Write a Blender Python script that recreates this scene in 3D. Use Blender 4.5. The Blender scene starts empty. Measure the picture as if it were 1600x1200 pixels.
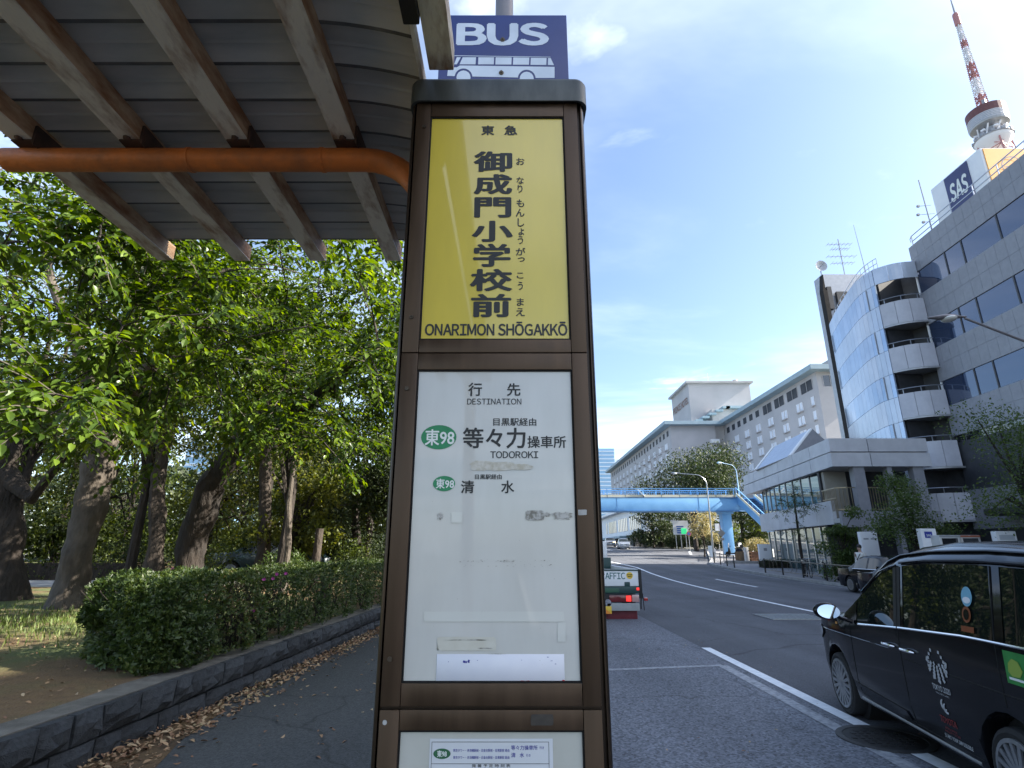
import bpy, bmesh, math, random
import numpy as np
from math import sin, cos, pi, radians, atan2, sqrt, tan
from mathutils import Vector, Matrix
random.seed(7); rng = np.random.default_rng(7)
S = bpy.context.scene; C = S.collection
CZ = 1.68                      # eye height above the carriageway
PITCH = radians(16.8)
# ---------------------------------------------------------------- camera
cd = bpy.data.cameras.new('camera'); cam = bpy.data.objects.new('camera', cd); C.objects.link(cam)
cam.location = (0, 0, CZ); cam.rotation_euler = (radians(90) + PITCH, 0, 0)
cd.sensor_width = 36; cd.lens = 861 / 1600 * 36; cd.clip_start = 0.05; cd.clip_end = 3000
S.camera = cam
# ---------------------------------------------------------------- world, sun, exposure
SUN_EL, SUN_AZ = radians(34.4), radians(93)      # azimuth clockwise from +Y (the way the road runs)
W = bpy.data.worlds.new("World"); S.world = W; W.use_nodes = True
nt = W.node_tree; nt.nodes.clear()
out = nt.nodes.new('ShaderNodeOutputWorld'); bg = nt.nodes.new('ShaderNodeBackground')
sky = nt.nodes.new('ShaderNodeTexSky'); sky.sky_type = 'NISHITA'; sky.sun_disc = False
sky.sun_elevation = SUN_EL; sky.sun_rotation = SUN_AZ; sky.altitude = 0; sky.air_density = 1.0; sky.dust_density = 1.7; sky.ozone_density = 2.6
bg.inputs['Strength'].default_value = 0.085
tc = nt.nodes.new('ShaderNodeTexCoord'); sep = nt.nodes.new('ShaderNodeSeparateXYZ'); nt.links.new(tc.outputs['Generated'], sep.inputs[0])
mx = nt.nodes.new('ShaderNodeMath'); mx.operation = 'MAXIMUM'; mx.inputs[1].default_value = 0.06; nt.links.new(sep.outputs[2], mx.inputs[0])
dv = []
for k in (0, 1):
    d = nt.nodes.new('ShaderNodeMath'); d.operation = 'DIVIDE'; nt.links.new(sep.outputs[k], d.inputs[0]); nt.links.new(mx.outputs[0], d.inputs[1]); dv.append(d)
cmb = nt.nodes.new('ShaderNodeCombineXYZ'); nt.links.new(dv[0].outputs[0], cmb.inputs[0]); nt.links.new(dv[1].outputs[0], cmb.inputs[1])
def cloud(scale, rot, st, lo, hi, dist=0.4, off=(0, 0, 0)):
    mp = nt.nodes.new('ShaderNodeMapping'); mp.inputs['Rotation'].default_value = (0, 0, rot); mp.inputs['Scale'].default_value = (1, st, 1); mp.inputs['Location'].default_value = off
    nt.links.new(cmb.outputs[0], mp.inputs[0])
    n = nt.nodes.new('ShaderNodeTexNoise'); n.inputs['Scale'].default_value = scale; n.inputs['Detail'].default_value = 7; n.inputs['Roughness'].default_value = .55; n.inputs['Distortion'].default_value = dist
    nt.links.new(mp.outputs[0], n.inputs[0])
    r = nt.nodes.new('ShaderNodeMapRange'); r.interpolation_type = 'SMOOTHSTEP'; r.inputs[1].default_value = lo; r.inputs[2].default_value = hi
    nt.links.new(n.outputs[0], r.inputs[0]); return r
c1 = cloud(0.35, 0.5, 1.6, 0.41, 0.86, 0.3, (3.1, 1.2, 0)); c2 = cloud(1.3, 0.2, 1.1, 0.58, 0.86, 0.2, (0.4, 5.2, 0))
mxx = nt.nodes.new('ShaderNodeMath'); mxx.operation = 'MAXIMUM'; nt.links.new(c1.outputs[0], mxx.inputs[0]); nt.links.new(c2.outputs[0], mxx.inputs[1])
ml = nt.nodes.new('ShaderNodeMath'); ml.operation = 'MULTIPLY'; ml.inputs[1].default_value = 0.85; nt.links.new(mxx.outputs[0], ml.inputs[0])
mixc = nt.nodes.new('ShaderNodeMix'); mixc.data_type = 'RGBA'; mixc.inputs[7].default_value = (8.2, 8.6, 9.2, 1)
nt.links.new(ml.outputs[0], mixc.inputs[0]); nt.links.new(sky.outputs[0], mixc.inputs[6])
nt.links.new(mixc.outputs[2], bg.inputs[0]); nt.links.new(bg.outputs[0], out.inputs[0])
sd = bpy.data.lights.new('sun', 'SUN'); sd.energy = 5.0; sd.angle = radians(0.53); sd.color = (1.0, .93, .82)
so = bpy.data.objects.new('sun', sd); C.objects.link(so)
sdir = Vector((sin(SUN_AZ) * cos(SUN_EL), cos(SUN_AZ) * cos(SUN_EL), sin(SUN_EL)))
so.rotation_euler = sdir.to_track_quat('Z', 'Y').to_euler(); so.location = (60, 0, 60)
S.view_settings.view_transform = 'Standard'; S.view_settings.look = 'None'; S.view_settings.gamma = 1; S.view_settings.use_curve_mapping = False
S.view_settings.exposure = 2.0
S.render.engine = 'CYCLES'
S.cycles.max_bounces = 8; S.cycles.transparent_max_bounces = 8; S.cycles.use_denoising = True
# ---------------------------------------------------------------- materials
MATS = {}
def nodes(name):
    m = bpy.data.materials.new(name); m.use_nodes = True; t = m.node_tree
    b = t.nodes['Principled BSDF']; MATS[name] = m
    return m, t, b
def M(name, c1, c2=None, scale=4., rough=.6, metal=0., bump=0., bscale=60., spec=.5, coat=0., detail=5., lo=.35, hi=.65, island=0., stretch=(1, 1, 1), r2=None, bdist=.02):
    """principled surface; c1/c2 mottled by noise in object space, optional fine relief and per-piece tone"""
    m, t, b = nodes(name); L = t.links
    b.inputs['Roughness'].default_value = rough; b.inputs['Metallic'].default_value = metal
    b.inputs['Specular IOR Level'].default_value = spec; b.inputs['Coat Weight'].default_value = coat; b.inputs['Coat Roughness'].default_value = .03
    tc = t.nodes.new('ShaderNodeTexCoord'); mp = t.nodes.new('ShaderNodeMapping'); mp.inputs['Scale'].default_value = stretch; L.new(tc.outputs['Object'], mp.inputs[0])
    col = None
    if c2 is None and island:
        c2 = c1
    if c2 is not None:
        n = t.nodes.new('ShaderNodeTexNoise'); n.inputs['Scale'].default_value = scale; n.inputs['Detail'].default_value = detail; n.inputs['Roughness'].default_value = .6
        L.new(mp.outputs[0], n.inputs[0])
        r = t.nodes.new('ShaderNodeMapRange'); r.inputs[1].default_value = lo; r.inputs[2].default_value = hi; L.new(n.outputs[0], r.inputs[0])
        x = t.nodes.new('ShaderNodeMix'); x.data_type = 'RGBA'; x.inputs[6].default_value = (*c1, 1); x.inputs[7].default_value = (*c2, 1)
        L.new(r.outputs[0], x.inputs[0]); col = x.outputs[2]
        if r2 is not None:
            rr = t.nodes.new('ShaderNodeMapRange'); rr.inputs[3].default_value = rough; rr.inputs[4].default_value = r2; L.new(r.outputs[0], rr.inputs[0]); L.new(rr.outputs[0], b.inputs['Roughness'])
        if island:
            oi = t.nodes.new('ShaderNodeObjectInfo'); gi = t.nodes.new('ShaderNodeNewGeometry')
            ad = t.nodes.new('ShaderNodeMath'); ad.operation = 'ADD'; L.new(oi.outputs['Random'], ad.inputs[0]); L.new(gi.outputs['Random Per Island'], ad.inputs[1])
            fr = t.nodes.new('ShaderNodeMath'); fr.operation = 'FRACT'; L.new(ad.outputs[0], fr.inputs[0])
            rg = t.nodes.new('ShaderNodeMapRange'); rg.inputs[3].default_value = 1 - island; rg.inputs[4].default_value = 1 + island; L.new(fr.outputs[0], rg.inputs[0])
            hs = t.nodes.new('ShaderNodeHueSaturation'); L.new(rg.outputs[0], hs.inputs['Value']); L.new(col, hs.inputs['Color']); col = hs.outputs[0]
        L.new(col, b.inputs['Base Color'])
    else:
        b.inputs['Base Color'].default_value = (*c1, 1)
    if bump:
        n2 = t.nodes.new('ShaderNodeTexNoise'); n2.inputs['Scale'].default_value = bscale; n2.inputs['Detail'].default_value = 4; L.new(mp.outputs[0], n2.inputs[0])
        bp = t.nodes.new('ShaderNodeBump'); bp.inputs['Strength'].default_value = bump; bp.inputs['Distance'].default_value = bdist
        L.new(n2.outputs[0], bp.inputs['Height']); L.new(bp.outputs[0], b.inputs['Normal'])
    return m
def leafmat(name, stops, rough=.42, trans=.45):
    """leaf: tone differs leaf by leaf and slowly over the crown; light passes through"""
    m, t, b = nodes(name); L = t.links
    gi = t.nodes.new('ShaderNodeNewGeometry'); cr = t.nodes.new('ShaderNodeValToRGB'); e = cr.color_ramp.elements
    e[0].position, e[0].color = stops[0][0], (*stops[0][1], 1); e[1].position, e[1].color = stops[-1][0], (*stops[-1][1], 1)
    for p, c in stops[1:-1]:
        k = e.new(p); k.color = (*c, 1)
    tc = t.nodes.new('ShaderNodeTexCoord'); n = t.nodes.new('ShaderNodeTexNoise'); n.inputs['Scale'].default_value = .9; n.inputs['Detail'].default_value = 2; L.new(tc.outputs['Object'], n.inputs[0])
    a = t.nodes.new('ShaderNodeMath'); a.operation = 'MULTIPLY_ADD'; a.inputs[1].default_value = .7; L.new(gi.outputs['Random Per Island'], a.inputs[0])
    s = t.nodes.new('ShaderNodeMath'); s.operation = 'MULTIPLY_ADD'; s.inputs[1].default_value = 1.1; s.inputs[2].default_value = -.4; L.new(n.outputs[0], s.inputs[0]); L.new(s.outputs[0], a.inputs[2])
    L.new(a.outputs[0], cr.inputs[0]); L.new(cr.outputs[0], b.inputs['Base Color']); b.inputs['Roughness'].default_value = rough
    if trans:
        tr = t.nodes.new('ShaderNodeBsdfTranslucent'); hs = t.nodes.new('ShaderNodeHueSaturation'); hs.inputs['Hue'].default_value = .485; hs.inputs['Saturation'].default_value = 1.15; hs.inputs['Value'].default_value = 1.5
        L.new(cr.outputs[0], hs.inputs['Color']); L.new(hs.outputs[0], tr.inputs[0])
        mxs = t.nodes.new('ShaderNodeMixShader'); mxs.inputs[0].default_value = trans
        L.new(b.outputs[0], mxs.inputs[1]); L.new(tr.outputs[0], mxs.inputs[2]); L.new(mxs.outputs[0], t.nodes['Material Output'].inputs[0])
    return m
def glassmat(name, tint, rough=.03, spec=.9, metal=0., coat=.6):
    m, t, b = nodes(name); b.inputs['Base Color'].default_value = (*tint, 1); b.inputs['Roughness'].default_value = rough
    b.inputs['Specular IOR Level'].default_value = spec; b.inputs['Metallic'].default_value = metal; b.inputs['Coat Weight'].default_value = coat; b.inputs['Coat Roughness'].default_value = .02
    return m
def emit(name, c, s):
    m, t, b = nodes(name); b.inputs['Base Color'].default_value = (*c, 1); b.inputs['Emission Color'].default_value = (*c, 1); b.inputs['Emission Strength'].default_value = s
    return m
# ---------------------------------------------------------------- mesh helpers
XF = {}
def xf_of(o): return XF.get(o.name, Matrix.Identity(4))
def link(o, parent=None):
    C.objects.link(o)
    if parent is not None:
        o.parent = parent; XF[o.name] = xf_of(parent)
    return o
def tag(o, label, cat, group=None, kind=None):
    if label: o['label'] = label
    if cat: o['category'] = cat
    if group: o['group'] = group
    if kind: o['kind'] = kind
    return o
def thing(name, label, cat, loc=(0, 0, 0), rot=0., group=None):
    o = bpy.data.objects.new(name, None); C.objects.link(o); o.empty_display_size = .2
    o.location = loc; o.rotation_euler = (0, 0, rot)
    XF[o.name] = Matrix.Translation(loc) @ Matrix.Rotation(rot, 4, 'Z')
    return tag(o, label, cat, group)
def copy_thing(o, loc, rot=None, label=None):
    def cp(s, par):
        c = s.copy(); C.objects.link(c)
        if par is not None: c.parent = par
        for ch in s.children: cp(ch, c)
        return c
    r = cp(o, None); r.location = loc
    if rot is not None: r.rotation_euler = (0, 0, rot)
    if label: r['label'] = label
    return r
class MB:
    def __init__(s): s.v = []; s.f = []; s.m = []
    def add(s, vs, fs, mat=0):
        n = len(s.v); s.v += [tuple(p) for p in vs]; s.f += [tuple(i + n for i in f) for f in fs]; s.m += [mat] * len(fs); return s
    def box(s, x0, x1, y0, y1, z0, z1, mat=0):
        return s.add([(x0, y0, z0), (x1, y0, z0), (x1, y1, z0), (x0, y1, z0), (x0, y0, z1), (x1, y0, z1), (x1, y1, z1), (x0, y1, z1)],
                     [(0, 3, 2, 1), (4, 5, 6, 7), (0, 1, 5, 4), (1, 2, 6, 5), (2, 3, 7, 6), (3, 0, 4, 7)], mat)
    def obox(s, c, sz, R, mat=0):
        c = Vector(c); hx, hy, hz = (k / 2 for k in sz)
        vs = [c + R @ Vector((a * hx, b * hy, d * hz)) for d in (-1, 1) for a, b in ((-1, -1), (1, -1), (1, 1), (-1, 1))]
        return s.add(vs, [(0, 3, 2, 1), (4, 5, 6, 7), (0, 1, 5, 4), (1, 2, 6, 5), (2, 3, 7, 6), (3, 0, 4, 7)], mat)
    def bar(s, a, b, w, h, mat=0):
        a = Vector(a); b = Vector(b); d = b - a; L = d.length
        if L < 1e-6: return s
        R = d.to_track_quat('X', 'Z').to_matrix()
        return s.obox((a + b) / 2, (L, w, h), R, mat)
    def prism(s, poly, fn, a, b, mat=0):
        n = len(poly); vs = [fn(p, q, a) for p, q in poly] + [fn(p, q, b) for p, q in poly]
        fs = [tuple(range(n - 1, -1, -1)), tuple(range(n, 2 * n))] + [(i, (i + 1) % n, (i + 1) % n + n, i + n) for i in range(n)]
        return s.add(vs, fs, mat)
    def tube(s, path, r, n=8, mat=0, caps=True):
        P = [Vector(p) for p in path]; k = len(P); rs = r if isinstance(r, (list, tuple)) else [r] * k
        vs = []; up = None
        for i in range(k):
            d = (P[min(i + 1, k - 1)] - P[max(i - 1, 0)]).normalized()
            if up is None:
                up = Vector((0, 0, 1)) if abs(d.z) < .9 else Vector((0, 1, 0))
            x = d.cross(up)
            if x.length < 1e-4: x = d.orthogonal()
            x.normalize(); up = x.cross(d).normalized()
            vs += [P[i] + x * (rs[i] * cos(2 * pi * j / n)) + up * (rs[i] * sin(2 * pi * j / n)) for j in range(n)]
        fs = [(i * n + j, i * n + (j + 1) % n, (i + 1) * n + (j + 1) % n, (i + 1) * n + j) for i in range(k - 1) for j in range(n)]
        if caps: fs += [tuple(range(n - 1, -1, -1)), tuple(range((k - 1) * n, k * n))]
        return s.add(vs, fs, mat)
    def lathe(s, prof, c=(0, 0, 0), n=16, axis='Z', mat=0):
        vs = []
        for r, z in prof:
            for j in range(n):
                a = 2 * pi * j / n; p = (r * cos(a), r * sin(a), z)
                if axis == 'Y': p = (p[0], p[2], p[1])
                if axis == 'X': p = (p[2], p[0], p[1])
                vs.append((c[0] + p[0], c[1] + p[1], c[2] + p[2]))
        k = len(prof)
        fs = [(i * n + j, i * n + (j + 1) % n, (i + 1) * n + (j + 1) % n, (i + 1) * n + j) for i in range(k - 1) for j in range(n)]
        fs += [tuple(range(n - 1, -1, -1)), tuple(range((k - 1) * n, k * n))]
        return s.add(vs, fs, mat)
    def quad(s, a, b, c, d, mat=0): return s.add([a, b, c, d], [(0, 1, 2, 3)], mat)
    def sphere(s, c, r, n=10, k=6, mat=0):
        rr = r if isinstance(r, (tuple, list)) else (r, r, r)
        prof = [(sin(pi * i / k), -cos(pi * i / k)) for i in range(k + 1)]
        vs = [(c[0] + rr[0] * p * cos(2 * pi * j / n), c[1] + rr[1] * p * sin(2 * pi * j / n), c[2] + rr[2] * q) for p, q in prof for j in range(n)]
        fs = [(i * n + j, i * n + (j + 1) % n, (i + 1) * n + (j + 1) % n, (i + 1) * n + j) for i in range(k) for j in range(n)]
        return s.add(vs, fs, mat)
    def mesh(s, name, mats, inv=None, smooth=False, bevel=0., seg=2):
        me = bpy.data.meshes.new(name); vs = s.v
        if inv is not None: vs = [tuple(inv @ Vector(p)) for p in vs]
        me.from_pydata(vs, [], s.f)
        for m in (mats if isinstance(mats, (list, tuple)) else [mats]): me.materials.append(m)
        if any(s.m): me.polygons.foreach_set('material_index', s.m)
        bm = bmesh.new(); bm.from_mesh(me)
        bmesh.ops.recalc_face_normals(bm, faces=bm.faces)
        if bevel:
            ed = [e for e in bm.edges if len(e.link_faces) == 2 and e.calc_face_angle(0) > .5]
            bmesh.ops.bevel(bm, geom=ed, offset=bevel, segments=seg, affect='EDGES', profile=.6, clamp_overlap=True)
        bm.to_mesh(me); bm.free()
        if smooth or bevel:
            me.polygons.foreach_set('use_smooth', [True] * len(me.polygons))
            me.set_sharp_from_angle(angle=radians(35 if not bevel else 50))
        return me
    def build(s, name, mats, parent=None, smooth=False, bevel=0., local=False, seg=2):
        inv = xf_of(parent).inverted() if (parent is not None and not local) else None
        o = bpy.data.objects.new(name, s.mesh(name, mats, inv, smooth, bevel, seg)); return link(o, parent)
def npmesh(name, V, F, mat, parent=None, smooth=False):
    """V (n,3), F (m,k) arrays -> mesh object, quick"""
    if parent is not None:
        inv = np.array(xf_of(parent).inverted()); V = V @ inv[:3, :3].T + inv[:3, 3]
    me = bpy.data.meshes.new(name); k = F.shape[1]
    me.vertices.add(len(V)); me.vertices.foreach_set('co', V.astype(np.float32).ravel())
    me.loops.add(F.size); me.loops.foreach_set('vertex_index', F.astype(np.int32).ravel())
    me.polygons.add(len(F)); me.polygons.foreach_set('loop_start', np.arange(0, F.size, k, dtype=np.int32)); me.polygons.foreach_set('loop_total', np.full(len(F), k, dtype=np.int32))
    if smooth: me.polygons.foreach_set('use_smooth', [True] * len(F))
    me.update(calc_edges=True); me.validate()
    me.materials.append(mat); o = bpy.data.objects.new(name, me); return link(o, parent)
def nrm(a): return a / np.maximum(np.linalg.norm(a, axis=1, keepdims=True), 1e-9)
def leaf_arrays(P, D, N, L, wr=.5, fold=.25, hi=False):
    """one small folded leaf per row"""
    D = nrm(D); Sd = nrm(np.cross(D, N)); N = np.cross(Sd, D); L = L[:, None]; w = L * wr * .5
    if hi:
        dr = -.10 * L
        pts = [P, P + D * L * .28 - Sd * w * .85 + N * fold * w, P + D * L * .62 - Sd * w * .8 + N * (fold * w + dr * .3),
               P + D * L + N * dr, P + D * L * .62 + Sd * w * .8 + N * (fold * w + dr * .3), P + D * L * .28 + Sd * w * .85 + N * fold * w,
               P + D * L * .3, P + D * L * .62 + N * dr * .3]
        F = np.array([(0, 1, 6, 6), (1, 2, 7, 6), (2, 3, 7, 7), (0, 6, 5, 5), (6, 7, 4, 5), (7, 3, 4, 4)])
        tri = np.array([(0, 6, 1), (1, 6, 2), (6, 7, 2), (2, 7, 3), (0, 5, 6), (5, 4, 6), (6, 4, 7), (7, 4, 3)])
    else:
        pts = [P, P + D * L * .5 - Sd * w + N * fold * w, P + D * L, P + D * L * .5 + Sd * w + N * fold * w]
        tri = np.array([(0, 2, 1), (0, 3, 2)])
    k = len(pts); V = np.stack(pts, 1).reshape(-1, 3)
    F = (tri[None] + (np.arange(len(P)) * k)[:, None, None]).reshape(-1, 3)
    return V, F
def leaves(name, P, D, N, L, mat, parent=None, wr=.5, fold=.3, hi=False):
    V, F = leaf_arrays(P, D, N, L, wr, fold, hi); return npmesh(name, V, F, mat, parent)
def text_mesh(body, bold=0., italic=0.):
    c = bpy.data.curves.new('lettering', 'FONT'); c.body = body; c.size = 1; c.offset = bold; c.shear = italic; c.resolution_u = 3
    o = bpy.data.objects.new('lettering', c); C.objects.link(o)
    me = bpy.data.meshes.new_from_object(o.evaluated_get(bpy.context.evaluated_depsgraph_get()))
    bpy.data.objects.remove(o); bpy.data.curves.remove(c)
    n = len(me.vertices); co = np.empty(n * 3, np.float32); me.vertices.foreach_get('co', co); co = co.reshape(-1, 3)
    fs = [tuple(p.vertices) for p in me.polygons]; bpy.data.meshes.remove(me); return co, fs
TXT = {}
def glyphs(body):
    """outline of a line of text; plain capitals and digits are set letter by letter from the wide sans forms"""
    if all(c in 'ABCDEFGHIJKLMNOPQRSTUVWXYZ0123456789 ŌＯ.-&' for c in body):
        V = []; F = []; x = 0.; n = 0
        for c in body:
            if c == ' ': x += .26; continue
            base = 'O' if c == 'Ō' else c
            co, fs = TXT.setdefault(('raw', base), text_mesh(chr(ord(base) + 0xFEE0)))
            a, b_ = co.min(0), co.max(0); q = co.copy(); q[:, 0] += x - a[0]; V.append(q); F += [tuple(i + n for i in f) for f in fs]; n += len(q)
            if c == 'Ō':
                w = b_[0] - a[0]; bar = np.array([(x + w * .2, b_[1] + .07, 0), (x + w * .8, b_[1] + .07, 0), (x + w * .8, b_[1] + .14, 0), (x + w * .2, b_[1] + .14, 0)], np.float32); V.append(bar); F.append((n, n + 1, n + 2, n + 3)); n += 4
            x += b_[0] - a[0] + (.10 if c not in 'AKTV' else .05)
        return np.concatenate(V), F
    return text_mesh(body)
def put_text(mb, body, o, ex, ez, w, h, bold=.012, italic=0., mat=0):
    """lettering stretched into the box o..o+ex*w+ez*h; weight from shifted strikes of the same outline"""
    key = (body, bold, italic)
    if key not in TXT:
        co, fs = glyphs(body)
        if italic: co = co.copy(); co[:, 0] += co[:, 1] * italic
        V = [co]; F = list(fs); n = len(co)
        if bold:
            for k in range(6):
                q = co.copy(); q[:, 0] += bold * cos(k * pi / 3); q[:, 1] += bold * .8 * sin(k * pi / 3); q[:, 2] += .0006 * (k + 1); V.append(q); F += [tuple(i + n for i in f) for f in fs]; n += len(co)
        TXT[key] = (np.concatenate(V), F)
    co, fs = TXT[key]; a, b = co.min(0), co.max(0); o = Vector(o); ex = Vector(ex); ez = Vector(ez); nn = ex.cross(ez); sc = h / max(1e-6, b[1] - a[1])
    mb.add([o + ex * (float((p[0] - a[0]) / (b[0] - a[0])) * w) + ez * (float((p[1] - a[1]) / max(1e-6, b[1] - a[1])) * h) + nn * (float(p[2]) * sc * .5) for p in co], fs, mat)
def lerp(a, b, t): return a + (b - a) * t
def pw(x, pts):
    return float(np.interp(x, [p[0] for p in pts], [p[1] for p in pts]))
def ray(px, py):
    """direction measured off the photograph (1600 x 1200), used with a real distance"""
    u = (px - 800) / 861; w = (600 - py) / 861
    return Vector((u, cos(PITCH) - w * sin(PITCH), sin(PITCH) + w * cos(PITCH)))
def at_y(px, py, y): d = ray(px, py); return Vector((0, 0, CZ)) + d * (y / d.y)
def at_x(px, py, x): d = ray(px, py); return Vector((0, 0, CZ)) + d * (x / d.x)
def g(y):                       # the road climbs gently towards the crossing
    if y < 22: return 0.
    if y < 42: return .0009 * (y - 22) ** 2
    return .36 + .036 * (min(y, 160) - 42)
# ---------------------------------------------------------------- the palette
def asphalt(name, ca, cb, grain=260., speck=.5):
    m, t, b = nodes(name); L = t.links; tc = t.nodes.new('ShaderNodeTexCoord')
    n1 = t.nodes.new('ShaderNodeTexNoise'); n1.inputs['Scale'].default_value = .45; n1.inputs['Detail'].default_value = 6; L.new(tc.outputs['Object'], n1.inputs[0])
    v = t.nodes.new('ShaderNodeTexVoronoi'); v.inputs['Scale'].default_value = grain * .4; L.new(tc.outputs['Object'], v.inputs[0])
    n2 = t.nodes.new('ShaderNodeTexNoise'); n2.inputs['Scale'].default_value = grain; n2.inputs['Detail'].default_value = 3; L.new(tc.outputs['Object'], n2.inputs[0])
    x = t.nodes.new('ShaderNodeMix'); x.data_type = 'RGBA'; x.inputs[6].default_value = (*ca, 1); x.inputs[7].default_value = (*cb, 1)
    r = t.nodes.new('ShaderNodeMapRange'); r.inputs[1].default_value = .3; r.inputs[2].default_value = .7; L.new(n1.outputs[0], r.inputs[0]); L.new(r.outputs[0], x.inputs[0])
    hs = t.nodes.new('ShaderNodeHueSaturation'); L.new(x.outputs[2], hs.inputs['Color'])
    r2 = t.nodes.new('ShaderNodeMapRange'); r2.inputs[3].default_value = 1 - speck; r2.inputs[4].default_value = 1 + speck; L.new(v.outputs['Color'], r2.inputs[0]); L.new(r2.outputs[0], hs.inputs['Value'])
    mp = t.nodes.new('ShaderNodeMapping'); mp.inputs['Scale'].default_value = (1.1, .06, 1); L.new(tc.outputs['Object'], mp.inputs[0])
    n3 = t.nodes.new('ShaderNodeTexNoise'); n3.inputs['Scale'].default_value = 1.; n3.inputs['Detail'].default_value = 3; L.new(mp.outputs[0], n3.inputs[0])
    r3 = t.nodes.new('ShaderNodeMapRange'); r3.inputs[1].default_value = .35; r3.inputs[2].default_value = .65; r3.inputs[3].default_value = .80; r3.inputs[4].default_value = 1.14; L.new(n3.outputs[0], r3.inputs[0])
    nd = t.nodes.new('ShaderNodeTexNoise'); nd.inputs['Scale'].default_value = 1.3; nd.inputs['Detail'].default_value = 4; L.new(tc.outputs['Object'], nd.inputs[0])
    va = t.nodes.new('ShaderNodeVectorMath'); va.operation = 'MULTIPLY_ADD'; va.inputs[1].default_value = (.9, .9, 0); L.new(nd.outputs['Color'], va.inputs[0]); L.new(tc.outputs['Object'], va.inputs[2])
    vc = t.nodes.new('ShaderNodeTexVoronoi'); vc.feature = 'DISTANCE_TO_EDGE'; vc.inputs['Scale'].default_value = .22; L.new(va.outputs[0], vc.inputs[0])
    rc = t.nodes.new('ShaderNodeMapRange'); rc.inputs[1].default_value = .0; rc.inputs[2].default_value = .006; rc.inputs[3].default_value = .55; rc.inputs[4].default_value = 1.; L.new(vc.outputs[0], rc.inputs[0])
    n4 = t.nodes.new('ShaderNodeTexNoise'); n4.inputs['Scale'].default_value = .9; n4.inputs['Detail'].default_value = 7; n4.inputs['Roughness'].default_value = .7; L.new(tc.outputs['Object'], n4.inputs[0])
    r4 = t.nodes.new('ShaderNodeMapRange'); r4.inputs[1].default_value = .62; r4.inputs[2].default_value = .72; r4.inputs[3].default_value = 1.; r4.inputs[4].default_value = .78; L.new(n4.outputs[0], r4.inputs[0])
    k1 = t.nodes.new('ShaderNodeMath'); k1.operation = 'MULTIPLY'; L.new(r3.outputs[0], k1.inputs[0]); L.new(rc.outputs[0], k1.inputs[1])
    k2 = t.nodes.new('ShaderNodeMath'); k2.operation = 'MULTIPLY'; L.new(k1.outputs[0], k2.inputs[0]); L.new(r4.outputs[0], k2.inputs[1])
    h2 = t.nodes.new('ShaderNodeHueSaturation'); L.new(hs.outputs[0], h2.inputs['Color']); L.new(k2.outputs[0], h2.inputs['Value'])
    L.new(h2.outputs[0], b.inputs['Base Color']); b.inputs['Roughness'].default_value = .82; b.inputs['Specular IOR Level'].default_value = .4
    bp = t.nodes.new('ShaderNodeBump'); bp.inputs['Strength'].default_value = .5; bp.inputs['Distance'].default_value = .012
    L.new(n2.outputs[0], bp.inputs['Height']); L.new(bp.outputs[0], b.inputs['Normal']); return m
m_road = asphalt('asphalt', (.066, .071, .083), (.094, .099, .113), 200, .35)
m_bay = asphalt('coarse asphalt', (.112, .122, .146), (.152, .164, .19), 120, .65)
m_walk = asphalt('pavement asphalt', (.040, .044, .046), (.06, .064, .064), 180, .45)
m_walk2 = M('paving', (.17, .17, .18), (.24, .24, .25), 1.2, .8, bump=.2, bscale=30)
m_kerb = M('kerb concrete', (.25, .25, .25), (.36, .36, .35), 3, .85, bump=.2)
m_line = M('road paint', (.62, .66, .70), (.80, .83, .86), 9, .6, bump=.2, bscale=150)
m_linew = M('worn road paint', (.15, .16, .18), (.36, .38, .41), 14, .75, bump=.25, bscale=150, lo=.3, hi=.6)
m_soil = M('soil', (.055, .035, .018), (.14, .085, .035), 2.2, .95, bump=.8, bscale=40, detail=9)
m_ground = M('far ground', (.07, .075, .06), (.11, .11, .10), .3, .95)
m_stone = M('dark stone', (.016, .019, .022), (.040, .045, .050), 7, .8, bump=.7, bscale=28, island=.3, detail=8)
m_coping = M('coping concrete', (.075, .07, .058), (.15, .14, .12), 5, .9, bump=.5, bscale=70, detail=9)
m_brown = M('bronze anodised metal', (.062, .039, .023), (.098, .062, .038), 3, .34, .55, stretch=(8, 8, .7), lo=.3, hi=.75, r2=.5)
m_brownd = M('dark bronze metal', (.030, .021, .014), (.050, .034, .022), 4, .33, .6)
m_capm = M('dark grey green cap', (.045, .05, .046), (.085, .09, .082), 6, .42, .3, stretch=(3, 3, 1))
m_black = M('black rubber', (.012, .012, .013), None, rough=.6)
m_gapdark = M('dark gap', (.006, .006, .006), None, rough=.9)
m_screw = M('screw steel', (.10, .08, .06), None, rough=.4, metal=.8)
def panelmat(name, c1, c2):
    m = M(name, c1, c2, 3.2, .38, coat=1., lo=.35, hi=.8, stretch=(2.2, 1, .6)); return m
m_yellow = panelmat('yellow acrylic', (.68, .535, .062), (.55, .435, .06))
m_white = panelmat('white acrylic', (.60, .60, .565), (.50, .495, .455))
m_white2 = panelmat('aged white acrylic', (.53, .53, .48), (.44, .44, .385))
m_paper = M('paper', (.64, .66, .69), (.58, .6, .62), 4, .7)
m_ink = M('black ink', (.018, .020, .020), None, rough=.5)
m_inkblue = M('blue ink', (.05, .05, .28), None, rough=.6)
m_green = M('green ink', (.015, .20, .075), (.02, .25, .10), 40, .45)
m_greend = M('dark green ink', (.02, .12, .05), None, rough=.5)
m_inkwhite = M('white ink', (.72, .75, .72), None, rough=.5)
m_resid = M('glue residue', (.46, .43, .34), (.60, .58, .52), 60, .8, lo=.35, hi=.6)
m_residg = M('dirty residue', (.20, .19, .16), (.50, .49, .46), 90, .8, lo=.38, hi=.58)
m_tape = M('yellowed tape', (.54, .52, .44), (.60, .59, .52), 25, .55)
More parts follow.
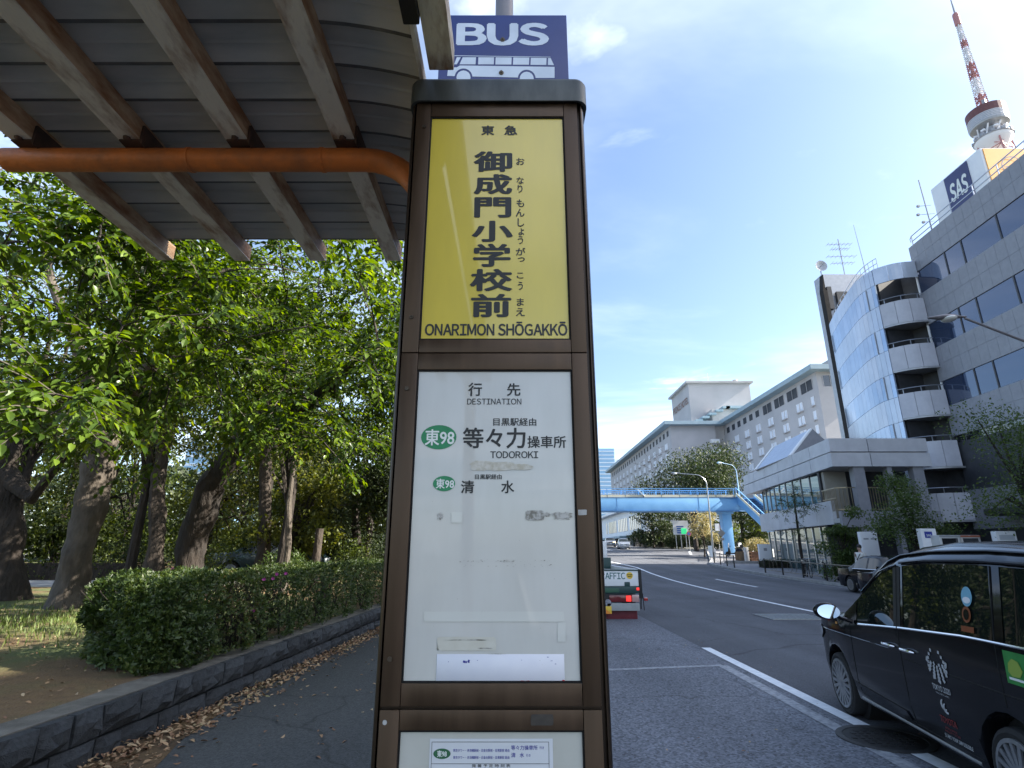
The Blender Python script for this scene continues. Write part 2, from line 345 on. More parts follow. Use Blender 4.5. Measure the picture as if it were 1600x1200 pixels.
m_tapegrey = M('grey tape', (.30, .30, .29), (.42, .42, .41), 40, .6)
m_sticker = M('white sticker', (.74, .75, .80), (.68, .69, .76), 12, .45)
m_red = M('red ink', (.5, .02, .03), None, rough=.5)
m_signblue = M('sign blue', (.012, .024, .13), (.016, .031, .155), 8, .38, coat=.2)
m_signwhite = M('sign white', (.60, .66, .74), (.52, .58, .66), 14, .45)
m_pole = M('grey painted pole', (.15, .14, .15), (.20, .19, .20), 8, .45, .3)
m_roof = M('painted steel sheet', (.44, .42, .35), (.60, .56, .47), 2.5, .55, .1, bump=.05, stretch=(1, 4, 1), island=.08)
m_beamr = M('rust brown paint', (.60, .42, .25), (.30, .13, .05), 8, .7, bump=.3, bscale=50, lo=.35, hi=.65, detail=9, stretch=(3, 1, 3))
m_beam = M('rusty white paint', (.76, .69, .55), (.26, .12, .045), 6.5, .6, bump=.25, bscale=40, lo=.47, hi=.72, detail=9, stretch=(3, 1, 3))
m_rust = M('orange pipe paint', (.66, .185, .032), (.30, .11, .04), 7, .5, .1, bump=.15, bscale=60, detail=9, lo=.4, hi=.7)
m_bark = M('bark', (0.0209, 0.0154, 0.0112), (0.0605, 0.0465, 0.0349), 7, .9, bump=1., bscale=14, detail=9, stretch=(1, 1, .3), bdist=.06)
m_barkl = M('smooth pale bark', (0.0367, 0.0294, 0.0221), (0.0931, 0.0759, 0.0588), 5, .85, bump=.8, bscale=20, detail=9, stretch=(1, 1, .45), bdist=.04)
m_barkd = M('dark bark', (0.0109, 0.0082, 0.0059), (0.0296, 0.0218, 0.0164), 7, .9, bump=1., bscale=12, detail=9, stretch=(1, 1, .3), bdist=.07)
m_twig = M('twig', (.05, .042, .032), (.09, .075, .058), 12, .85)
m_leafA = leafmat('fresh leaf', [(.05, (.016, .034, .005)), (.35, (.036, .070, .009)), (.6, (.072, .122, .014)), (.85, (.135, .205, .026)), (1, (.21, .28, .04))], .36, .45)
m_leafB = leafmat('park leaf', [(.05, (.014, .026, .005)), (.5, (.040, .062, .009)), (.85, (.092, .120, .017)), (1, (.14, .17, .028))], .58, .4)
m_leafO = leafmat('olive leaf', [(.05, (.035, .046, .009)), (.5, (.085, .105, .016)), (.9, (.16, .17, .028)), (1, (.20, .19, .04))], .5, .45)
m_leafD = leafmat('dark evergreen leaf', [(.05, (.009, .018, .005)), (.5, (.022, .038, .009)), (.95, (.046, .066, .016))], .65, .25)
m_leafH = leafmat('azalea leaf', [(.05, (.018, .036, .008)), (.45, (.036, .064, .013)), (.75, (.066, .098, .020)), (.93, (.10, .115, .03)), (1, (.12, .08, .035))], .5, .3)
m_leafY = leafmat('yellow young leaf', [(.05, (.13, .125, .045)), (.5, (.23, .21, .085)), (1, (.34, .28, .15))], .5, .4)
m_leafS = leafmat('street tree leaf', [(.05, (.030, .055, .013)), (.5, (.055, .095, .022)), (1, (.10, .14, .035))], .5, .4)
m_litter = leafmat('fallen leaf', [(.02, (.10, .05, .03)), (.3, (.20, .11, .06)), (.55, (.30, .19, .10)), (.8, (.38, .28, .17)), (1, (.18, .19, .07))], .75, 0)
m_grass = leafmat('grass blade', [(.05, (.05, .08, .015)), (.5, (.10, .15, .03)), (1, (.20, .22, .07))], .6, .35)
m_petal = M('magenta petal', (.28, .03, .17), (.36, .05, .24), 30, .6)
m_petalw = M('white petal', (.75, .75, .72), None, rough=.6)
m_glassd = glassmat('dark glass', (.010, .012, .015), .02)
m_steel = M('brushed steel', (.45, .46, .48), None, rough=.3, metal=.9)
m_chrome = M('chrome', (.75, .76, .78), None, rough=.12, metal=1.)
# ---------------------------------------------------------------- ground, road, pavements, markings
def strip(name, ys, x0, x1, dz, mat, nx=1, kind='structure', skirt=None):
    """a sheet that follows the grade of the road between two edges"""
    vs = []; fs = []
    for y in ys:
        a, b = x0(y), x1(y)
        for i in range(nx + 1):
            x = a + (b - a) * i / nx; vs.append((x, y, g(y) + dz(x, y)))
    n = nx + 1
    for j in range(len(ys) - 1):
        for i in range(nx): fs.append((j * n + i, j * n + i + 1, (j + 1) * n + i + 1, (j + 1) * n + i))
    if skirt:                      # vertical kerb face on the edge named
        k = len(vs)
        for y in ys:
            x = x0(y) if skirt == 'l' else x1(y); vs.append((x, y, g(y) - .05))
        for j in range(len(ys) - 1):
            e = 0 if skirt == 'l' else nx
            fs.append((j * n + e, (j + 1) * n + e, k + j + 1, k + j))
    mb = MB(); mb.add(vs, fs); o = mb.build(name, mat); o['kind'] = kind; return o
YS = [-60, -30, -10, 0, 5, 10, 15, 20, 22] + list(range(24, 84, 2)) + [90, 100, 120, 140, 160, 200, 300]
def kerb_r(y): return pw(y, [(-60, 15.7), (43, 15.7), (46, 15.9), (48, 16.3), (49.5, 16.9), (52, 17.8), (80, 27.0), (82, 27.2), (84, 24), (90, 21), (300, 21)])
gs = MB()
gx = [-900, -200, -80, -30, 0, 20, 40, 80, 200, 900]; gy = [-300, -60, 0, 22, 30, 42, 60, 82, 100, 160, 300, 1200]
gs.add([(x, y, g(y) - .06) for y in gy for x in gx], [(j * 10 + i, j * 10 + i + 1, (j + 1) * 10 + i + 1, (j + 1) * 10 + i) for j in range(len(gy) - 1) for i in range(9)])
gs.build('ground', m_ground)['kind'] = 'structure'
strip('road', YS, lambda y: .4, kerb_r, lambda x, y: 0, m_road, 6)
strip('bus_bay_surface', [-40, -20, 0, 5, 10, 15, 20, 22, 24, 26, 28, 30], lambda y: .45, lambda y: 3.42 - .002 * max(0, y - 10), lambda x, y: .004, m_bay, 2)
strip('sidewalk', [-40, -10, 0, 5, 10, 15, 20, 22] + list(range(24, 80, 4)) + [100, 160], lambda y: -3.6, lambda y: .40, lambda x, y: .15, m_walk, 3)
strip('kerb', [-40, -10, 0, 5, 10, 15, 20, 22] + list(range(24, 80, 4)) + [100, 160], lambda y: .40, lambda y: .55, lambda x, y: .153, m_kerb, 1, skirt='r')
YK = [y for y in YS if y <= 82]
YK2 = sorted(YK + [45, 47, 48.5, 49, 49.5, 50.5])
strip('kerb', YK2, kerb_r, lambda y: kerb_r(y) + .18, lambda x, y: .14, m_kerb, 1, skirt='l')
strip('sidewalk', YK2, lambda y: kerb_r(y) + .18, lambda y: 60, lambda x, y: .136, m_walk2, 4)
# painted lines ------------------------------------------------------
lines = MB(); worn = MB()
def paint(mb, pts, w, dz=.008, sub=6):
    P = []
    for (a, b) in zip(pts[:-1], pts[1:]):
        n = max(1, int(abs(b[1] - a[1]) / 2) + 1)
        for i in range(n): P.append((lerp(a[0], b[0], i / n), lerp(a[1], b[1], i / n)))
    P.append(pts[-1]); L = []; R = []
    for i, p in enumerate(P):
        q0 = P[max(0, i - 1)]; q1 = P[min(len(P) - 1, i + 1)]; d = Vector((q1[0] - q0[0], q1[1] - q0[1])).normalized(); n = Vector((d.y, -d.x)) * w / 2
        z = g(p[1]) + dz
        L.append((p[0] - n.x, p[1] - n.y, z)); R.append((p[0] + n.x, p[1] + n.y, z))
    k = len(P); mb.add(L + R, [(i, i + 1, k + i + 1, k + i) for i in range(k - 1)])
def gp(px, py):                  # where a mark seen in the photograph lies on the road
    d = ray(px, py); t = 5.
    for _ in range(60):
        p = d * t; t = t * .5 + .5 * (g(p.y) - CZ) / d.z if d.z < -1e-4 else t
    p = d * t; return (p.x, p.y)
paint(lines, [(3.48, 10.85), (3.56, -6)], .16)
paint(worn, [(3.2, 9.24), (3.22, -6)], .15); paint(worn, [(.6, 8.78), (3.2, 9.26)], .11, .0085)
ctr = [(8.65, -6), (8.62, 18), (8.75, 26), (8.85, 32), (9.1, 38), (9.3, 41)]
paint(lines, ctr, .16)
paint(lines, [(9.3, 41), (9.45, 44), (9.2, 48), (8.2, 56), (7.2, 70), (6.2, 84)], .18)
paint(lines, [(9.3, 41), (8.0, 46.5), (6.6, 52.5), (4.8, 62), (2.6, 82)], .18, .0095)
for i in range(9):               # hatching between the two lines
    y = 47.5 + i * 2.6; xa = pw(y, [(41, 9.3), (46.5, 8.0), (52.5, 6.6), (62, 4.8), (82, 2.6)]); xb = pw(y, [(41, 9.3), (44, 9.45), (48, 9.2), (56, 8.2), (70, 7.2)])
    paint(lines, [(xa + .1, y - .3), (xb - .1, y + .3)], .3, .011)
for y in (-4, 8, 27.5): paint(lines, [(11.5, y), (11.55, y + 5.6)], .15)
paint(worn, [(15.3, 20), (15.3, 31)], .12); paint(worn, [(15.3, 33), (15.35, 42)], .12)
paint(lines, [(20.5, 66), (22.8, 74)], .25); paint(lines, [(17, 84), (17.6, 100)], .2); paint(lines, [(13.6, 78), (12.6, 100)], .2)
for i in range(5): paint(lines, [(15.2 + i * 2.2, 79.2), (16.3 + i * 2.2, 79.4)], .45, .009)
o = lines.build('road_marking', m_line); o['kind'] = 'structure'
o = worn.build('road_marking', m_linew); o['kind'] = 'structure'
# drain grate and manhole ---------------------------------------------
dg = thing('drain_grate', 'steel drain grate with diagonal lattice set in the dark asphalt lane', 'drain grate', (7.28, 15.6, 0))
mb = MB()
for a in ((-.72, -.70, -.62, .62), (.70, .72, -.62, .62)): mb.box(a[0], a[1], a[2], a[3], .004, .022)
for a in ((-.70, .70, -.62, -.60), (-.70, .70, .60, .62)): mb.box(a[0], a[1], a[2], a[3], .004, .0215)
mb.build('rim', m_steel, dg, local=True)
mb = MB().box(-.70, .70, -.60, .60, .003, .009); mb.build('pit', m_gapdark, dg, local=True)
mb = MB()
for i in range(17):
    x = -1.2 + i * .15
    for s in (1, -1):
        a = max(-.7, x - .6); b = min(.7, x + .6)
        if b - a > .05: mb.bar((a, s * (a - x), .0165 + .001 * s), (b, s * (b - x), .0165 + .001 * s), .028, .006)
mb.build('lattice', m_steel, dg, local=True)
mh = thing('manhole_cover', 'round iron manhole cover in the edge line under the taxi', 'manhole cover', (3.46, 5.85, 0))
MB().lathe([(.40, .003), (.40, .014), (.345, .0145), (.34, .010)], n=36).build('rim', M('iron rim', (.045, .045, .047), (.07, .07, .07), 20, .6, .4), mh, local=True)
mb = MB().lathe([(.335, .006), (.335, .0125)], n=36)
for i in range(-4, 5):
    for j in range(-4, 5):
        if i * i + j * j < 17: mb.box(i * .07 - .02, i * .07 + .02, j * .07 - .02, j * .07 + .02, .012, .017)
mb.build('lid', M('cast iron', (.02, .02, .021), (.035, .035, .035), 20, .6, .4), mh, local=True)
# ---------------------------------------------------------------- the park bed behind its stone wall
def xw(y): return -3.42 + .0556 * y          # wall face at pavement level
PZ = .53
def park_z(x, y):
    d = max(0., xw(y) - .35 - x); return PZ - .005 + min(.18, d * .012) + .02 * sin(x * 1.7 + y * .6) * min(1, d) + .015 * sin(y * 2.1 - x) * min(1, d) - g(y) * (1 if y < 60 else 1)
ys = [-20, -10, -4, 0] + [1 + i * .5 for i in range(40)] + list(range(22, 80, 4)); vs = []; fs = []
xs = [0, .35, .8, 1.3, 1.8, 2.4, 3, 4, 5, 6, 7, 8, 10, 12, 16, 22, 30, 50]
for y in ys:
    for d in xs: vs.append((xw(min(y, 30)) - .33 - d, y, park_z(xw(min(y, 30)) - .33 - d, y) + g(y)))
n = len(xs)
for j in range(len(ys) - 1):
    for i in range(n - 1): fs.append((j * n + i, (j + 1) * n + i, (j + 1) * n + i + 1, j * n + i + 1))
mb = MB(); mb.add(vs, fs)
m_park = nodes('leafy soil')[0]
def _park():
    t = m_park.node_tree; L = t.links; b = t.nodes['Principled BSDF']; tc = t.nodes.new('ShaderNodeTexCoord')
    def ns(s, d=6):
        n = t.nodes.new('ShaderNodeTexNoise'); n.inputs['Scale'].default_value = s; n.inputs['Detail'].default_value = d; L.new(tc.outputs['Object'], n.inputs[0]); return n
    a = ns(.55); c = ns(9, 8); e = ns(45, 3)
    x1 = t.nodes.new('ShaderNodeMix'); x1.data_type = 'RGBA'; x1.inputs[6].default_value = (.075, .045, .022, 1); x1.inputs[7].default_value = (.19, .12, .05, 1); L.new(c.outputs[0], x1.inputs[0])
    r = t.nodes.new('ShaderNodeMapRange'); r.inputs[1].default_value = .45; r.inputs[2].default_value = .6; L.new(a.outputs[0], r.inputs[0])
    x2 = t.nodes.new('ShaderNodeMix'); x2.data_type = 'RGBA'; x2.inputs[7].default_value = (.075, .095, .025, 1); L.new(x1.outputs[2], x2.inputs[6]); L.new(r.outputs[0], x2.inputs[0])
    L.new(x2.outputs[2], b.inputs['Base Color']); b.inputs['Roughness'].default_value = .95
    bp = t.nodes.new('ShaderNodeBump'); bp.inputs['Strength'].default_value = .8; bp.inputs['Distance'].default_value = .03; L.new(e.outputs[0], bp.inputs['Height']); L.new(bp.outputs[0], b.inputs['Normal'])
_park()
mb.build('park_ground', m_park, smooth=True)['kind'] = 'structure'
wl = thing('retaining_wall', 'low dark rough-faced stone wall with concrete coping below the azalea hedge', 'stone wall', (xw(8), 8, .15))
def stone_mesh(k):
    r = random.Random(k); mb = MB(); nx, nz = 4, 3      # unit stone: x along the wall, y depth (front -), z height
    F = []
    for j in range(nz + 1):
        for i in range(nx + 1):
            edge = i in (0, nx) or j in (0, nz)
            yy = -.5 + (.16 if edge else -r.random() * .28 - .02) + r.uniform(-.04, .04)
            F.append((i / nx - .5 + (0 if i in (0, nx) else r.uniform(-.06, .06)), yy, j / nz - .5 + (0 if j in (0, nz) else r.uniform(-.07, .07))))
    B = [(-.5, .5, -.5), (.5, .5, -.5), (.5, .5, .5), (-.5, .5, .5)]
    n = len(F); fs = []
    for j in range(nz):
        for i in range(nx):
            a = j * (nx + 1) + i; fs.append((a, a + 1, a + nx + 2, a + nx + 1))
    row = lambda j: [j * (nx + 1) + i for i in range(nx + 1)]
    fs.append(tuple([n, n + 1] + row(0)[::-1])); fs.append(tuple([n + 3, n + 2][::-1][::-1] + row(nz)[::-1]))
    fs.append(tuple([n, n + 3] + [j * (nx + 1) for j in range(nz, -1, -1)])); fs.append(tuple([n + 1, n + 2] + [j * (nx + 1) + nx for j in range(nz, -1, -1)]))
    fs.append((n, n + 1, n + 2, n + 3)); mb.add(F + B, fs); return mb.mesh('stone', m_stone)
SM = [stone_mesh(k) for k in range(10)]; ang = atan2(1, .0556)
for zc0, zc1, s0 in ((.12, .305, .0), (.315, .53, .21)):
    y = 1.2 + s0
    while y < 26:
        ln = random.uniform(.24, .46) if zc0 < .2 else random.uniform(.22, .5)
        o = bpy.data.objects.new('stone', random.choice(SM)); link(o, wl)
        cx, cy, czz = xw(y + ln / 2) - .07, y + ln / 2, (zc0 + zc1) / 2 + g(y)
        o.location = Vector((cx, cy, czz)) - Vector(wl.location); o.rotation_euler = (random.uniform(-.03, .03), random.uniform(-.012, .012), ang + random.uniform(-.02, .02))
        o.scale = (ln - random.uniform(.008, .02), .16, zc1 - zc0 - random.uniform(.0, .014)); y += ln
mb = MB()                          # joints behind the faces, and the coping strip
ya = [1 + i for i in range(26)]
vs = []
for y in ya: vs += [(xw(y) - .055, y, .1 + g(y)), (xw(y) - .055, y, .522 + g(y)), (xw(y) - .34, y, .522 + g(y)), (xw(y) - .34, y, .1 + g(y))]
fs = [(4 * i + k, 4 * i + (k + 1) % 4, 4 * i + 4 + (k + 1) % 4, 4 * i + 4 + k) for i in range(len(ya) - 1) for k in range(4)] + [(0, 1, 2, 3)]
mb.add(vs, fs); mb.build('mortar_core', m_gapdark, wl)
mb = MB(); vs = []; rr = random.Random(4); ya = [1 + .5 * i for i in range(51)]
for y in ya:
    e = rr.uniform(-.012, .012); vs += [(xw(y) - .085 + e, y, .510 + g(y)), (xw(y) - .085 + e, y, .534 + g(y)), (xw(y) - .355 + rr.uniform(-.03, .03), y, .537 + g(y))]
fs = [(3 * i + k, 3 * i + k + 1, 3 * i + 4 + k, 3 * i + 3 + k) for i in range(len(ya) - 1) for k in range(2)]
mb.add(vs, fs); mb.build('coping', m_coping, wl)
# leaf litter ----------------------------------------------------------
def scatter_leaves(name, X, Y, Z, L, mat, tilt=.25, wr=.5, seed=3, hi=True):
    r = np.random.default_rng(seed); n = len(X); a = r.uniform(0, 2 * pi, n)
    D = np.stack([np.cos(a), np.sin(a), r.normal(0, tilt, n)], 1); N = np.stack([r.normal(0, tilt, n), r.normal(0, tilt, n), np.where(r.random(n) < .3, -1., 1.)], 1)
    o = leaves(name, np.stack([X, Y, Z], 1), D, N, L, mat, None, wr, .45, hi); o['kind'] = 'stuff'; return o
r = np.random.default_rng(5); n = 4200
Y = 2.5 + r.random(n) ** 1.3 * 19; off = np.abs(r.normal(0, .16, n)) * np.where(Y < 7, 1.25, .9) + .02; keep = r.random(n) < np.clip(1.25 - off * 1.1, .12, 1); Y = Y[keep]; off = off[keep]
X = -3.42 + .0556 * Y + off; Z = .156 + np.maximum(0, .045 - off * .11) * r.random(len(X)) + .004
Z = Z + np.array([g(y) for y in Y])
scatter_leaves('fallen_leaves', X, Y, Z, r.uniform(.035, .075, len(X)), m_litter, .35)
n = 420; Y = 3 + r.random(n) * 18; X = -3.3 + .05 * Y + .25 + r.random(n) ** 1.4 * 2.6; k = X < .35; X = X[k]; Y = Y[k]
scatter_leaves('fallen_leaves', X, Y, np.array([.158 + g(y) for y in Y]), r.uniform(.03, .065, len(X)), m_litter, .15, seed=6)
n = 1500; Y = 2.5 + r.random(n) * 14; X = -3.42 + .0556 * Y - .35 - r.random(n) ** 1.2 * 6.5
Z = np.array([park_z(x, y) + g(y) + .012 for x, y in zip(X, Y)])
scatter_leaves('fallen_leaves', X, Y, Z, r.uniform(.03, .07, n), m_litter, .3, seed=8)
n = 46; X = .7 + r.random(n) * 3.2; Y = 4.6 + r.random(n) * 9
scatter_leaves('fallen_leaves', X, Y, np.full(n, .012), r.uniform(.025, .045, n), m_litter, .2, seed=9)
# soil spilled over the pavement edge by the wall
mb = MB(); vs = [(-2.93, 6.2, .155)]; rr = random.Random(2)
pts = [(-3.16, 3.0), (-2.62, 3.3), (-2.55, 4.0), (-2.62, 4.7), (-2.78, 5.3), (-2.86, 6.2), (-3.08, 6.6), (-3.2, 5)]
mb.add([(x, y, .1545) for x, y in pts], [tuple(range(len(pts)))]); mb.build('spilled_soil', m_soil)['kind'] = 'stuff'
# grass tufts in the sunny patch
n = 5200; r = np.random.default_rng(12)
X = r.normal(-7.2, 1.6, n); Y = r.normal(9.6, 1.3, n); k = (X < -3.6 - 0) & (X < xw(9) - .6) ; X = X[k]; Y = Y[k]
Z = np.array([park_z(x, y) for x, y in zip(X, Y)]); a = r.uniform(0, 2 * pi, len(X))
D = np.stack([np.cos(a) * .5, np.sin(a) * .5, np.ones(len(X))], 1); N = np.stack([np.cos(a), np.sin(a), np.full(len(X), .2)], 1)
o = leaves('grass', np.stack([X, Y, Z], 1), D, N, r.uniform(.05, .14, len(X)), m_grass, None, .14, .2); o['kind'] = 'stuff'
# ---------------------------------------------------------------- the bus stop pillar
D0 = 1.19
def P(px, py, y=D0): return at_y(px, py, y)
def PX(px, py, y=D0): return at_y(px, py, y).x
def PZz(py, y=D0): return at_y(800, py, y).z
bs = thing('bus_stop_pillar', 'tall bronze bus stop pillar with a yellow name panel above white destination panels', 'bus stop', (-.04, D0 + .09, .15))
XL, XR = PX(628, 545), PX(917, 545)           # door edges
GL, GR = PX(652, 577), PX(894, 577)           # panel edges
zt = PZz(160); seam1 = PZz(551); seam2 = PZz(1107)
mb = MB().box(XL - .004, XR + .010, D0 + .012, D0 + .17, .15, zt + .03); mb.build('case', m_brownd, bs, bevel=.004)
def sidetrim(xa, xb):
    mb = MB(); n = 10; x0, x1 = min(xa, xb), max(xa, xb); o_ = xb
    prof = [(xa, D0 + .004)] + [(xa + (xb - xa) * sin(pi / 2 * i / n), D0 + .004 + .03 * (1 - cos(pi / 2 * i / n))) for i in range(1, n + 1)] + [(xb, D0 + .15), (xa, D0 + .17)]
    mb.prism(prof, lambda p, q, a: (p, q, a), .15, zt + .02); mb.build('side_trim', m_brownd, bs, smooth=True)
sidetrim(XL - .0045, PX(617, 545)); sidetrim(XR + .0095, PX(931, 545))
# cap with rounded corners
cl, crr = PX(641, 150), PX(917, 150); cz0, cz1 = PZz(157, D0 - .012), PZz(119.5, D0 - .012)
mb = MB(); n = 6; R = .03; ring = []
for (cx, cy, a0) in ((cl + R, D0 - .012 + R, 180), (crr - R, D0 - .012 + R, 270), (crr - R, D0 + .2 - R, 0), (cl + R, D0 + .2 - R, 90)):
    ring += [(cx + R * cos(radians(a0 + 90 * i / n)), cy + R * sin(radians(a0 + 90 * i / n))) for i in range(n + 1)]
lay = [(0, cz0), (0, cz1 - .014), (.003, cz1 - .006), (.010, cz1), (.05, cz1 + .004)]
cxm, cym = (cl + crr) / 2, D0 + .095
vs = []
for ins, z in lay: vs += [(cxm + (x - cxm) * (1 - ins / .2), cym + (y - cym) * (1 - ins / .11 * .9), z) for x, y in ring]
k = len(ring); fs = [(i * k + j, i * k + (j + 1) % k, (i + 1) * k + (j + 1) % k, (i + 1) * k + j) for i in range(len(lay) - 1) for j in range(k)] + [tuple(range((len(lay) - 1) * k, len(lay) * k))]
inner = [(cxm + (x - cxm) * .97, cym + (y - cym) * .95, cz0) for x, y in ring]; b0 = len(vs); vs += inner; fs += [(j, b0 + j, b0 + (j + 1) % k, (j + 1) % k) for j in range(k)]
b1 = len(vs); vs += [(x, y, cz0 + .018) for x, y, z in inner]; fs += [(b0 + j, b1 + j, b1 + (j + 1) % k, b0 + (j + 1) % k) for j in range(k)] + [tuple(range(b1, b1 + k))]
mb.add(vs, fs); mb.build('cap', m_capm, bs, smooth=True)
def door(name, zb, zt_, pz0, pz1, pmat):
    """door leaf: two stiles and two rails round a recessed panel"""
    mb = MB(); ft, bk = D0, D0 + .012
    mb.box(XL, GL, ft, bk, zb, zt_); mb.box(GR, XR, ft, bk, zb, zt_)
    mb.box(GL + .0008, GR - .0008, ft + .0012, bk, pz1, zt_); mb.box(GL + .0008, GR - .0008, ft + .0012, bk, zb, pz0)
    d = mb.build(name, m_brown, bs, bevel=.0016)
    MB().box(GL - .002, GR + .002, D0 + .0075, D0 + .0118, pz0 - .002, pz1 + .002).build('panel', pmat, d)
    mb = MB(); w = .0035
    for x0, x1, z0, z1 in ((GL, GL + w, pz0, pz1), (GR - w, GR, pz0, pz1), (GL + w, GR - w, pz1 - w, pz1), (GL + w, GR - w, pz0, pz0 + w)): mb.box(x0, x1, D0 + .0045, D0 + .0074, z0, z1)
    mb.build('gasket', m_gapdark, d); return d
dU = door('name_door', seam1 + .0012, zt + .02, PZz(530), PZz(181), m_yellow)
dM = door('destination_door', seam2 + .003, seam1 - .0012, PZz(1068), PZz(577), m_white)
dL = door('timetable_door', .36, seam2 - .003, .52, PZz(1142), m_white2)
PY = D0 + .0066                                  # print lies just in front of the panel
def T(mb, s, x0, y0, x1, y1, bold=.012, italic=0., mat=0, yy=None):
    yy = PY if yy is None else yy
    a = at_y((x0 + x1) / 2, y1, yy); b = at_y((x0 + x1) / 2, y0, yy); l = at_y(x0, (y0 + y1) / 2, yy); r_ = at_y(x1, (y0 + y1) / 2, yy)
    put_text(mb, s, (l.x, yy, a.z), (1, 0, 0), (0, 0, 1), r_.x - l.x, b.z - a.z, bold, italic, mat)
mb = MB()
for ch, x0, y0, x1, y1 in (('東', 752, 196, 772.5, 211), ('急', 788, 196, 808.3, 211)): T(mb, ch, x0, y0, x1, y1, .03)
for ch, x0, y0, x1, y1 in (('御', 740, 236.4, 800.5, 268.5), ('成', 740, 272, 800.5, 303.7), ('門', 741, 308, 799, 340), ('小', 736.6, 344.7, 801.5, 378), ('学', 739, 380.5, 798, 417), ('校', 734, 420, 801, 455), ('前', 735.6, 459, 799, 495.6)):
    T(mb, ch, x0, y0, x1, y1, .036)
mb.build('lettering', m_ink, dU)
mb = MB()
for ch, x0, y0, x1, y1 in (('お', 806.6, 246.7, 819.6, 257.6), ('な', 807, 276.4, 818.6, 287.6), ('り', 808.6, 289, 816.5, 301), ('も', 807, 311.5, 819, 323.5), ('ん', 806, 326, 819.6, 338.5), ('し', 808.6, 341, 819, 354), ('ょ', 810, 356.6, 819, 367.5), ('う', 809, 368.6, 817.5, 381.6), ('が', 806, 387, 821, 399), ('っ', 809, 402, 820, 409), ('こ', 807.5, 426, 818, 435), ('う', 809, 440, 817, 453), ('ま', 807.5, 466, 818.5, 478), ('え', 806, 481, 820, 494)):
    T(mb, ch, x0, y0, x1, y1, .018)
mb.build('lettering', m_ink, dU)
mb = MB(); T(mb, 'ONARIMON SHŌGAKKŌ', 664, 502.5, 886.5, 524.5, .030); mb.build('lettering', m_ink, dU)
# destination panel
mb = MB()
T(mb, '行', 731.5, 598, 753.3, 618.7, .022); T(mb, '先', 792, 598.7, 813.3, 618.7, .022); T(mb, 'DESTINATION', 730, 622.7, 814.7, 632, .008)
T(mb, '目黒駅経由', 770.7, 653, 838, 665.3, .016); T(mb, '等々力', 723, 668, 821.3, 700.5, .022); T(mb, '操車所', 824, 681, 884.5, 700, .018); T(mb, 'TODOROKI', 766, 705, 841, 716, .018)
T(mb, '目黒駅経由', 742, 741, 784, 749, .02); T(mb, '清', 720, 750.7, 741, 770.7, .022); T(mb, '水', 783, 750.7, 803.5, 770.7, .022)
mb.build('lettering', m_ink, dM)
def oval(mb, x0, y0, x1, y1, yy, n=32, mat=0):
    a = at_y((x0 + x1) / 2, (y0 + y1) / 2, yy); rx = (PX(x1, (y0 + y1) / 2, yy) - PX(x0, (y0 + y1) / 2, yy)) / 2; rz = (PZz(y0, yy) - PZz(y1, yy)) / 2
    mb.add([(a.x + rx * cos(2 * pi * i / n), yy, a.z + rz * sin(2 * pi * i / n)) for i in range(n)], [tuple(range(n))], mat)
mb = MB(); oval(mb, 658, 664, 713.3, 702, PY); oval(mb, 676.5, 743.5, 711.2, 767.5, PY); mb.build('route_badge', m_green, dM)
mb = MB(); T(mb, '東98', 664, 670.7, 710, 696, .02, yy=PY - .0005); T(mb, '東98', 681, 748, 709.5, 763.5, .02, yy=PY - .0005); mb.build('lettering', m_inkwhite, dM)
def blob(mb, x0, y0, x1, y1, seed, rough=.18, n=40, yy=None, mat=0, sq=.25):
    """torn sticker residue: a ragged outline"""
    yy = (yy or PY - .0003) - (seed % 7) * 4e-5; r = random.Random(seed); vs = []
    for i in range(n):
        a = 2 * pi * i / n; c, s = cos(a), sin(a); c = math.copysign(abs(c) ** sq, c); s = math.copysign(abs(s) ** sq, s)
        q = at_y((x0 + x1) / 2 + (x1 - x0) / 2 * c * (1 - rough * r.random()), (y0 + y1) / 2 + (y1 - y0) / 2 * s * (1 - rough * r.random()), yy); vs.append(tuple(q))
    mb.add(vs, [tuple(range(n))], mat)
mb = MB(); blob(mb, 733, 719, 770, 736, 1, .2, sq=.6); blob(mb, 755, 721, 805, 736, 12, .2, sq=.5); blob(mb, 790, 724, 835, 735.5, 13, .3, sq=.9, yy=PY - .0005); mb.build('glue_residue', m_resid, dM)
mb = MB(); blob(mb, 681, 799, 694, 813, 2, .5, sq=.8); blob(mb, 820, 797, 851, 813.5, 3, .12, sq=.3); blob(mb, 858, 799, 897, 813, 4, .5, sq=.6); blob(mb, 843, 800, 862, 808, 14, .5, sq=.7)
for i in range(70):                # speckled dirt left along a tape edge
    rr = random.Random(100 + i); x = rr.uniform(717, 860); y = 874 + rr.random() * 4 + (7 if rr.random() < .3 else 0); blob(mb, x, y, x + rr.uniform(.6, 4), y + rr.uniform(.5, 2.2), i, .6, 8, sq=.8)
for i in range(26):
    rr = random.Random(300 + i); x = rr.uniform(664, 870); y = 955 + rr.random() * 1.5; blob(mb, x, y, x + rr.uniform(.5, 3), y + rr.uniform(.4, 1.2), i, .6, 8, sq=.8)
blob(mb, 690, 999, 774, 1001, 41, .7, 60, sq=.5, yy=PY - .0006); blob(mb, 742, 1012, 772, 1014, 42, .6, 30, yy=PY - .0006); blob(mb, 762, 1021, 791, 1022.5, 43, .6, 30, yy=PY - .0006)
for i in range(40):
    rr = random.Random(500 + i); x = rr.uniform(640, 890); y = rr.uniform(590, 1050); blob(mb, x, y, x + rr.uniform(.4, 1.4), y + rr.uniform(.4, 1.2), i, .4, 7, sq=.9)
mb.build('dirt_marks', m_residg, dM)
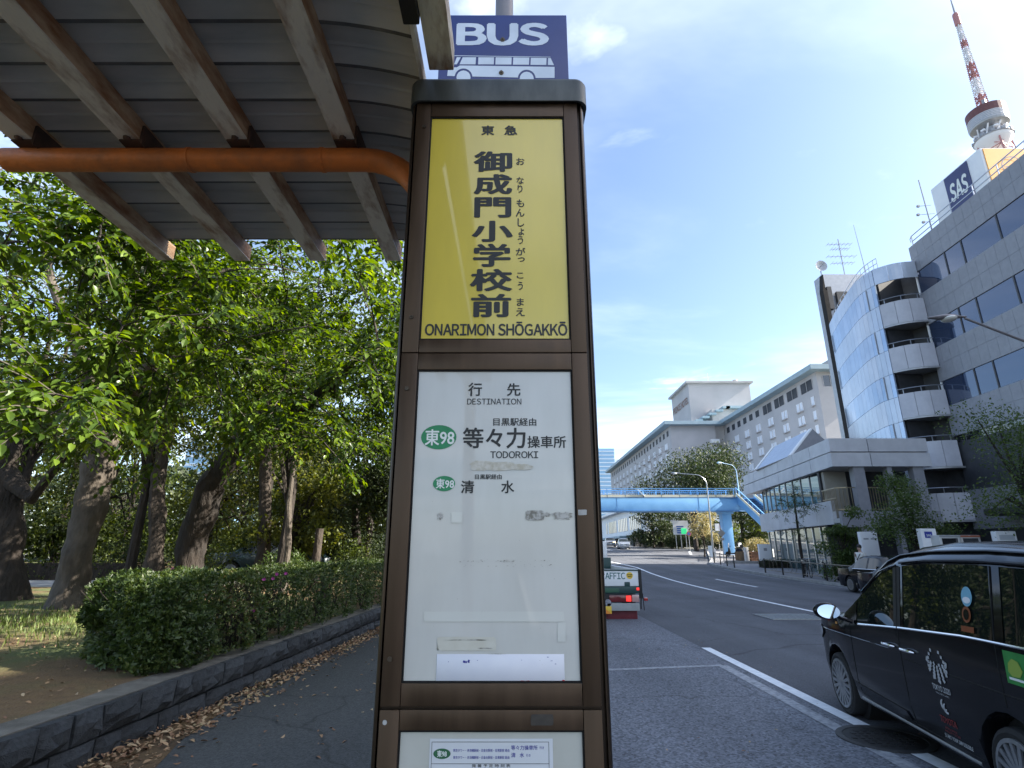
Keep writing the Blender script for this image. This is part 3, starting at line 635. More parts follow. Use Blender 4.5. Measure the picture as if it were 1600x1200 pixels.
mb = MB(); blob(mb, 705, 800, 723, 817, 5, .06, sq=.12); blob(mb, 660, 955.5, 884, 971.5, 6, .03, sq=.05); blob(mb, 871, 972, 884, 1003, 7, .06, sq=.06); mb.build('tape', panelmat('faint tape', (.61, .62, .58), (.58, .58, .53)), dM)
mb = MB(); blob(mb, 682, 995, 776, 1017, 8, .07, 60, sq=.12, yy=PY - .0004); mb.build('tape', m_tape, dM)
def flat(mb, x0, y0, x1, y1, y_, th=.0004, mat=0):
    a = at_y(x0, (y0 + y1) / 2, y_); b = at_y(x1, (y0 + y1) / 2, y_); mb.box(a.x, b.x, y_ - th, y_, PZz(y1, y_), PZz(y0, y_), mat)
mb = MB(); flat(mb, 682, 1022, 882, 1066.5, PY); s = mb.build('blank_sticker', m_sticker, dM, bevel=.0001, seg=1)
mb = MB()
for i, (x, y, w, h) in enumerate(((723, 1031, 5, 6), (727, 1032, 3, 5), (730, 1030, 5, 7), (745, 1031, 2, 1.5), (814, 1031, 2, 1), (700, 1033, 1.5, 2), (854, 1026, 4, 1.5), (860, 1032, 4, 1), (866, 1037, 4, 1))): blob(mb, x, y, x + w, y + h, 60 + i, .6, 12, yy=PY - .0008, sq=.7)
mb.build('ink_traces', m_inkblue, dM)
mb = MB(); blob(mb, 813, 1063, 829, 1067, 71, .4, 16, yy=PY - .0008); blob(mb, 878, 1062, 883, 1067, 72, .4, 10, yy=PY - .0008); mb.build('ink_traces', m_red, dM)
mb = MB(); blob(mb, 903, 796, 917, 805, 81, .08, 20, yy=D0 - .0006, sq=.2); mb.build('tape', m_tapegrey, dM)
for x, y in ((609.5, 1029.6), (636, 607)): MB().lathe([(.0052, -.0022), (.0046, -.0034), (.0016, -.0034), (.0012, -.0018)], tuple(P(x, y)), 12, 'Y').build('screw', m_screw, dM)
for x, y in ((643, 495.6), (663, 198)): MB().lathe([(.0052, -.0022), (.0046, -.0034), (.0016, -.0034), (.0012, -.0018)], tuple(P(x, y)), 12, 'Y').build('screw', m_screw, dU)
# timetable panel
mb = MB(); flat(mb, 667, 1154, 866, 1420, PY); ps = mb.build('timetable_sheet', m_paper, dL)
y2 = PY - .0008; mb = MB(); X0, X1 = PX(674, 1180, y2), PX(858, 1180, y2); th = .0007
for yy in (1159, 1193): mb.box(X0, X1, y2 - .0002, y2, PZz(yy, y2) - th, PZz(yy, y2))
for x in (X0, X1 - th): mb.box(x, x + th, y2 - .0002, y2, .55, PZz(1159, y2) - th)
for i in range(12): mb.box(X0 + th, X1 - th, y2 - .0002, y2, .58 + i * .05, .58 + i * .05 + th)
mb.build('table_rule', m_ink, dL)
mb = MB(); oval(mb, 677, 1169.5, 704, 1186, y2); mb.build('route_badge', m_greend, dL)
mb = MB(); T(mb, '東98', 683, 1172.5, 698, 1183, .02, yy=y2 - .0004); mb.build('lettering', m_inkwhite, dL)
mb = MB()
for k, yy in enumerate((1170, 1181)): T(mb, '東京タワー・赤羽橋駅前・白金台駅前・目黒駅前 経由', 708, yy, 796, yy + 5, .012, yy=y2)
T(mb, '等々力操車所', 798.5, 1164.5, 840, 1172, .014, yy=y2); T(mb, '行き', 843, 1166, 850, 1170.5, .01, yy=y2); T(mb, '清', 798.5, 1176, 805.5, 1183.5, .014, yy=y2); T(mb, '水', 812, 1176, 819, 1183.5, .014, yy=y2); T(mb, '行き', 822, 1178, 829, 1182.5, .01, yy=y2)
mb.build('lettering', m_inkblue, dL)
mb = MB(); T(mb, '発 着 予 定 時 刻 表', 737, 1194, 797.5, 1199, .012, yy=y2); mb.build('lettering', m_ink, dL)
mb = MB(); blob(mb, 829, 1116, 865, 1134, 91, .05, 24, yy=D0 + .0006, sq=.15); mb.build('tape', M('dark tape mark', (.035, .03, .025), (.05, .042, .034), 60, .6), dL)
mb = MB(); blob(mb, 597, 1124, 605, 1134, 92, .2, 10, yy=D0 - .0006, sq=1.); mb.build('tape', m_tapegrey, dL)
# ---------------------------------------------------------------- BUS plate on its pole
D2 = 1.43
bp = thing('bus_sign', 'square blue plate lettered BUS over a white bus outline on a grey pole', 'bus sign', (PX(788, 75, D2), 1.475, .15))
MB().tube([(PX(788, 20, 1.475), 1.475, .15), (PX(788, 20, 1.475), 1.475, 3.6)], .031, 20).build('pole', m_pole, bp, smooth=True)
def q2(x, y, yy=D2 - .0035): return at_y(600 + x / 4, y / 4, yy)
xl, xr = PX(687, 70, D2), PX(886.5, 70, D2); zb2 = PZz(150, D2); zt2 = PZz(25, D2)
mb = MB(); mb.box(xl, xr, D2 - .003, D2, zb2, zt2); plate = mb.build('plate', m_signblue, bp, bevel=.0012)
mb = MB(); a = q2(452, 285); b = q2(1031, 143); put_text(mb, 'BUS', (PX(713, 54, D2 - .0036), D2 - .0036, a.z), (1, 0, 0), (0, 0, 1), PX(857.7, 54, D2 - .0036) - PX(713, 54, D2 - .0036), b.z - a.z, .05); mb.build('lettering', m_signwhite, plate)
mb = MB()
def poly(mb, pts, yy=D2 - .0036, mat=0): mb.add([tuple(at_y(600 + x / 4, y / 4, yy)) for x, y in pts], [tuple(range(len(pts)))], mat)
for w in ([(492, 358), (575, 358), (572, 402), (472, 402)], [(455, 358), (480, 358), (455, 402), (438, 402)], [(590, 358), (688, 358), (686, 402), (588, 402)], [(698, 358), (798, 359), (796, 403), (696, 403)], [(808, 359), (908, 360), (906, 404), (806, 404)], [(918, 361), (1016, 362), (1014, 406), (916, 405)], [(1026, 362), (1042, 363), (1062, 407), (1024, 406)], [(440, 346), (1040, 355), (1040, 358), (440, 350)]): poly(mb, w)
n = 16; arc = lambda cx, cy, r, a0, a1: [(cx + r * cos(radians(a0 + (a1 - a0) * i / n)), cy - r * sin(radians(a0 + (a1 - a0) * i / n))) for i in range(n + 1)]
poly(mb, [(395, 474), (399, 437), (408, 421), (455, 421), (474, 409), (1066, 418), (1066, 487), (948, 487)] + arc(892, 492, 56, 5, 175) + [(835, 484), (553, 478)] + arc(497, 484, 56, 5, 170) + [(440, 476)])
poly(mb, arc(497, 484, 44, 0, 360)[:-1], D2 - .0038); poly(mb, arc(892, 492, 44, 0, 360)[:-1], D2 - .0038)
mb.build('bus_outline', m_signwhite, plate)
for x, y in ((741, 250), (733, 457)): MB().lathe([(.008, 0), (.008, -.003), (.0045, -.0045), (.004, -.008), (.001, -.009)], tuple(q2(x, y)), 10, 'Y').build('bolt', m_screw, plate)
# ---------------------------------------------------------------- the shelter overhead
HB = CZ + 1.225                                  # underside of the beams
sh = thing('bus_shelter', 'bus shelter roof of ribbed steel sheets on rusty beams and an orange pipe', 'bus shelter', (-.9, .9, .15))
m_groove = M('shaded sheet lip', (.10, .095, .08), (.20, .19, .16), 6, .8)  # shade of the grooves, painted dark into the lip colour
ZR = HB + .078; xa, xb = -1.63, -.245; pitch = .1285
k = 0; y = 2.115
xs_ = [xa, -.9, -.56, -.48, -.42, -.37, -.33, -.29, -.255, xb]
def zx(x): return -.055 * max(0., (x + .56) / .315) ** 2
while y - pitch * (k + 1) > -1.7:
    y1 = y - pitch * k; y0 = y1 - pitch + .004; mb = MB()
    # one folded sheet, from its overlap lip (dark step) to the next one
    pf = [(y1, .012), (y1 - .003, -.010), (y1 - .016, -.012), (y1 - .062, .0035), (y1 - .066, -.0015), (y1 - .072, .004), (y0, .012), (y0 - .014, .0175)]
    vs = []
    for x in xs_: vs += [(x, yy, ZR + zz + zx(x)) for yy, zz in pf]
    for x in xs_: vs += [(x, yy, ZR + zz + zx(x) + .0035) for yy, zz in pf]
    m_ = len(pf); N_ = len(xs_); fs = []
    for i in range(N_ - 1):
        for j in range(m_ - 1): fs += [(i * m_ + j, i * m_ + j + 1, (i + 1) * m_ + j + 1, (i + 1) * m_ + j), ((N_ + i) * m_ + j, (N_ + i + 1) * m_ + j, (N_ + i + 1) * m_ + j + 1, (N_ + i) * m_ + j + 1)]
        for j in (0, m_ - 1): fs.append((i * m_ + j, (i + 1) * m_ + j, (N_ + i + 1) * m_ + j, (N_ + i) * m_ + j))
    mb.add(vs, fs)
    for q, f_ in enumerate(mb.f):
        jj = {v_ % m_ for v_ in f_}
        if jj <= {0, 1, 2}: mb.m[q] = 1
    mb.build('roof_sheet', [m_roof, m_groove], sh); k += 1
for i, x in enumerate((-1.528, -1.192, -.858, -.524)):
    mb = MB(); w = .033; y0, y1 = -1.6, 2.175 if i else 2.17
    mb.box(x - w, x + w, y0, y1, HB, HB + .004); mb.box(x - w, x - w + .004, y0, y1, HB + .004, HB + .066); mb.box(x + w - .004, x + w, y0, y1, HB + .004, HB + .066, 1)
    mb.box(x - w + .004, x + w - .004, y0, y1, HB + .062, HB + .066)
    b = mb.build('beam', [m_beam, m_beamr], sh)
mb = MB(); x = -.188; w = .033
mb.box(x - w, x + w, -1.6, 1.165, HB, HB + .07); mb.build('beam', m_beam, sh, bevel=.003)
MB().box(xb - .004, xb + .006, -1.6, 2.1, ZR - .085, ZR - .045).build('edge_strip', m_beam, sh)
MB().box(-.262, -.222, .86, 1.02, HB - .015, HB + .07).build('bracket', m_black, sh, bevel=.004)
M_br = M('rusted bracket', (.05, .03, .02), (.10, .05, .03), 20, .8)
for yp in (1.47, -1.05):
    zc = HB - .038; r = .036; path = [(-1.605, yp, zc), (-1.2, yp, zc), (-.8, yp, zc), (-.47, yp, zc)]
    path += [(-.47 + .2 * sin(a), yp, zc - .2 + .2 * cos(a)) for a in [pi / 2 * i / 8 for i in range(1, 9)]] + [(-.27, yp, .15)]
    MB().tube(path, r, 20).build('pipe_post', m_rust, sh, smooth=True)
    for xx in (-1.02, -.60): MB().tube([(xx - .006, yp, zc), (xx - .005, yp, zc), (xx + .005, yp, zc), (xx + .006, yp, zc)], [r, r + .0025, r + .0025, r], 20).build('weld_collar', m_rust, sh, smooth=True)
    for xx in (-1.528, -1.192, -.858, -.524):
        for sy in (-.03, .025): MB().lathe([(.011, 0), (.011, -.006), (.006, -.009)], (xx, yp + sy * 1.9, HB - .0005), 6).build('bolt', M_br, sh)
        mb = MB(); mb.prism([(xx - .03, HB - .006), (xx - .03, HB - .001), (xx + .034, HB - .001), (xx + .034, HB + .05), (xx + .042, HB + .05), (xx + .042, HB - .02), (xx + .034, HB - .006)], lambda p, q, a: (p, a, q), yp - .05, yp + .045); mb.build('bracket', M_br, sh)
from mathutils import noise
# ---------------------------------------------------------------- trees
def skeleton(trunk, targets, seed, r_end=.012, wob=.12, sag=.0):
    """tubes from trunk path (x,y,z,r) out to every target; returns paths and the tips"""
    r = random.Random(seed); nodes_ = [(Vector(p[:3]), p[3], k) for k, p in enumerate(trunk)]
    free = max(1, len(trunk) // 2); top = Vector(trunk[-1][:3]); paths = []; tips = []
    usable = nodes_[free:]
    for tg in sorted(targets, key=lambda q: (Vector(q) - top).length):
        tg = Vector(tg); best = min(usable, key=lambda n: (n[0] - tg).length * (1.0 if n[0].z <= tg.z + .6 else 1.25) - n[1] * 2.)
        a = best[0]; d = tg - a; L = d.length
        if L < .25: continue
        k = max(3, int(L / .45)); r0 = max(r_end, min(best[1] * .62, .02 + L * .018)); pts = []; off = Vector((r.gauss(0, 1), r.gauss(0, 1), abs(r.gauss(0, .7)))) * wob * L
        for i in range(k + 1):
            t = i / k; p = a + d * t + off * sin(pi * t) * .8 + Vector((r.gauss(0, .02), r.gauss(0, .02), r.gauss(0, .02))) * L * (1 if 0 < i < k else 0) + Vector((0, 0, -sag * L * t * t))
            rr = lerp(r0, r_end, t ** .8); pts.append((p, rr))
            if i: usable.append((p, rr, 0))
        paths.append(pts); tips.append((pts[-1][0], (pts[-1][0] - pts[-2][0]).normalized())); 
        for i in range(1, k):
            if r.random() < .45: tips.append((pts[i][0], Vector((r.gauss(0, 1), r.gauss(0, 1), r.gauss(0, .4))).normalized()))
    return paths, tips
def twigs(tips, seed, per=4, length=(.4, .9), step=.055, droop=.5, leaf=(.07, .11), flat_=.35):
    """leafy sprays: leaves sit alternately along drooping twigs and hang a little"""
    r = random.Random(seed); P = []; D = []; N = []; L = []; wood = []
    for p, d in tips:
        for _ in range(per):
            v = (d + Vector((r.gauss(0, .8), r.gauss(0, .8), r.gauss(0, .35)))).normalized(); ln = r.uniform(*length); n = int(ln / step); q = p.copy(); pts = [q.copy()]
            for i in range(n):
                v = (v + Vector((r.gauss(0, .06), r.gauss(0, .06), -droop * step * 1.4))).normalized(); q = q + v * step
                if i % 3 == 2: pts.append(q.copy())
                sd = v.cross(Vector((0, 0, 1)));
                if sd.length < .1: sd = v.orthogonal()
                sd.normalize(); s = 1 if i % 2 else -1
                ld = (v * .55 + sd * s * .75 + Vector((0, 0, -.35)) + Vector((r.gauss(0, .22), r.gauss(0, .22), r.gauss(0, .22)))).normalized()
                ln_ = Vector((r.gauss(0, flat_), r.gauss(0, flat_), 1)); P.append(q[:]); D.append(ld[:]); N.append(ln_[:]); L.append(r.uniform(*leaf) * (1. if i < n - 2 else .8))
            if len(pts) > 1: wood.append(pts)
    return np.array(P), np.array(D), np.array(N), np.array(L), wood
def ellipsoid(c, rad, n, seed, shell=.45, zmin=None):
    r = random.Random(seed); o = []
    while len(o) < n:
        v = Vector((r.uniform(-1, 1), r.uniform(-1, 1), r.uniform(-1, 1)))
        if shell < v.length < 1:
            p = (c[0] + v.x * rad[0], c[1] + v.y * rad[1], c[2] + v.z * rad[2])
            if zmin is None or p[2] > zmin: o.append(p)
    return o
def build_tree(name, label, trunk, targets, leafm, barkm, seed, per=4, length=(.4, .9), step=.055, droop=.5, leaf=(.07, .11), wob=.12, r_end=.010, group=None, hi=True, nt_=12, wr=.58, twig=True, cat='tree', keep=None, forks=(), sag=0., singles=0):
    t = thing(name, label, cat, tuple(trunk[0][:3]), 0, group)
    mb = MB(); r = random.Random(seed)
    # trunk with a slight swell and buttress
    tp = []
    for i, p in enumerate(trunk): tp.append(p)
    dense = []
    for a, b in zip(tp[:-1], tp[1:]):
        for i in range(9): u = i / 9; dense.append(tuple(lerp(a[k], b[k], u) for k in range(4)))
    dense.append(tp[-1]); rs = [p[3] * (1 + .05 * r.gauss(0, 1)) for p in dense]
    rs[0] *= 1.45; rs[1] *= 1.12
    rs = [p[3] * (1 + .5 * max(0, 1 - i / 7) ** 2) for i, p in enumerate(dense)]; mb.tube([p[:3] for p in dense], rs, max(16, nt_)) if nt_ >= 12 else mb.tube([p[:3] for p in dense], rs, nt_)
    for q, p in enumerate(mb.v):
        v = Vector(p); f_ = trunk[0][3] * .28; mb.v[q] = tuple(v + Vector((noise.noise(v * 2.2), noise.noise(v * 2.2 + Vector((9, 0, 0))), 0)) * f_ + Vector((noise.noise(v * 6), noise.noise(v * 6 + Vector((5, 0, 0))), 0)) * f_ * .35)
    for f in forks: mb.tube([q[:3] for q in f], [q[3] for q in f], 10)
    mb.build('trunk', barkm, t, smooth=True)
    sk = list(trunk) 
    paths, tips = skeleton(trunk if not forks else list(trunk) + [q for f in forks for q in f[1:]], targets, seed, r_end, wob, sag)
    mb = MB()
    for pts in paths: mb.tube([p for p, _ in pts], [q for _, q in pts], 6 if pts[0][1] > .03 else 4, caps=False)
    mb.build('branches', barkm, t, smooth=True)['kind'] = 'stuff'
    if keep: tips = [q for q in tips if keep(q[0])]
    Pp, D, N, L, wood = twigs(tips, seed + 1, per, length, step, droop, leaf)
    if twig:
        mb = MB()
        for pts in wood: mb.tube(pts, [.0045] * (len(pts) - 1) + [.0015], 3, caps=False)
        mb.build('twigs', m_twig, t)['kind'] = 'stuff'
    if singles:                     # the leaves that show largest are parts of their own
        cd_ = np.linalg.norm(Pp - np.array([0, 0, CZ]), axis=1); vis = (Pp[:, 1] > 1) & (np.abs(Pp[:, 0]) < Pp[:, 1] * 1.0); order = np.argsort(np.where(vis, cd_ / L, 1e9)); sel = order[:singles]; rest = order[singles:]
        V, F = leaf_arrays(np.zeros((1, 3)), np.array([[1., 0, 0]]), np.array([[0, 0, 1.]]), np.ones(1), wr, .35, True); me = bpy.data.meshes.new('leaf'); me.from_pydata(V.tolist(), [], F.tolist()); me.materials.append(leafm); org = Vector(t.location)
        for i in sel:
            d = Vector(D[i]).normalized(); sd = d.cross(Vector(N[i])).normalized(); n_ = sd.cross(d); k_ = L[i]
            o = bpy.data.objects.new('leaf', me); link(o, t); R = Matrix((d, -sd, n_)).transposed().to_4x4(); o.matrix_local = Matrix.Translation(Vector(Pp[i]) - org) @ R @ Matrix.Scale(k_, 4)
        Pp, D, N, L = Pp[rest], D[rest], N[rest], L[rest]
    leaves('crown', Pp, D, N, L, leafm, t, wr, .35, hi)['kind'] = 'stuff'
    return t
# the big pale-barked tree beside the hedge's end
zg = park_z(-8.7, 11.7)
def px_pt(px, py, y): p = at_y(px, py, y); return (p.x, p.y, p.z)
def R_(px, y): return px / 861 * y * 1.05
tr1 = [px_pt(100, 960, 11.8)[:2] + (zg - .1, .31), px_pt(120, 880, 11.8) + (.29,), px_pt(140, 790, 11.9) + (.28,), px_pt(158, 720, 12.0) + (.30,), px_pt(166, 672, 12.0) + (.33,)]
f1 = [tr1[-1], px_pt(205, 610, 11.6) + (.19,), px_pt(245, 560, 11) + (.14,), px_pt(290, 500, 10.2) + (.10,), px_pt(330, 430, 9.5) + (.06,)]
f2 = [tr1[-1], px_pt(150, 620, 12.2) + (.18,), px_pt(120, 540, 12.4) + (.14,), px_pt(80, 440, 12.4) + (.10,), px_pt(60, 340, 12.4) + (.07,)]
f3 = [tr1[-1], px_pt(190, 600, 12.6) + (.18,), px_pt(210, 520, 13.2) + (.14,), px_pt(220, 420, 13.5) + (.09,)]
tg1 = ellipsoid((-6.2, 8.6, 5.6), (4.2, 4.2, 2.6), 95, 11, .15) + ellipsoid((-8.5, 12, 7.5), (4.5, 4, 3), 60, 12, .2) + ellipsoid((-7.5, 8.5, 4.2), (2.5, 2.5, 1.0), 22, 18, .1)
build_tree('broadleaf_tree', 'big pale-barked park tree with forked trunk beside the end of the hedge', tr1, tg1, m_leafA, m_barkl, 21, 6, (.4, .95), .058, .45, (.095, .15), .13, forks=(f1, f2, f3))
# a leaning dark trunk behind the hedge
zg2 = park_z(-7.8, 14)
tr2 = [(-7.75, 14.0, zg2 - .1, .38), px_pt(300, 850, 13.9) + (.33,), px_pt(330, 760, 13.6) + (.30,), px_pt(368, 700, 13.2) + (.26,), px_pt(412, 664, 12.8) + (.22,)]
g1 = [tr2[-1], px_pt(470, 640, 12) + (.17,), px_pt(520, 600, 11) + (.11,), px_pt(560, 560, 10) + (.06,)]
g2 = [tr2[-1], px_pt(425, 620, 13) + (.2,), px_pt(410, 540, 13) + (.14,), px_pt(400, 440, 13) + (.08,)]
tg2 = ellipsoid((-3.3, 9.3, 5.2), (2.7, 3.8, 2.2), 110, 13, .1) + ellipsoid((-1.6, 13, 6.0), (1.3, 4.0, 2.0), 36, 19, .1) + ellipsoid((-4.2, 13, 6.8), (3.6, 3.5, 2.6), 60, 14, .15)
build_tree('broadleaf_tree', 'dark leaning park tree with its crown over the hedge and pavement', tr2, tg2, m_leafA, m_barkd, 22, 6, (.4, .9), .058, .5, (.095, .145), .12, forks=(g1, g2))
# a near tree whose trunk stands left of the frame; its boughs hang in
tr3 = [(-8.2, 5.2, .45, .32), (-8.0, 5.2, 2.2, .28), (-7.4, 5.3, 3.8, .22), (-6.3, 5.6, 4.9, .15)]
tg3 = ellipsoid((-5.0, 6.0, 4.3), (2.2, 1.5, 1.3), 40, 15, .1) + [(-3.95, 4.45, 2.72), (-3.75, 4.6, 2.95), (-4.2, 4.7, 3.0)]
build_tree('broadleaf_tree', 'near park tree whose leafy boughs hang in from the left edge', tr3, tg3, m_leafA, m_barkd, 23, 5, (.35, .8), .055, .7, (.09, .15), .14, singles=240)
# dark trunk at the picture's left border
tr4 = [px_pt(8, 925, 13)[:2] + (park_z(-12.5, 13) - .1, .36), px_pt(14, 830, 13) + (.30,), px_pt(6, 740, 13) + (.27,), px_pt(20, 640, 13) + (.22,), px_pt(60, 590, 13) + (.2,)]
h1 = [tr4[2], px_pt(50, 780, 12.8) + (.12,), px_pt(95, 720, 12.6) + (.08,), px_pt(130, 670, 12.4) + (.05,)]
tg4 = ellipsoid((-11.5, 13.5, 6.3), (4, 3.5, 2.8), 60, 16, .2)
build_tree('broadleaf_tree', 'dark-barked park tree at the left edge with a broken stub', tr4, tg4, m_leafB, m_barkd, 24, 6, (.4, .9), .075, .5, (.09, .13), .12, forks=(h1,), hi=False)
# slim trunks further in
def slim(px, base_py, y, top_py, lean, rad, label, barkm, leafm, seed, nt_=70, crown=(2.8, 2.4, 2.3), cz=1.9, leaf=(.11, .17), per=5):
    x = at_y(px, base_py, y).x; z0 = park_z(x, y) + g(y) - .1; zt_ = at_y(px, top_py, y).z; x2 = at_y(px + lean, top_py, y).x
    tr = [(x, y, z0, rad * 1.1), (lerp(x, x2, .3) + .05, y, lerp(z0, zt_, .33), rad), (lerp(x, x2, .7) - .04, y, lerp(z0, zt_, .66), rad * .85), (x2, y, zt_, rad * .7), (x2 + .2, y, zt_ + 1.2, rad * .4)]
    tg = ellipsoid((x2, y, zt_ + cz), crown, nt_, seed, .3)
    return build_tree('broadleaf_tree', label, tr, tg, leafm, barkm, seed, per, (.5, 1.1), .10, .4, leaf, .12, hi=False, twig=False, nt_=9)
slim(243, 880, 19, 690, 12, .26, 'slim park tree with a forked trunk between the pale tree and the leaning tree', m_bark, m_leafO, 31)
slim(412, 880, 21, 660, 8, .24, 'straight park tree with a sunlit trunk right of the leaning tree', m_bark, m_leafB, 32)
slim(446, 880, 17, 720, 14, .095, 'thin pale crooked sapling behind the middle of the hedge', m_barkl, m_leafO, 33, 26, (1.6, 1.5, 1.3), .9, (.09, .13))
slim(562, 880, 24, 790, -6, .2, 'low dark tree near the bus stop pillar beyond the hedge', m_barkd, m_leafD, 34, 44, (2.8, 2.6, 2.0), .6)
st = thing('tree_stump', 'short sawn-off sunlit trunk standing behind the hedge', 'tree stump', (at_y(492, 880, 18).x, 18, park_z(-6.5, 18) - .05))
bx = at_y(492, 880, 18); MB().tube([(bx.x, 18, .5), (bx.x + .02, 18, 1.2), (bx.x + .05, 18, at_y(492, 826, 18).z)], [.16, .13, .12], 12).build('trunk', m_bark, st, smooth=True)
# background trees of the park, each with its own trunk and a lumpy crown
def far_tree(x, y, h, crad, leafm, label, seed, n=2600, leaf=(.16, .28), lumps=9, trunk_r=.2, zlow=.3, barkm=None, cat='tree', name='broadleaf_tree', zg=None, group=None):
    z0 = (park_z(x, y) + g(y) - .1) if zg is None else zg; t = thing(name, label, cat, (x, y, z0), 0, group); r = random.Random(seed)
    lump = []
    for k in range(lumps):
        a = r.uniform(0, 2 * pi); rr = crad * r.uniform(.15, .75); zz = z0 + h * r.uniform(zlow, .92); lump.append((Vector((x + rr * cos(a), y + rr * sin(a), zz)), crad * r.uniform(.28, .52)))
    mb = MB(); top = (x + r.uniform(-.3, .3), y, z0 + h * .6)
    mb.tube([(x, y, z0), (x + r.uniform(-.15, .15), y, z0 + h * .3), top], [trunk_r, trunk_r * .75, trunk_r * .4], 8); mb.build('trunk', barkm or m_barkd, t, smooth=True)
    mb = MB()
    for c, q in lump: mb.tube([Vector((x, y, z0 + h * r.uniform(.25, .5))), (Vector(top) + c) / 2 + Vector((0, 0, -.2)), c], [trunk_r * .45, trunk_r * .3, .02], 5, caps=False)
    mb.build('branches', barkm or m_barkd, t, smooth=True)['kind'] = 'stuff'
    gen = np.random.default_rng(seed); Pp = []
    for c, q in lump:
        m_ = max(40, n // lumps); d = nrm(gen.normal(size=(m_, 3))); rad = q * (gen.random(m_) ** .45); p = np.array(c) + d * rad[:, None] * np.array([1.15, 1.15, .75]); Pp.append(p)
    Pp = np.concatenate(Pp); m_ = len(Pp); D = gen.normal(size=(m_, 3)); D[:, 2] -= .5; N = gen.normal(0, .5, (m_, 3)); N[:, 2] += 1
    leaves('crown', Pp, D, N, gen.uniform(leaf[0], leaf[1], m_), leafm, t, .6, .3)['kind'] = 'stuff'; return t
bg_trees = [
 (-20, 18, 6.5, 2.8, m_leafD, 'dark rounded tree far left behind the border trunk'),
 (-17.5, 24, 7.5, 3.2, m_leafB, 'bushy park tree left of the pale tree, beyond the path'),
 (-24, 27, 9, 3.6, m_leafO, 'olive-leaved tall tree at far left of the park'),
 (-14.8, 28, 6.2, 3.0, m_leafO, 'sunny olive tree seen right of the pale trunk'),
 (-12.2, 30, 7.2, 3.0, m_leafB, 'broad tree behind the slim forked trunk'),
 (-9.2, 27, 5.6, 2.8, m_leafD, 'dark evergreen behind the leaning trunk'),
 (-8.2, 22, 4.6, 2.2, m_leafO, 'young olive tree with drooping pale leaves right of the leaning trunk'),
 (-6.6, 26, 7.4, 2.7, m_leafB, 'leafy tree above the thin pale sapling'),
 (-4.6, 22, 5.2, 2.0, m_leafD, 'dark evergreen close to the pillar behind the hedge'),
 (-2.6, 27, 8.2, 2.3, m_leafB, 'tall leafy tree just left of the pillar over the pavement'),
 (-5.5, 34, 9, 3.2, m_leafD, 'tall dark evergreen deep in the park'),
 (-18, 38, 9, 4, m_leafD, 'wide dark tree at the back of the park, left'),
 (-11, 40, 8.5, 4, m_leafD, 'wide dark tree at the back of the park, middle'),
 (-27, 40, 11, 4.4, m_leafB, 'large tree at the back of the park, far left'),
 (-33, 30, 9.5, 4.2, m_leafD, 'dark tree at the leftmost back of the park'),
 (-15, 45, 9, 4.5, m_leafD, 'dark tree closing the park behind the slim trunks'),
 (-22, 46, 10, 4.5, m_leafD, 'dark tree closing the park on the left'),
 (-7, 42, 9, 4, m_leafD, 'dark tree closing the park towards the pillar'),
 (-31, 44, 10, 5, m_leafD, 'dark tree closing the park at the far left'),
 (-2.0, 44, 9.5, 3.2, m_leafB, 'street side tree behind the pillar, beyond the park'),
  (-7.0, 17.5, 9.5, 3.0, m_leafB, 'tall leafy tree whose crown rises behind the leaning tree'),
 (-12.5, 19, 11, 3.4, m_leafB, 'tall leafy tree whose crown rises right of the pale trunk'),
 (-18.5, 21, 12, 4.0, m_leafB, 'tall tree at far left whose crown fills the gap above the border trunk'),
 (-3.2, 19.5, 9.8, 2.3, m_leafA, 'bright leafy tree beside the pavement just left of the pillar'),
 (-10.5, 24, 14, 4.6, m_leafB, 'very tall tree whose dark crown closes the sky above the slim trunks'),
 (-16.5, 26, 15, 5.2, m_leafB, 'very tall tree whose crown closes the sky left of the pale trunk'),
 (-5.0, 25, 13.5, 3.6, m_leafB, 'very tall tree whose crown closes the sky left of the pillar'),
 (-23, 29, 16, 5.8, m_leafB, 'very tall tree whose crown closes the sky at far left'),
]
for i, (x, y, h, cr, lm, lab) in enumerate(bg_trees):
    h *= 1.12; far_tree(x, y, h, cr, lm, lab, 200 + i, (9000 if i >= 20 else 5200) if y < 30 else 3600, (.10, .17) if i >= 20 else (.13, .22) if y < 30 else (.2, .34), 14, (.17), (.40 if i >= 20 else .22), group='trees deep in the park')
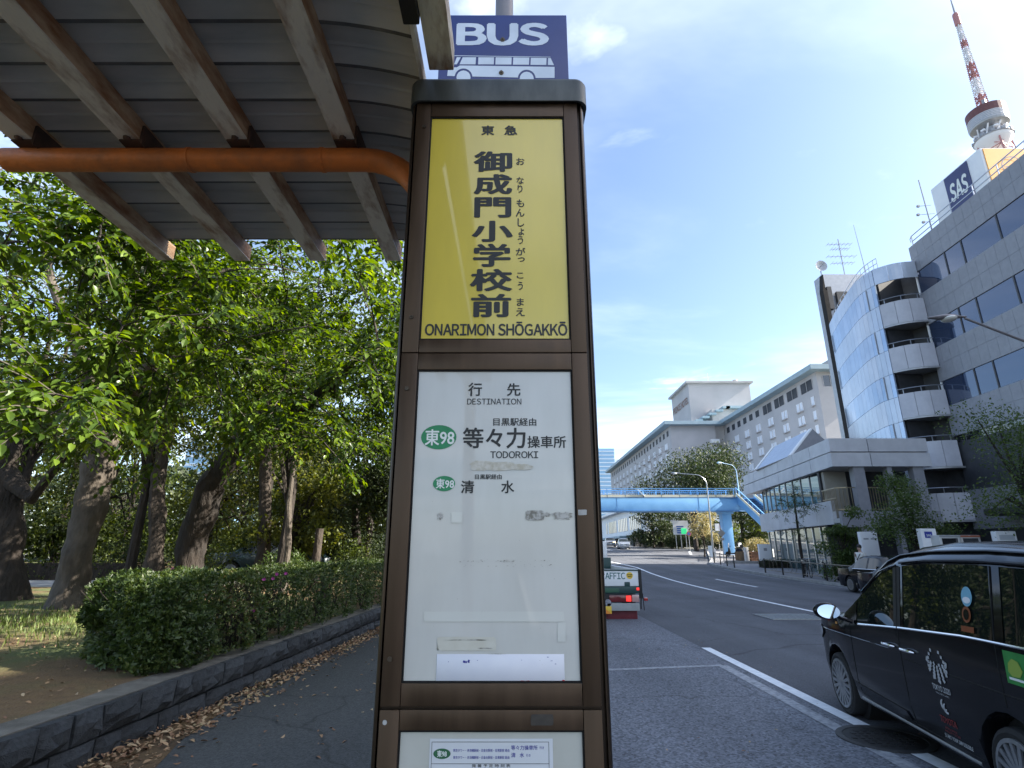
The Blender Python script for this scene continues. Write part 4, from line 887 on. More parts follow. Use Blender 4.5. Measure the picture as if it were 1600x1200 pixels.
# low shrubs that close the view under the crowns
shr = [(-22, 21, 1.7, 2.2, 'wide low shrub at the far left beyond the path'), (-13.6, 21.5, 1.5, 1.5, 'low shrub right of the pale trunk'), (-10.4, 19.5, 1.7, 1.2, 'low shrub by the slim forked trunk'), (-7.3, 18.6, 1.35, .8, 'bright little shrub rising over the hedge'),
       (-5.6, 20, 1.8, 1.3, 'dark shrub behind the sawn-off trunk'), (-3.9, 19, 1.7, 1.2, 'dark shrub next to the pillar behind the hedge'), (-16, 33, 2.2, 3, 'broad shrub in the deep shade of the park'), (-8, 33, 2.4, 3, 'broad shrub below the back trees'), (-25, 33, 2.4, 3.4, 'broad shrub at the far left back of the park'), (-3, 33, 2.6, 2.6, 'shrub beside the far pavement'), (-20, 41, 3.4, 4, 'tall dark shrub closing the park at left'), (-13, 38, 3.2, 3.6, 'tall dark shrub closing the park in the middle'), (-28, 40, 3.6, 4, 'tall dark shrub closing the park at the far left'), (-34, 36, 3.4, 4, 'tall dark shrub at the leftmost back of the park'), (-11, 25, 2.2, 2.0, 'dark shrub behind the leaning trunk'), (-8.5, 28, 2.6, 2.2, 'dark shrub behind the straight sunlit trunk'), (-17.5, 22.5, 2.4, 2.2, 'dark shrub behind the clipped hedge, left of the pale trunk'), (-24, 24.5, 2.8, 2.6, 'dark shrub behind the clipped hedge at far left'), (-15, 24, 2.6, 2.0, 'dark shrub just right behind the pale trunk'), (-29, 27, 3.2, 3.4, 'dark shrub behind the clipped hedge, leftmost')]
def shrub(x, y, h, rad, lab, seed, leafm, n=1700, leaf=(.07, .13), zg=None, name='shrub', group=None):
    z0 = (park_z(x, y) + g(y) - .03) if zg is None else zg; t = thing(name, lab, 'shrub', (x, y, z0), 0, group); gen = np.random.default_rng(seed); r = random.Random(seed); Pp = []
    mb = MB()
    for k in range(9):
        a = r.uniform(0, 2 * pi); q = r.uniform(.1, .65) * rad; c = np.array([x + q * cos(a), y + q * sin(a), z0 + h * r.uniform(.25, .72)]); m_ = n // 9; d = nrm(gen.normal(size=(m_, 3))); Pp.append(c + d * (gen.random(m_) ** .4)[:, None] * np.array([rad * .45, rad * .45, h * .34]))
        mb.tube([(x + .1 * cos(a), y + .1 * sin(a), z0), tuple(c)], [.03, .008], 5)
    mb.build('stems', m_barkd, t)['kind'] = 'stuff'
    Pp = np.concatenate(Pp); Pp[:, 2] = np.maximum(Pp[:, 2], z0 + .03); m_ = len(Pp); D = gen.normal(size=(m_, 3)); D[:, 2] += .3; N = gen.normal(0, .5, (m_, 3)); N[:, 2] += 1
    leaves('foliage', Pp, D, N, gen.uniform(leaf[0], leaf[1], m_), leafm, t, .5, .3)['kind'] = 'stuff'; return t
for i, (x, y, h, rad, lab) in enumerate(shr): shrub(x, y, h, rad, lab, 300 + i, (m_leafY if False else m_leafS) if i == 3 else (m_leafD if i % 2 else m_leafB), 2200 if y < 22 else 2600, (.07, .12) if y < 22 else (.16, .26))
# the far wood that closes the view beyond the park
gen = np.random.default_rng(88); n_ = 26000; X_ = gen.uniform(-95, -1, n_); hmax = 9 + 3 * np.sin(X_ * .21) + 2 * np.sin(X_ * .53 + 1); Pp = np.stack([X_, gen.uniform(56, 64, n_) + np.abs(X_) * -.15, 1.2 + gen.random(n_) ** .8 * hmax], 1)
o = leaves('far_wood', Pp, gen.normal(size=(n_, 3)), gen.normal(0, .6, (n_, 3)) + np.array([0, -.4, .8]), gen.uniform(.5, .95, n_), m_leafD, None, .6, .3); o['kind'] = 'stuff'
# path through the park with its kerb hedge
mb = MB(); mb.box(-40, -9.2, 17.2, 19.6, .60, .72); mb.build('park_path', M('pale path', (.30, .30, .31), (.38, .38, .38), 2, .8))['kind'] = 'structure'
hl = thing('clipped_hedge', 'long low clipped hedge beyond the pale park path', 'hedge', (-20, 21, .6)); gen = np.random.default_rng(77); m_ = 5200
Pp = np.stack([gen.uniform(-36, -13.5, m_), gen.uniform(20, 21, m_), gen.uniform(.65, 1.4, m_)], 1); leaves('foliage', Pp, gen.normal(size=(m_, 3)), gen.normal(0, .5, (m_, 3)) + np.array([0, 0, 1]), gen.uniform(.08, .14, m_), m_leafB, hl, .5, .3)['kind'] = 'stuff'
mb = MB(); mb.box(-36, -13.5, 20.2, 20.8, .6, 1.25); mb.build('stems', m_barkd, hl)
# ---------------------------------------------------------------- the azalea hedge on the bed's edge
hg = thing('azalea_hedge', 'dense azalea hedge with a few magenta blossoms above the stone wall', 'hedge', (-3.6, 6, PZ))
gen = np.random.default_rng(42); r = random.Random(42)
HY0, HY1 = 5.62, 24.
def hfront(y): return xw(y) - .16
def hsurf(y, s):
    """s 0..1 up the road side, 1..2 over the top, 2..3 down the back"""
    f = hfront(y) ; top = 1.40 + g(y) + .035 * sin(y * 1.3) + .02 * sin(y * 3.7); w = 1.45
    end = min(1., max(.0, (y - HY0) / .7)); end = sqrt(1 - (1 - end) ** 2)
    if s < 1: p = (f - .10 + .16 * sin(pi * (.15 + s * .85)) , PZ + .02 + g(y) + (top - PZ) * s); n = (1, .25)
    elif s < 2: p = (f - .08 - (w - .1) * (s - 1), top); n = (.1, 1)
    else: p = (f - w - .05, lerp(top, PZ + g(y), s - 2)); n = (-1, .2)
    cx = f - w * .5; return (cx + (p[0] - cx) * (.55 + .45 * end), lerp(PZ + .25, p[1], .35 + .65 * end) if s >= .4 else p[1]), n
ros = []
def slant(x, y): return y + .7 * min(1.2, max(0, (hfront(y) - x) / 1.4)) * max(0, 1 - (y - HY0) / 2.5)
def add_ros(x, y, z, nx, ny, nz, k, size):
    y = slant(x, y)
    ros.append((x, y, z, nx, ny, nz, size))
n = 9000; ys_ = HY0 + (gen.random(n) ** 1.75) * (HY1 - HY0); ss = gen.random(n) * 2.35; ss = np.where(ss > 1, 1 + (ss - 1) * 1.0, ss)
for y, s in zip(ys_, ss):
    (x, z), nn = hsurf(y, min(s, 2.9)); dd = abs(gen.normal(0, .06)); bump_ = .05 * sin(x * 7 + y * 5.1) + .04 * sin(y * 11 + z * 9)
    add_ros(x + (bump_ - dd) * nn[0], y + gen.normal(0, .03), z + (bump_ * .6 - dd) * nn[1], nn[0] + gen.normal(0, .5), gen.normal(0, .5), nn[1] + gen.normal(0, .4) + .35, 0, gen.uniform(.038, .066))
for k in range(1500):               # the rounded near end
    u = gen.uniform(-1, 1); z = gen.uniform(PZ + .05, 1.36); f = hfront(HY0); hw = .74 * sqrt(1 - .25 * ((z - PZ) / .85 - .4) ** 2)
    x = f - .74 + u * hw; y = HY0 + .05 + .42 * u * u + .30 * max(0, (z - 1.0) / .4) ** 2 + abs(gen.normal(0, .06)) + .05 * sin(x * 9 + z * 8); add_ros(x, y, z, gen.normal(0, .4) + u * .4, -1 + gen.normal(0, .3), gen.normal(0, .4) + .4, 0, gen.uniform(.045, .07))
A = np.array(ros); m_ = len(A); Pp = []; D = []; N = []; L = []
nv = nrm(A[:, 3:6]); t1 = nrm(np.cross(nv, np.array([[.3, .9, .2]]))); t2 = np.cross(nv, t1)
for k in range(6):
    a = k * pi / 3 + gen.uniform(-.4, .4, m_); el = gen.uniform(.25, .95, m_); d = (t1 * np.cos(a)[:, None] + t2 * np.sin(a)[:, None]) * np.cos(el)[:, None] + nv * np.sin(el)[:, None]
    Pp.append(A[:, :3] + gen.normal(0, .006, (m_, 3))); D.append(d); N.append(nv + gen.normal(0, .15, (m_, 3))); L.append(A[:, 6] * gen.uniform(.75, 1.2, m_))
leaves('foliage', np.concatenate(Pp), np.concatenate(D), np.concatenate(N), np.concatenate(L), m_leafH, hg, .40, .35)['kind'] = 'stuff'
# shaded inner leaves, so that the hedge is full without a shell
n = 9000; ys_ = HY0 + .25 + (gen.random(n) ** 1.5) * (HY1 - HY0 - .4); u = gen.random(n); zz = PZ + .04 + gen.random(n) * .76
Pp = np.stack([np.array([hfront(y) for y in ys_]) - .14 - u * 1.2, np.array([slant(hfront(y) - .14 - u_ * 1.2, y) for y, u_ in zip(ys_, u)]), zz + np.array([g(y) for y in ys_])], 1); leaves('foliage', Pp, gen.normal(size=(n, 3)), gen.normal(size=(n, 3)), gen.uniform(.05, .09, n), m_leafH, hg, .5, .3)['kind'] = 'stuff'
mb = MB()
for k in range(150):
    y = r.uniform(HY0 + .2, HY1 - .2) if k > 50 else r.uniform(HY0 + .2, 9); x = hfront(y) - r.uniform(.15, 1.2); y = slant(x, y); p = Vector((x, y, PZ + g(y))); 
    for b in range(3):
        mb.tube([p, p + Vector((r.uniform(-.12, .12), r.uniform(-.12, .12), .35)), p + Vector((r.uniform(-.3, .3), r.uniform(-.3, .3), .75))], [.012, .008, .003], 4, caps=False)
mb.build('stems', m_barkd, hg)['kind'] = 'stuff'
for (px, py) in ((270, 889), (427, 904), (433, 897), (447, 896), (396, 954), (413, 905)):   # single blossoms
    d = ray(px, py); best = None
    for i in range(400):
        t = 4.8 + i * .03; p = Vector((0, 0, CZ)) + d * t
        if HY0 < p.y < HY1 and p.x < hfront(p.y) + .05 and p.z < 1.42 + g(p.y): best = p; break
    if best is None: continue
    p = best - d * .05; mb = MB(); sz = .027
    for k in range(5):
        a = 2 * pi * k / 5 + r.random(); e = Vector((cos(a), -.45, sin(a) * .8)) * sz; s_ = Vector((-sin(a), -.1, cos(a))) * sz * .5; mb.add([p, p + e * .55 + s_, p + e * 1.05, p + e * .55 - s_], [(0, 1, 2, 3)])
    mb.build('blossom', m_petal, hg)
# ---------------------------------------------------------------- materials of the buildings
m_tile = M('grey facade tile', (.21, .215, .24), (.245, .25, .275), 3, .45, island=.03, bump=.05)
m_tiled = M('dark facade recess', (.035, .037, .042), (.05, .052, .058), 2, .5)
m_sasglass = glassmat('blue grey window glass', (.045, .065, .12), .04, .9, .35, .8)
m_clad = M('pale glazed cladding', (.44, .49, .57), (.50, .55, .63), 1.2, .22, .25, island=.06)
m_cladw = M('sky blue glazing', (.30, .39, .52), (.36, .45, .58), 1.2, .12, .4, island=.09)
m_alu = M('grey aluminium', (.30, .31, .33), (.36, .37, .39), 3, .4, .5)
m_balc = M('pale balcony panel', (.42, .43, .48), (.48, .49, .54), 2, .45, island=.04)
m_dark = M('dark void', (.02, .022, .026), (.035, .037, .042), 2, .6)
m_conc = M('pale concrete', (.40, .40, .40), (.50, .50, .49), 1.5, .8, bump=.1)
m_concl = M('light stone panel', (.44, .45, .48), (.52, .53, .56), 1.2, .55, island=.04)
m_hotel = M('hotel render', (.37, .365, .375), (.43, .42, .43), .15, .8)
m_hoteld = M('hotel stained band', (.34, .33, .33), (.46, .45, .45), .2, .85)
m_teal = M('pale teal eave', (.24, .33, .38), (.29, .38, .43), .4, .6)
m_white_ = M('white paint', (.72, .73, .75), (.78, .79, .80), 1, .6)
m_winlight = M('pale bluish hotel window', (.66, .70, .78), (.50, .55, .64), .12, .3, coat=.3)  # panes in a pale bluish white
m_bridge = M('sky blue paint', (.13, .33, .60), (.17, .39, .66), .6, .5, bump=.03)
m_bridged = M('dark blue steel', (.05, .13, .27), (.07, .17, .33), .6, .55)
m_beige = M('beige deck panel', (.60, .55, .40), (.66, .61, .46), 1, .6)
m_orange = M('orange sign', (.80, .34, .04), (.84, .40, .06), .6, .5)
m_navy = M('navy sign', (.035, .045, .13), (.045, .055, .16), .8, .5)
m_glass2 = glassmat('greenish shop glass', (.07, .12, .13), .03, .9, .3, .7)
m_inner = M('shop interior', (.30, .28, .24), (.42, .40, .35), .6, .8)
m_gold = M('brass rail', (.22, .18, .12), (.30, .25, .17), 3, .35, .7)
m_stonewall = M('rubble wall', (.12, .11, .10), (.22, .20, .18), 2, .9, bump=.5, bscale=4)
m_redt = M('hazed tower red', (.42, .19, .18), None, rough=.6); m_whitet = M('tower white', (.72, .72, .74), None, rough=.6); m_grayt = M('tower grey', (.30, .31, .34), None, rough=.6)  # distance haze is faded into the red
# ---------------------------------------------------------------- office block with grey tiles (right edge)
ob = thing('office_building', 'grey tiled office block with long window bands at the right edge', 'office building', (28, 34.5, .14))
SLP = .05
def fx(s): return 28 - SLP * s                   # facade x at s metres towards the camera from its far corner
def fp(s, dx, z): return (fx(s) + dx, 34.5 - s, z)
LEN = 46.
bands = [(20.1, 22.1), (16.2, 18.5), (12.2, 14.5), (8.6, 10.55)]; wins = [(18.5, 20.1), (14.5, 16.2), (10.55, 12.2)]
def slab(mb, s0, s1, d0, d1, z0, z1, mat=0):
    mb.add([fp(s0, d0, z0), fp(s1, d0, z0), fp(s1, d1, z0), fp(s0, d1, z0), fp(s0, d0, z1), fp(s1, d0, z1), fp(s1, d1, z1), fp(s0, d1, z1)], [(0, 3, 2, 1), (4, 5, 6, 7), (0, 1, 5, 4), (1, 2, 6, 5), (2, 3, 7, 6), (3, 0, 4, 7)], mat)
mb = MB(); slab(mb, .05, LEN, .12, 16, .14, 22.05); mb.build('core', m_tiled, ob)
mb0 = MB(); slab(mb0, .01, .69, .0, .11, 0, 1.0); 
tw = .72
tiles_far = MB()
for (z0, z1) in bands:
    h = (z1 - z0) / 2
    for rI in range(2):
        za, zb = z0 + rI * h + .006, z0 + (rI + 1) * h - .006
        for c in range(int(LEN / tw)):
            s0, s1 = c * tw + .006, (c + 1) * tw - .006; tgt = MB() if c < 15 else tiles_far
            slab(tgt, s0, s1, 0, .11, za, zb)
            if c < 15: tgt.build('tile', m_tile, ob)
tiles_far.build('tiles_beyond', m_tile, ob)['kind'] = 'stuff'
for (z0, z1) in wins:
    s = .12; k = 0
    while s < LEN - 3:
        w = (2.75, 1.45, 2.75, 2.75)[k % 4]; mb = MB(); slab(mb, s + .03, s + w - .03, .06, .10, z0 + .02, z1 - .02); wdw = mb.build('window', m_sasglass, ob)
        mb = MB(); slab(mb, s + w - .045, s + w + .045, .02, .11, z0 + .003, z1 - .003); mb.build('mullion', m_tiled, wdw); s += w; k += 1
    mb = MB(); slab(mb, .0, .10, .01, .11, z0 + .003, z1 - .003); mb.build('corner_strip', m_white_, ob)
mb = MB(); slab(mb, .0, LEN, .10, .16, 8.2, 8.58); slab(mb, .1, LEN, .3, .36, 5.2, 8.2); mb.build('recessed_glazing', m_glassd, ob)
for c in range(14):
    mb = MB(); slab(mb, c * 2.2 + .02, c * 2.2 + 2.18, -.02, .1, 2.9, 5.2); mb.build('wall_panel', m_tile, ob)
mb = MB(); slab(mb, 0, LEN, .0, .1, .14, 2.88); mb.build('ground_floor', m_dark, ob)
mb = MB(); slab(mb, 3, 7.5, -1.6, .0, 3.5, 3.9); mb.build('canopy', m_dark, ob, bevel=.15)
mb = MB()
for zz in (22.55, 22.95): mb.bar(fp(.2, .25, zz), fp(LEN, .25, zz), .05, .05)
for i in range(24): p = fp(.2 + i * 1.9, .25, 22.0); mb.bar(p, (p[0], p[1], 22.97), .05, .05)
mb.tube([fp(.2, .25, 22.95), fp(.02, .25, 22.8), fp(.05, .25, 22.55)], .03, 6); mb.build('roof_railing', m_steel, ob)
# roof sign box
rs = thing('rooftop_sign_box', 'white rooftop box with a navy SAS panel and an orange airline panel', 'roof sign', (31, 29, 22.05))
bx0, by0 = 29.2, 28.7; by1 = 32.9; zt_ = 25.75
mb = MB().box(bx0, 46, by0, by1, 22.06, zt_); mb.build('sign_housing', m_white_, rs, bevel=.05)
mb = MB().box(bx0 - .06, bx0 - .002, by0 + 1.05, by1 - 1.25, 22.3, zt_ - .12); pn = mb.build('navy_panel', m_navy, rs)
mb = MB(); put_text(mb, 'SAS', (bx0 - .075, by1 - 1.45, 23.65), (0, -1, 0), (0, 0, 1), 1.5, 1.3, .05, .22); mb.build('lettering', m_inkwhite, pn)
mb = MB().box(bx0 + .15, 45, by0 - .06, by0 - .002, 22.2, zt_ - .1); po = mb.build('orange_panel', m_orange, rs)
mb = MB(); cx, cz = bx0 + 1.7, 24.35; n = 28; R1, R2 = .72, .66
ring = [(cx + R1 * cos(2 * pi * i / n), by0 - .075, cz + R1 * sin(2 * pi * i / n)) for i in range(n)] + [(cx + R2 * cos(2 * pi * i / n), by0 - .075, cz + R2 * sin(2 * pi * i / n)) for i in range(n)]
mb.add(ring, [(i, (i + 1) % n, n + (i + 1) % n, n + i) for i in range(n)])
def pl(pts): mb.add([(cx + x, by0 - .075, cz + z) for x, z in pts], [tuple(range(len(pts)))])
pl([(-.62, -.05), (-.2, -.12), (.02, -.02), (-.05, .05)]); pl([(.02, -.02), (.3, .12), (.62, .42), (.5, .12), (.2, -.05)]); pl([(-.2, -.12), (.1, -.25), (.45, -.2), (.05, -.02)])
mb.build('crane_emblem', m_navy, po)
# ---------------------------------------------------------------- block with the curved glazed front
cb = thing('curved_building', 'pale glazed office block with a convex front and stacked curved balconies', 'office building', (28, 40, .14))
ctrl = [(25.75, 35.45), (25.62, 36.2), (25.66, 37.2), (26.0, 38.7), (26.45, 40.2), (27.05, 42.2), (27.75, 44.2), (28.2, 45.4)]
def cpt(t):
    n = len(ctrl) - 1; i = min(n - 1, int(t * n)); u = t * n - i; p0 = ctrl[max(0, i - 1)]; p1 = ctrl[i]; p2 = ctrl[i + 1]; p3 = ctrl[min(n, i + 2)]
    f = lambda a, b, c, d: .5 * (2 * b + (c - a) * u + (2 * a - 5 * b + 4 * c - d) * u * u + (3 * b - a - 3 * c + d) * u ** 3)
    return Vector((f(p0[0], p1[0], p2[0], p3[0]), f(p0[1], p1[1], p2[1], p3[1])))
NP = 14; cp = [cpt(i / NP) for i in range(NP + 1)]; TOPZ = 20.9
mb = MB(); poly_ = [(p.x + .3, p.y + .05) for p in cp] + [(40, 46), (40, 34.6), (28.5, 34.6), (27.9, 35.7)]
mb.prism(poly_, lambda p, q, a: (p, q, a), .14, 20.6); mb.build('core', m_dark, cb)
fl = [(TOPZ - 1.2, TOPZ, 0)]; z = TOPZ - 1.2
while z > 3.5:
    fl.append((z - 1.62, z, 1)); fl.append((z - 3.3, z - 1.62, 0)); z -= 3.3
for i in range(NP):
    a, b = cp[i], cp[i + 1]; d = (b - a).normalized(); nn = Vector((d.y, -d.x)) * -1
    if nn.x > 0: nn = -nn
    a2, b2 = a + d * .010, b - d * .010
    for z0, z1, w in fl:
        mb = MB(); i_ = -nn * .12; vs = [(a2.x, a2.y), (b2.x, b2.y), (b2.x + i_.x, b2.y + i_.y), (a2.x + i_.x, a2.y + i_.y)]
        mb.prism(vs, lambda p, q, aa: (p, q, aa), z0 + .011, z1 - .011)
        mb.build('glazing_panel' if w else 'cladding_panel', m_cladw if (w and i not in (1,)) else m_clad, cb)
mb = MB()                             # dark opening lights at the ends of each floor
for z0, z1, w in fl:
    if w:
        for i in (2, NP - 1):
            a, b = cp[i], cp[i + 1]; mb.bar((a.x - .04, a.y, (z0 + z1) / 2), (a.x - .04, a.y + .001 + .05, (z0 + z1) / 2), .05, z1 - z0 - .05)
mb.build('frame_bars', m_alu, cb)['kind'] = 'stuff'
# balconies between the curved front and the tiled block
B = Vector((25.75, 35.4)); A = Vector((27.95, 34.15)); bd = (A - B).normalized(); bn = Vector((bd.y, -bd.x)); bn = bn if bn.y < 0 else -bn
def bpnt(t, bulge=.35): q = B + (A - B) * t + bn * bulge * sin(pi * t); return q
def balcony_band(z0, z1, name, mat, bul=.35):
    for k in range(3):
        mb = MB(); ts = [k / 3 + .004 + (1 / 3 - .008) * j / 4 for j in range(5)]; o_ = [bpnt(t, bul) for t in ts]; i_ = [bpnt(t, bul) - bn * .1 for t in ts]
        mb.prism([(p.x, p.y) for p in o_ + i_[::-1]], lambda p, q, a: (p, q, a), z0, z1); mb.build(name, mat, cb)
balcony_band(19.7, TOPZ, 'fascia_panel', m_clad)
for zb in (16.5, 13.25, 10., 6.7, 3.45):
    balcony_band(zb, zb + 1.62, 'balcony_panel', m_balc)
    mb = MB(); q = [bpnt(j / 8, .33) for j in range(9)]; mb.prism([(p.x, p.y) for p in q] + [(29.5, 34.2), (27.6, 36.5)], lambda p, q_, a: (p, q_, a), zb - .12, zb - .005); mb.build('balcony_floor', m_alu, cb)
    mb = MB(); mb.tube([(bpnt(j / 8, .3).x, bpnt(j / 8, .3).y, zb + 1.95) for j in range(9)], .03, 6)
    for j in (1, 4, 7): p = bpnt(j / 8, .3); mb.bar((p.x, p.y, zb + 1.6), (p.x, p.y, zb + 1.95), .04, .04)
    mb.build('balcony_rail', m_steel, cb)
    mb = MB(); q = B + bd * .1 - bn * .5; mb.bar((q.x, q.y, zb + 1.6), (q.x + 1.1, q.y + .6, zb + 1.6), .1, 3.2); mb.build('inner_wall', m_tile, cb)
mb = MB()
mb.prism([(B.x + .35, B.y + .75), (A.x + .5, A.y + 1.6), (A.x + 2.0, A.y + 2.4), (B.x + 1.8, B.y + 2.0)], lambda p, q, a: (p, q, a), .2, 20.3); mb.build('balcony_back', m_dark, cb)
mb = MB()
for zz in (21.45, 21.85): mb.tube([(p.x + .5, p.y, zz) for p in cp] , .025, 5)
for p in cp: mb.bar((p.x + .5, p.y, 20.85), (p.x + .5, p.y, 21.86), .03, .03)
mb.build('roof_railing', m_steel, cb)
mb = MB().box(28.75, 34, 46, 47.4, .14, 26.2); tw_ = mb.build('stair_tower', m_alu, cb)
mb = MB().box(28.35, 28.74, 45.6, 46.2, .14, 24.4); mb.prism([(0, 24.4), (.25, 26.0), (.25, 24.4)], lambda p, q, a: (28.35 + p, a, q), 45.6, 46.2); mb.build('dark_fin', M('dark brown cladding', (.012, .010, .010), (.02, .017, .016), 2, .7, spec=.2), cb)
mb = MB().box(28.8, 29.2, 45.7, 45.98, 22.6, 24.8).box(29.6, 30.6, 45.7, 45.98, 21.5, 24.3); mb.build('vent_housing', m_dark, cb)
# roof aerials and dishes
def dish(x, y, z, label, k=1.):
    t = thing('satellite_dish', label, 'dish', (x, y, z)); mb = MB().tube([(x, y, z), (x, y, z + .9 * k)], .05, 6); mb.build('mast', m_grayt, t)
    mb = MB(); mb.lathe([(.02, 0), (.3 * k, -.03), (.5 * k, -.12), (.55 * k, -.2), (.52 * k, -.2), (.3 * k, -.07), (.02, -.04)], (x, y - .05, z + 1.2 * k), 18, 'Y'); mb.build('reflector', m_alu, t, smooth=True)
    mb = MB().bar((x, y - .1, z + 1.2 * k), (x + .1, y - .7 * k, z + 1.3 * k), .04, .04); mb.build('feed_arm', m_grayt, t)
dish(29.2, 46.8, 26.2, 'round dish on the stair tower of the curved block', 1.0); dish(29.6, 36.4, 20.6, 'small dish behind the roof railing beside the tiled block', .75)
ae = thing('rooftop_aerial', 'branching television aerial on the roof of the curved block', 'aerial', (31.2, 46.5, 26.2)); mb = MB()
mb.tube([(31.2, 46.5, 26.2), (31.2, 46.5, 30.2)], .045, 6)
for zz, l in ((29.6, 1.1), (29.1, .8), (28.3, 1.3), (27.6, 1.0)):
    mb.bar((31.2 - l, 46.5, zz), (31.2 + l, 46.5, zz + .1), .035, .035)
    for k in range(7): x = 31.2 - l + k * l / 3; mb.bar((x, 46.2, zz + .03), (x, 46.8, zz + .03), .02, .02)
mb.build('aerial_rods', m_grayt, ae)
wh = thing('whip_aerial', 'tall thin whip aerial rising from the curved block', 'aerial', (27.6, 38.5, 20.6)); MB().tube([(27.6, 38.5, 20.6), (27.3, 38.5, 26.6)], [.035, .015], 6).build('rod', m_grayt, wh)
ma = thing('rooftop_mast', 'thin mast with small loudspeakers beside the navy SAS panel', 'aerial', (29.6, 34.0, 22.05)); mb = MB().tube([(29.6, 34., 22.05), (29.5, 34, 27.4)], .04, 6)
for zz, l in ((25.2, .6), (24.5, .75), (23.9, .5)): mb.bar((29.6 - l, 34, zz), (29.6 + l * .6, 34, zz + .1), .025, .025); mb.box(29.52 - l, 29.68 - l, 33.93, 34.07, zz - .07, zz + .07)
mb.build('mast_arms', m_grayt, ma)
# ---------------------------------------------------------------- pavilion with the pale stone canopy band
pv = thing('pavilion', 'two-storey pavilion with pale stone canopy band, glass bay and brass balcony rail', 'building', (20, 36, .14))
c0 = Vector((18.05, 31.)); c1 = Vector((20.0, 48.)); c2 = Vector((23.6, 31.)); dl = (c1 - c0).normalized(); nl = Vector((-dl.y, dl.x))
def on_l(s, d, z): p = c0 + dl * s + nl * d; return (p.x, p.y, z)     # d>0 is outwards to the road
LL = (c1 - c0).length; LF = 14.2
def lbox(mb, s0, s1, d0, d1, z0, z1):
    mb.add([on_l(s0, d0, z0), on_l(s1, d0, z0), on_l(s1, d1, z0), on_l(s0, d1, z0), on_l(s0, d0, z1), on_l(s1, d0, z1), on_l(s1, d1, z1), on_l(s0, d1, z1)], [(0, 3, 2, 1), (4, 5, 6, 7), (0, 1, 5, 4), (1, 2, 6, 5), (2, 3, 7, 6), (3, 0, 4, 7)]); return mb
for z0, z1, dd in ((7.05, 7.8, 0), (6.2, 6.97, .06)):
    n = 6
    for k in range(n): lbox(MB(), LL * k / n + .025 + (.3 if k == 0 else 0), LL * (k + 1) / n - .025, -.3, dd, z0, z1).build('canopy_panel', m_concl, pv)
    for xa, xb in ((18.05, 20.2), (20.25, 23.6)): MB().box(xa - (dd if xa < 19 else 0), xb, 31 - dd, 31.34, z0, z1).build('canopy_panel', m_concl, pv)
mb = MB(); mb.prism([(c0.x + .1, c0.y + .2), (c2.x, c2.y + .2), (24.5, 46), (c1.x + .2, c1.y - .1)], lambda p, q, a: (p, q, a), 6.25, 7.7); mb.build('roof_slab', m_conc, pv)
mb = MB(); mb.prism([(c0.x + .1, c0.y + .2), (c2.x, c2.y + .2), (24.3, 44.8), (19.95, 45.0)], lambda p, q, a: (p, q, a), 3.15, 3.4); mb.build('floor_slab', m_conc, pv)
for k in range(6): lbox(MB(), 1.2 + k * (LF - 1.2) / 6, 1.2 + (k + 1) * (LF - 1.2) / 6 - .03, -.28, -.05, 3.1, 4.4).build('parapet_panel', m_concl, pv)
for xa, xb in ((18.1, 20.9), (20.93, 23.6)): MB().box(xa, xb, 31.05, 31.3, 2.9, 3.75).build('parapet_panel', m_tile, pv)
for k in range(9):
    s0 = 3.2 + k * (LF - 3.3) / 9; s1 = s0 + (LF - 3.3) / 9; b_ = lambda s: -.5 + .35 * sin(pi * (s - 3.2) / (LF - 3.2))
    mb = MB(); vs = []
    for s in (s0 + .03, s1 - .03): vs += [on_l(s, b_(s), 4.42), on_l(s, b_(s), 6.22), on_l(s, b_(s) - .05, 6.22), on_l(s, b_(s) - .05, 4.42)]
    mb.add(vs, [(0, 1, 5, 4), (1, 2, 6, 5), (2, 3, 7, 6), (3, 0, 4, 7), (0, 3, 2, 1), (4, 5, 6, 7)]); gp_ = mb.build('glass_panel', m_glass2, pv)
    mb = MB(); q = on_l(s1, b_(s1) + .02, 5.3); mb.bar((q[0], q[1], 4.43), (q[0], q[1], 6.2), .07, .07); mb.build('mullion', m_alu, gp_)
    mb = MB(); vs = []
    for s in (s0 + .03, s1 - .03): vs += [on_l(s, -.6, .3), on_l(s, -.6, 3.08), on_l(s, -.65, 3.08), on_l(s, -.65, .3)]
    mb.add(vs, [(0, 1, 5, 4), (1, 2, 6, 5), (2, 3, 7, 6), (3, 0, 4, 7), (0, 3, 2, 1), (4, 5, 6, 7)]); gl = mb.build('glass_panel', m_glass2, pv)
    mb = MB(); q = on_l(s1, -.58, 1.5); mb.bar((q[0], q[1], .3), (q[0], q[1], 3.08), .09, .09); mb.build('mullion', m_steel, gl)
for x, w in ((19.2, .62), (21.1, .28), (22.55, .6)): MB().box(x, x + w, 31.06, 31.5, .3, 6.19).build('column', m_tile, pv)
MB().box(18.4, 23.6, 33.2, 33.4, .3, 6.2).build('rear_wall', m_dark, pv)
MB().box(18.5, 19.8, 32.9, 33.15, 3.5, 6.15).build('curtained_window', m_inner, pv)
mb = MB()
rail = [on_l(3.0, -.12, 0), on_l(.5, -.12, 0), (18.7, 31.2, 0), (19.16, 31.2, 0)]
for a, b in zip(rail[:-1], rail[1:]):
    n = max(2, int((Vector(b) - Vector(a)).length / .16))
    for zz in (3.86 if a[1] < 32 else 4.5, 5.05): mb.bar((a[0], a[1], zz), (b[0], b[1], zz), .05, .05)
    for i in range(n): p = Vector(a).lerp(Vector(b), i / n); mb.bar((p.x, p.y, 3.8), (p.x, p.y, 5.05), .025, .025)
mb.build('balcony_rail', m_gold, pv)
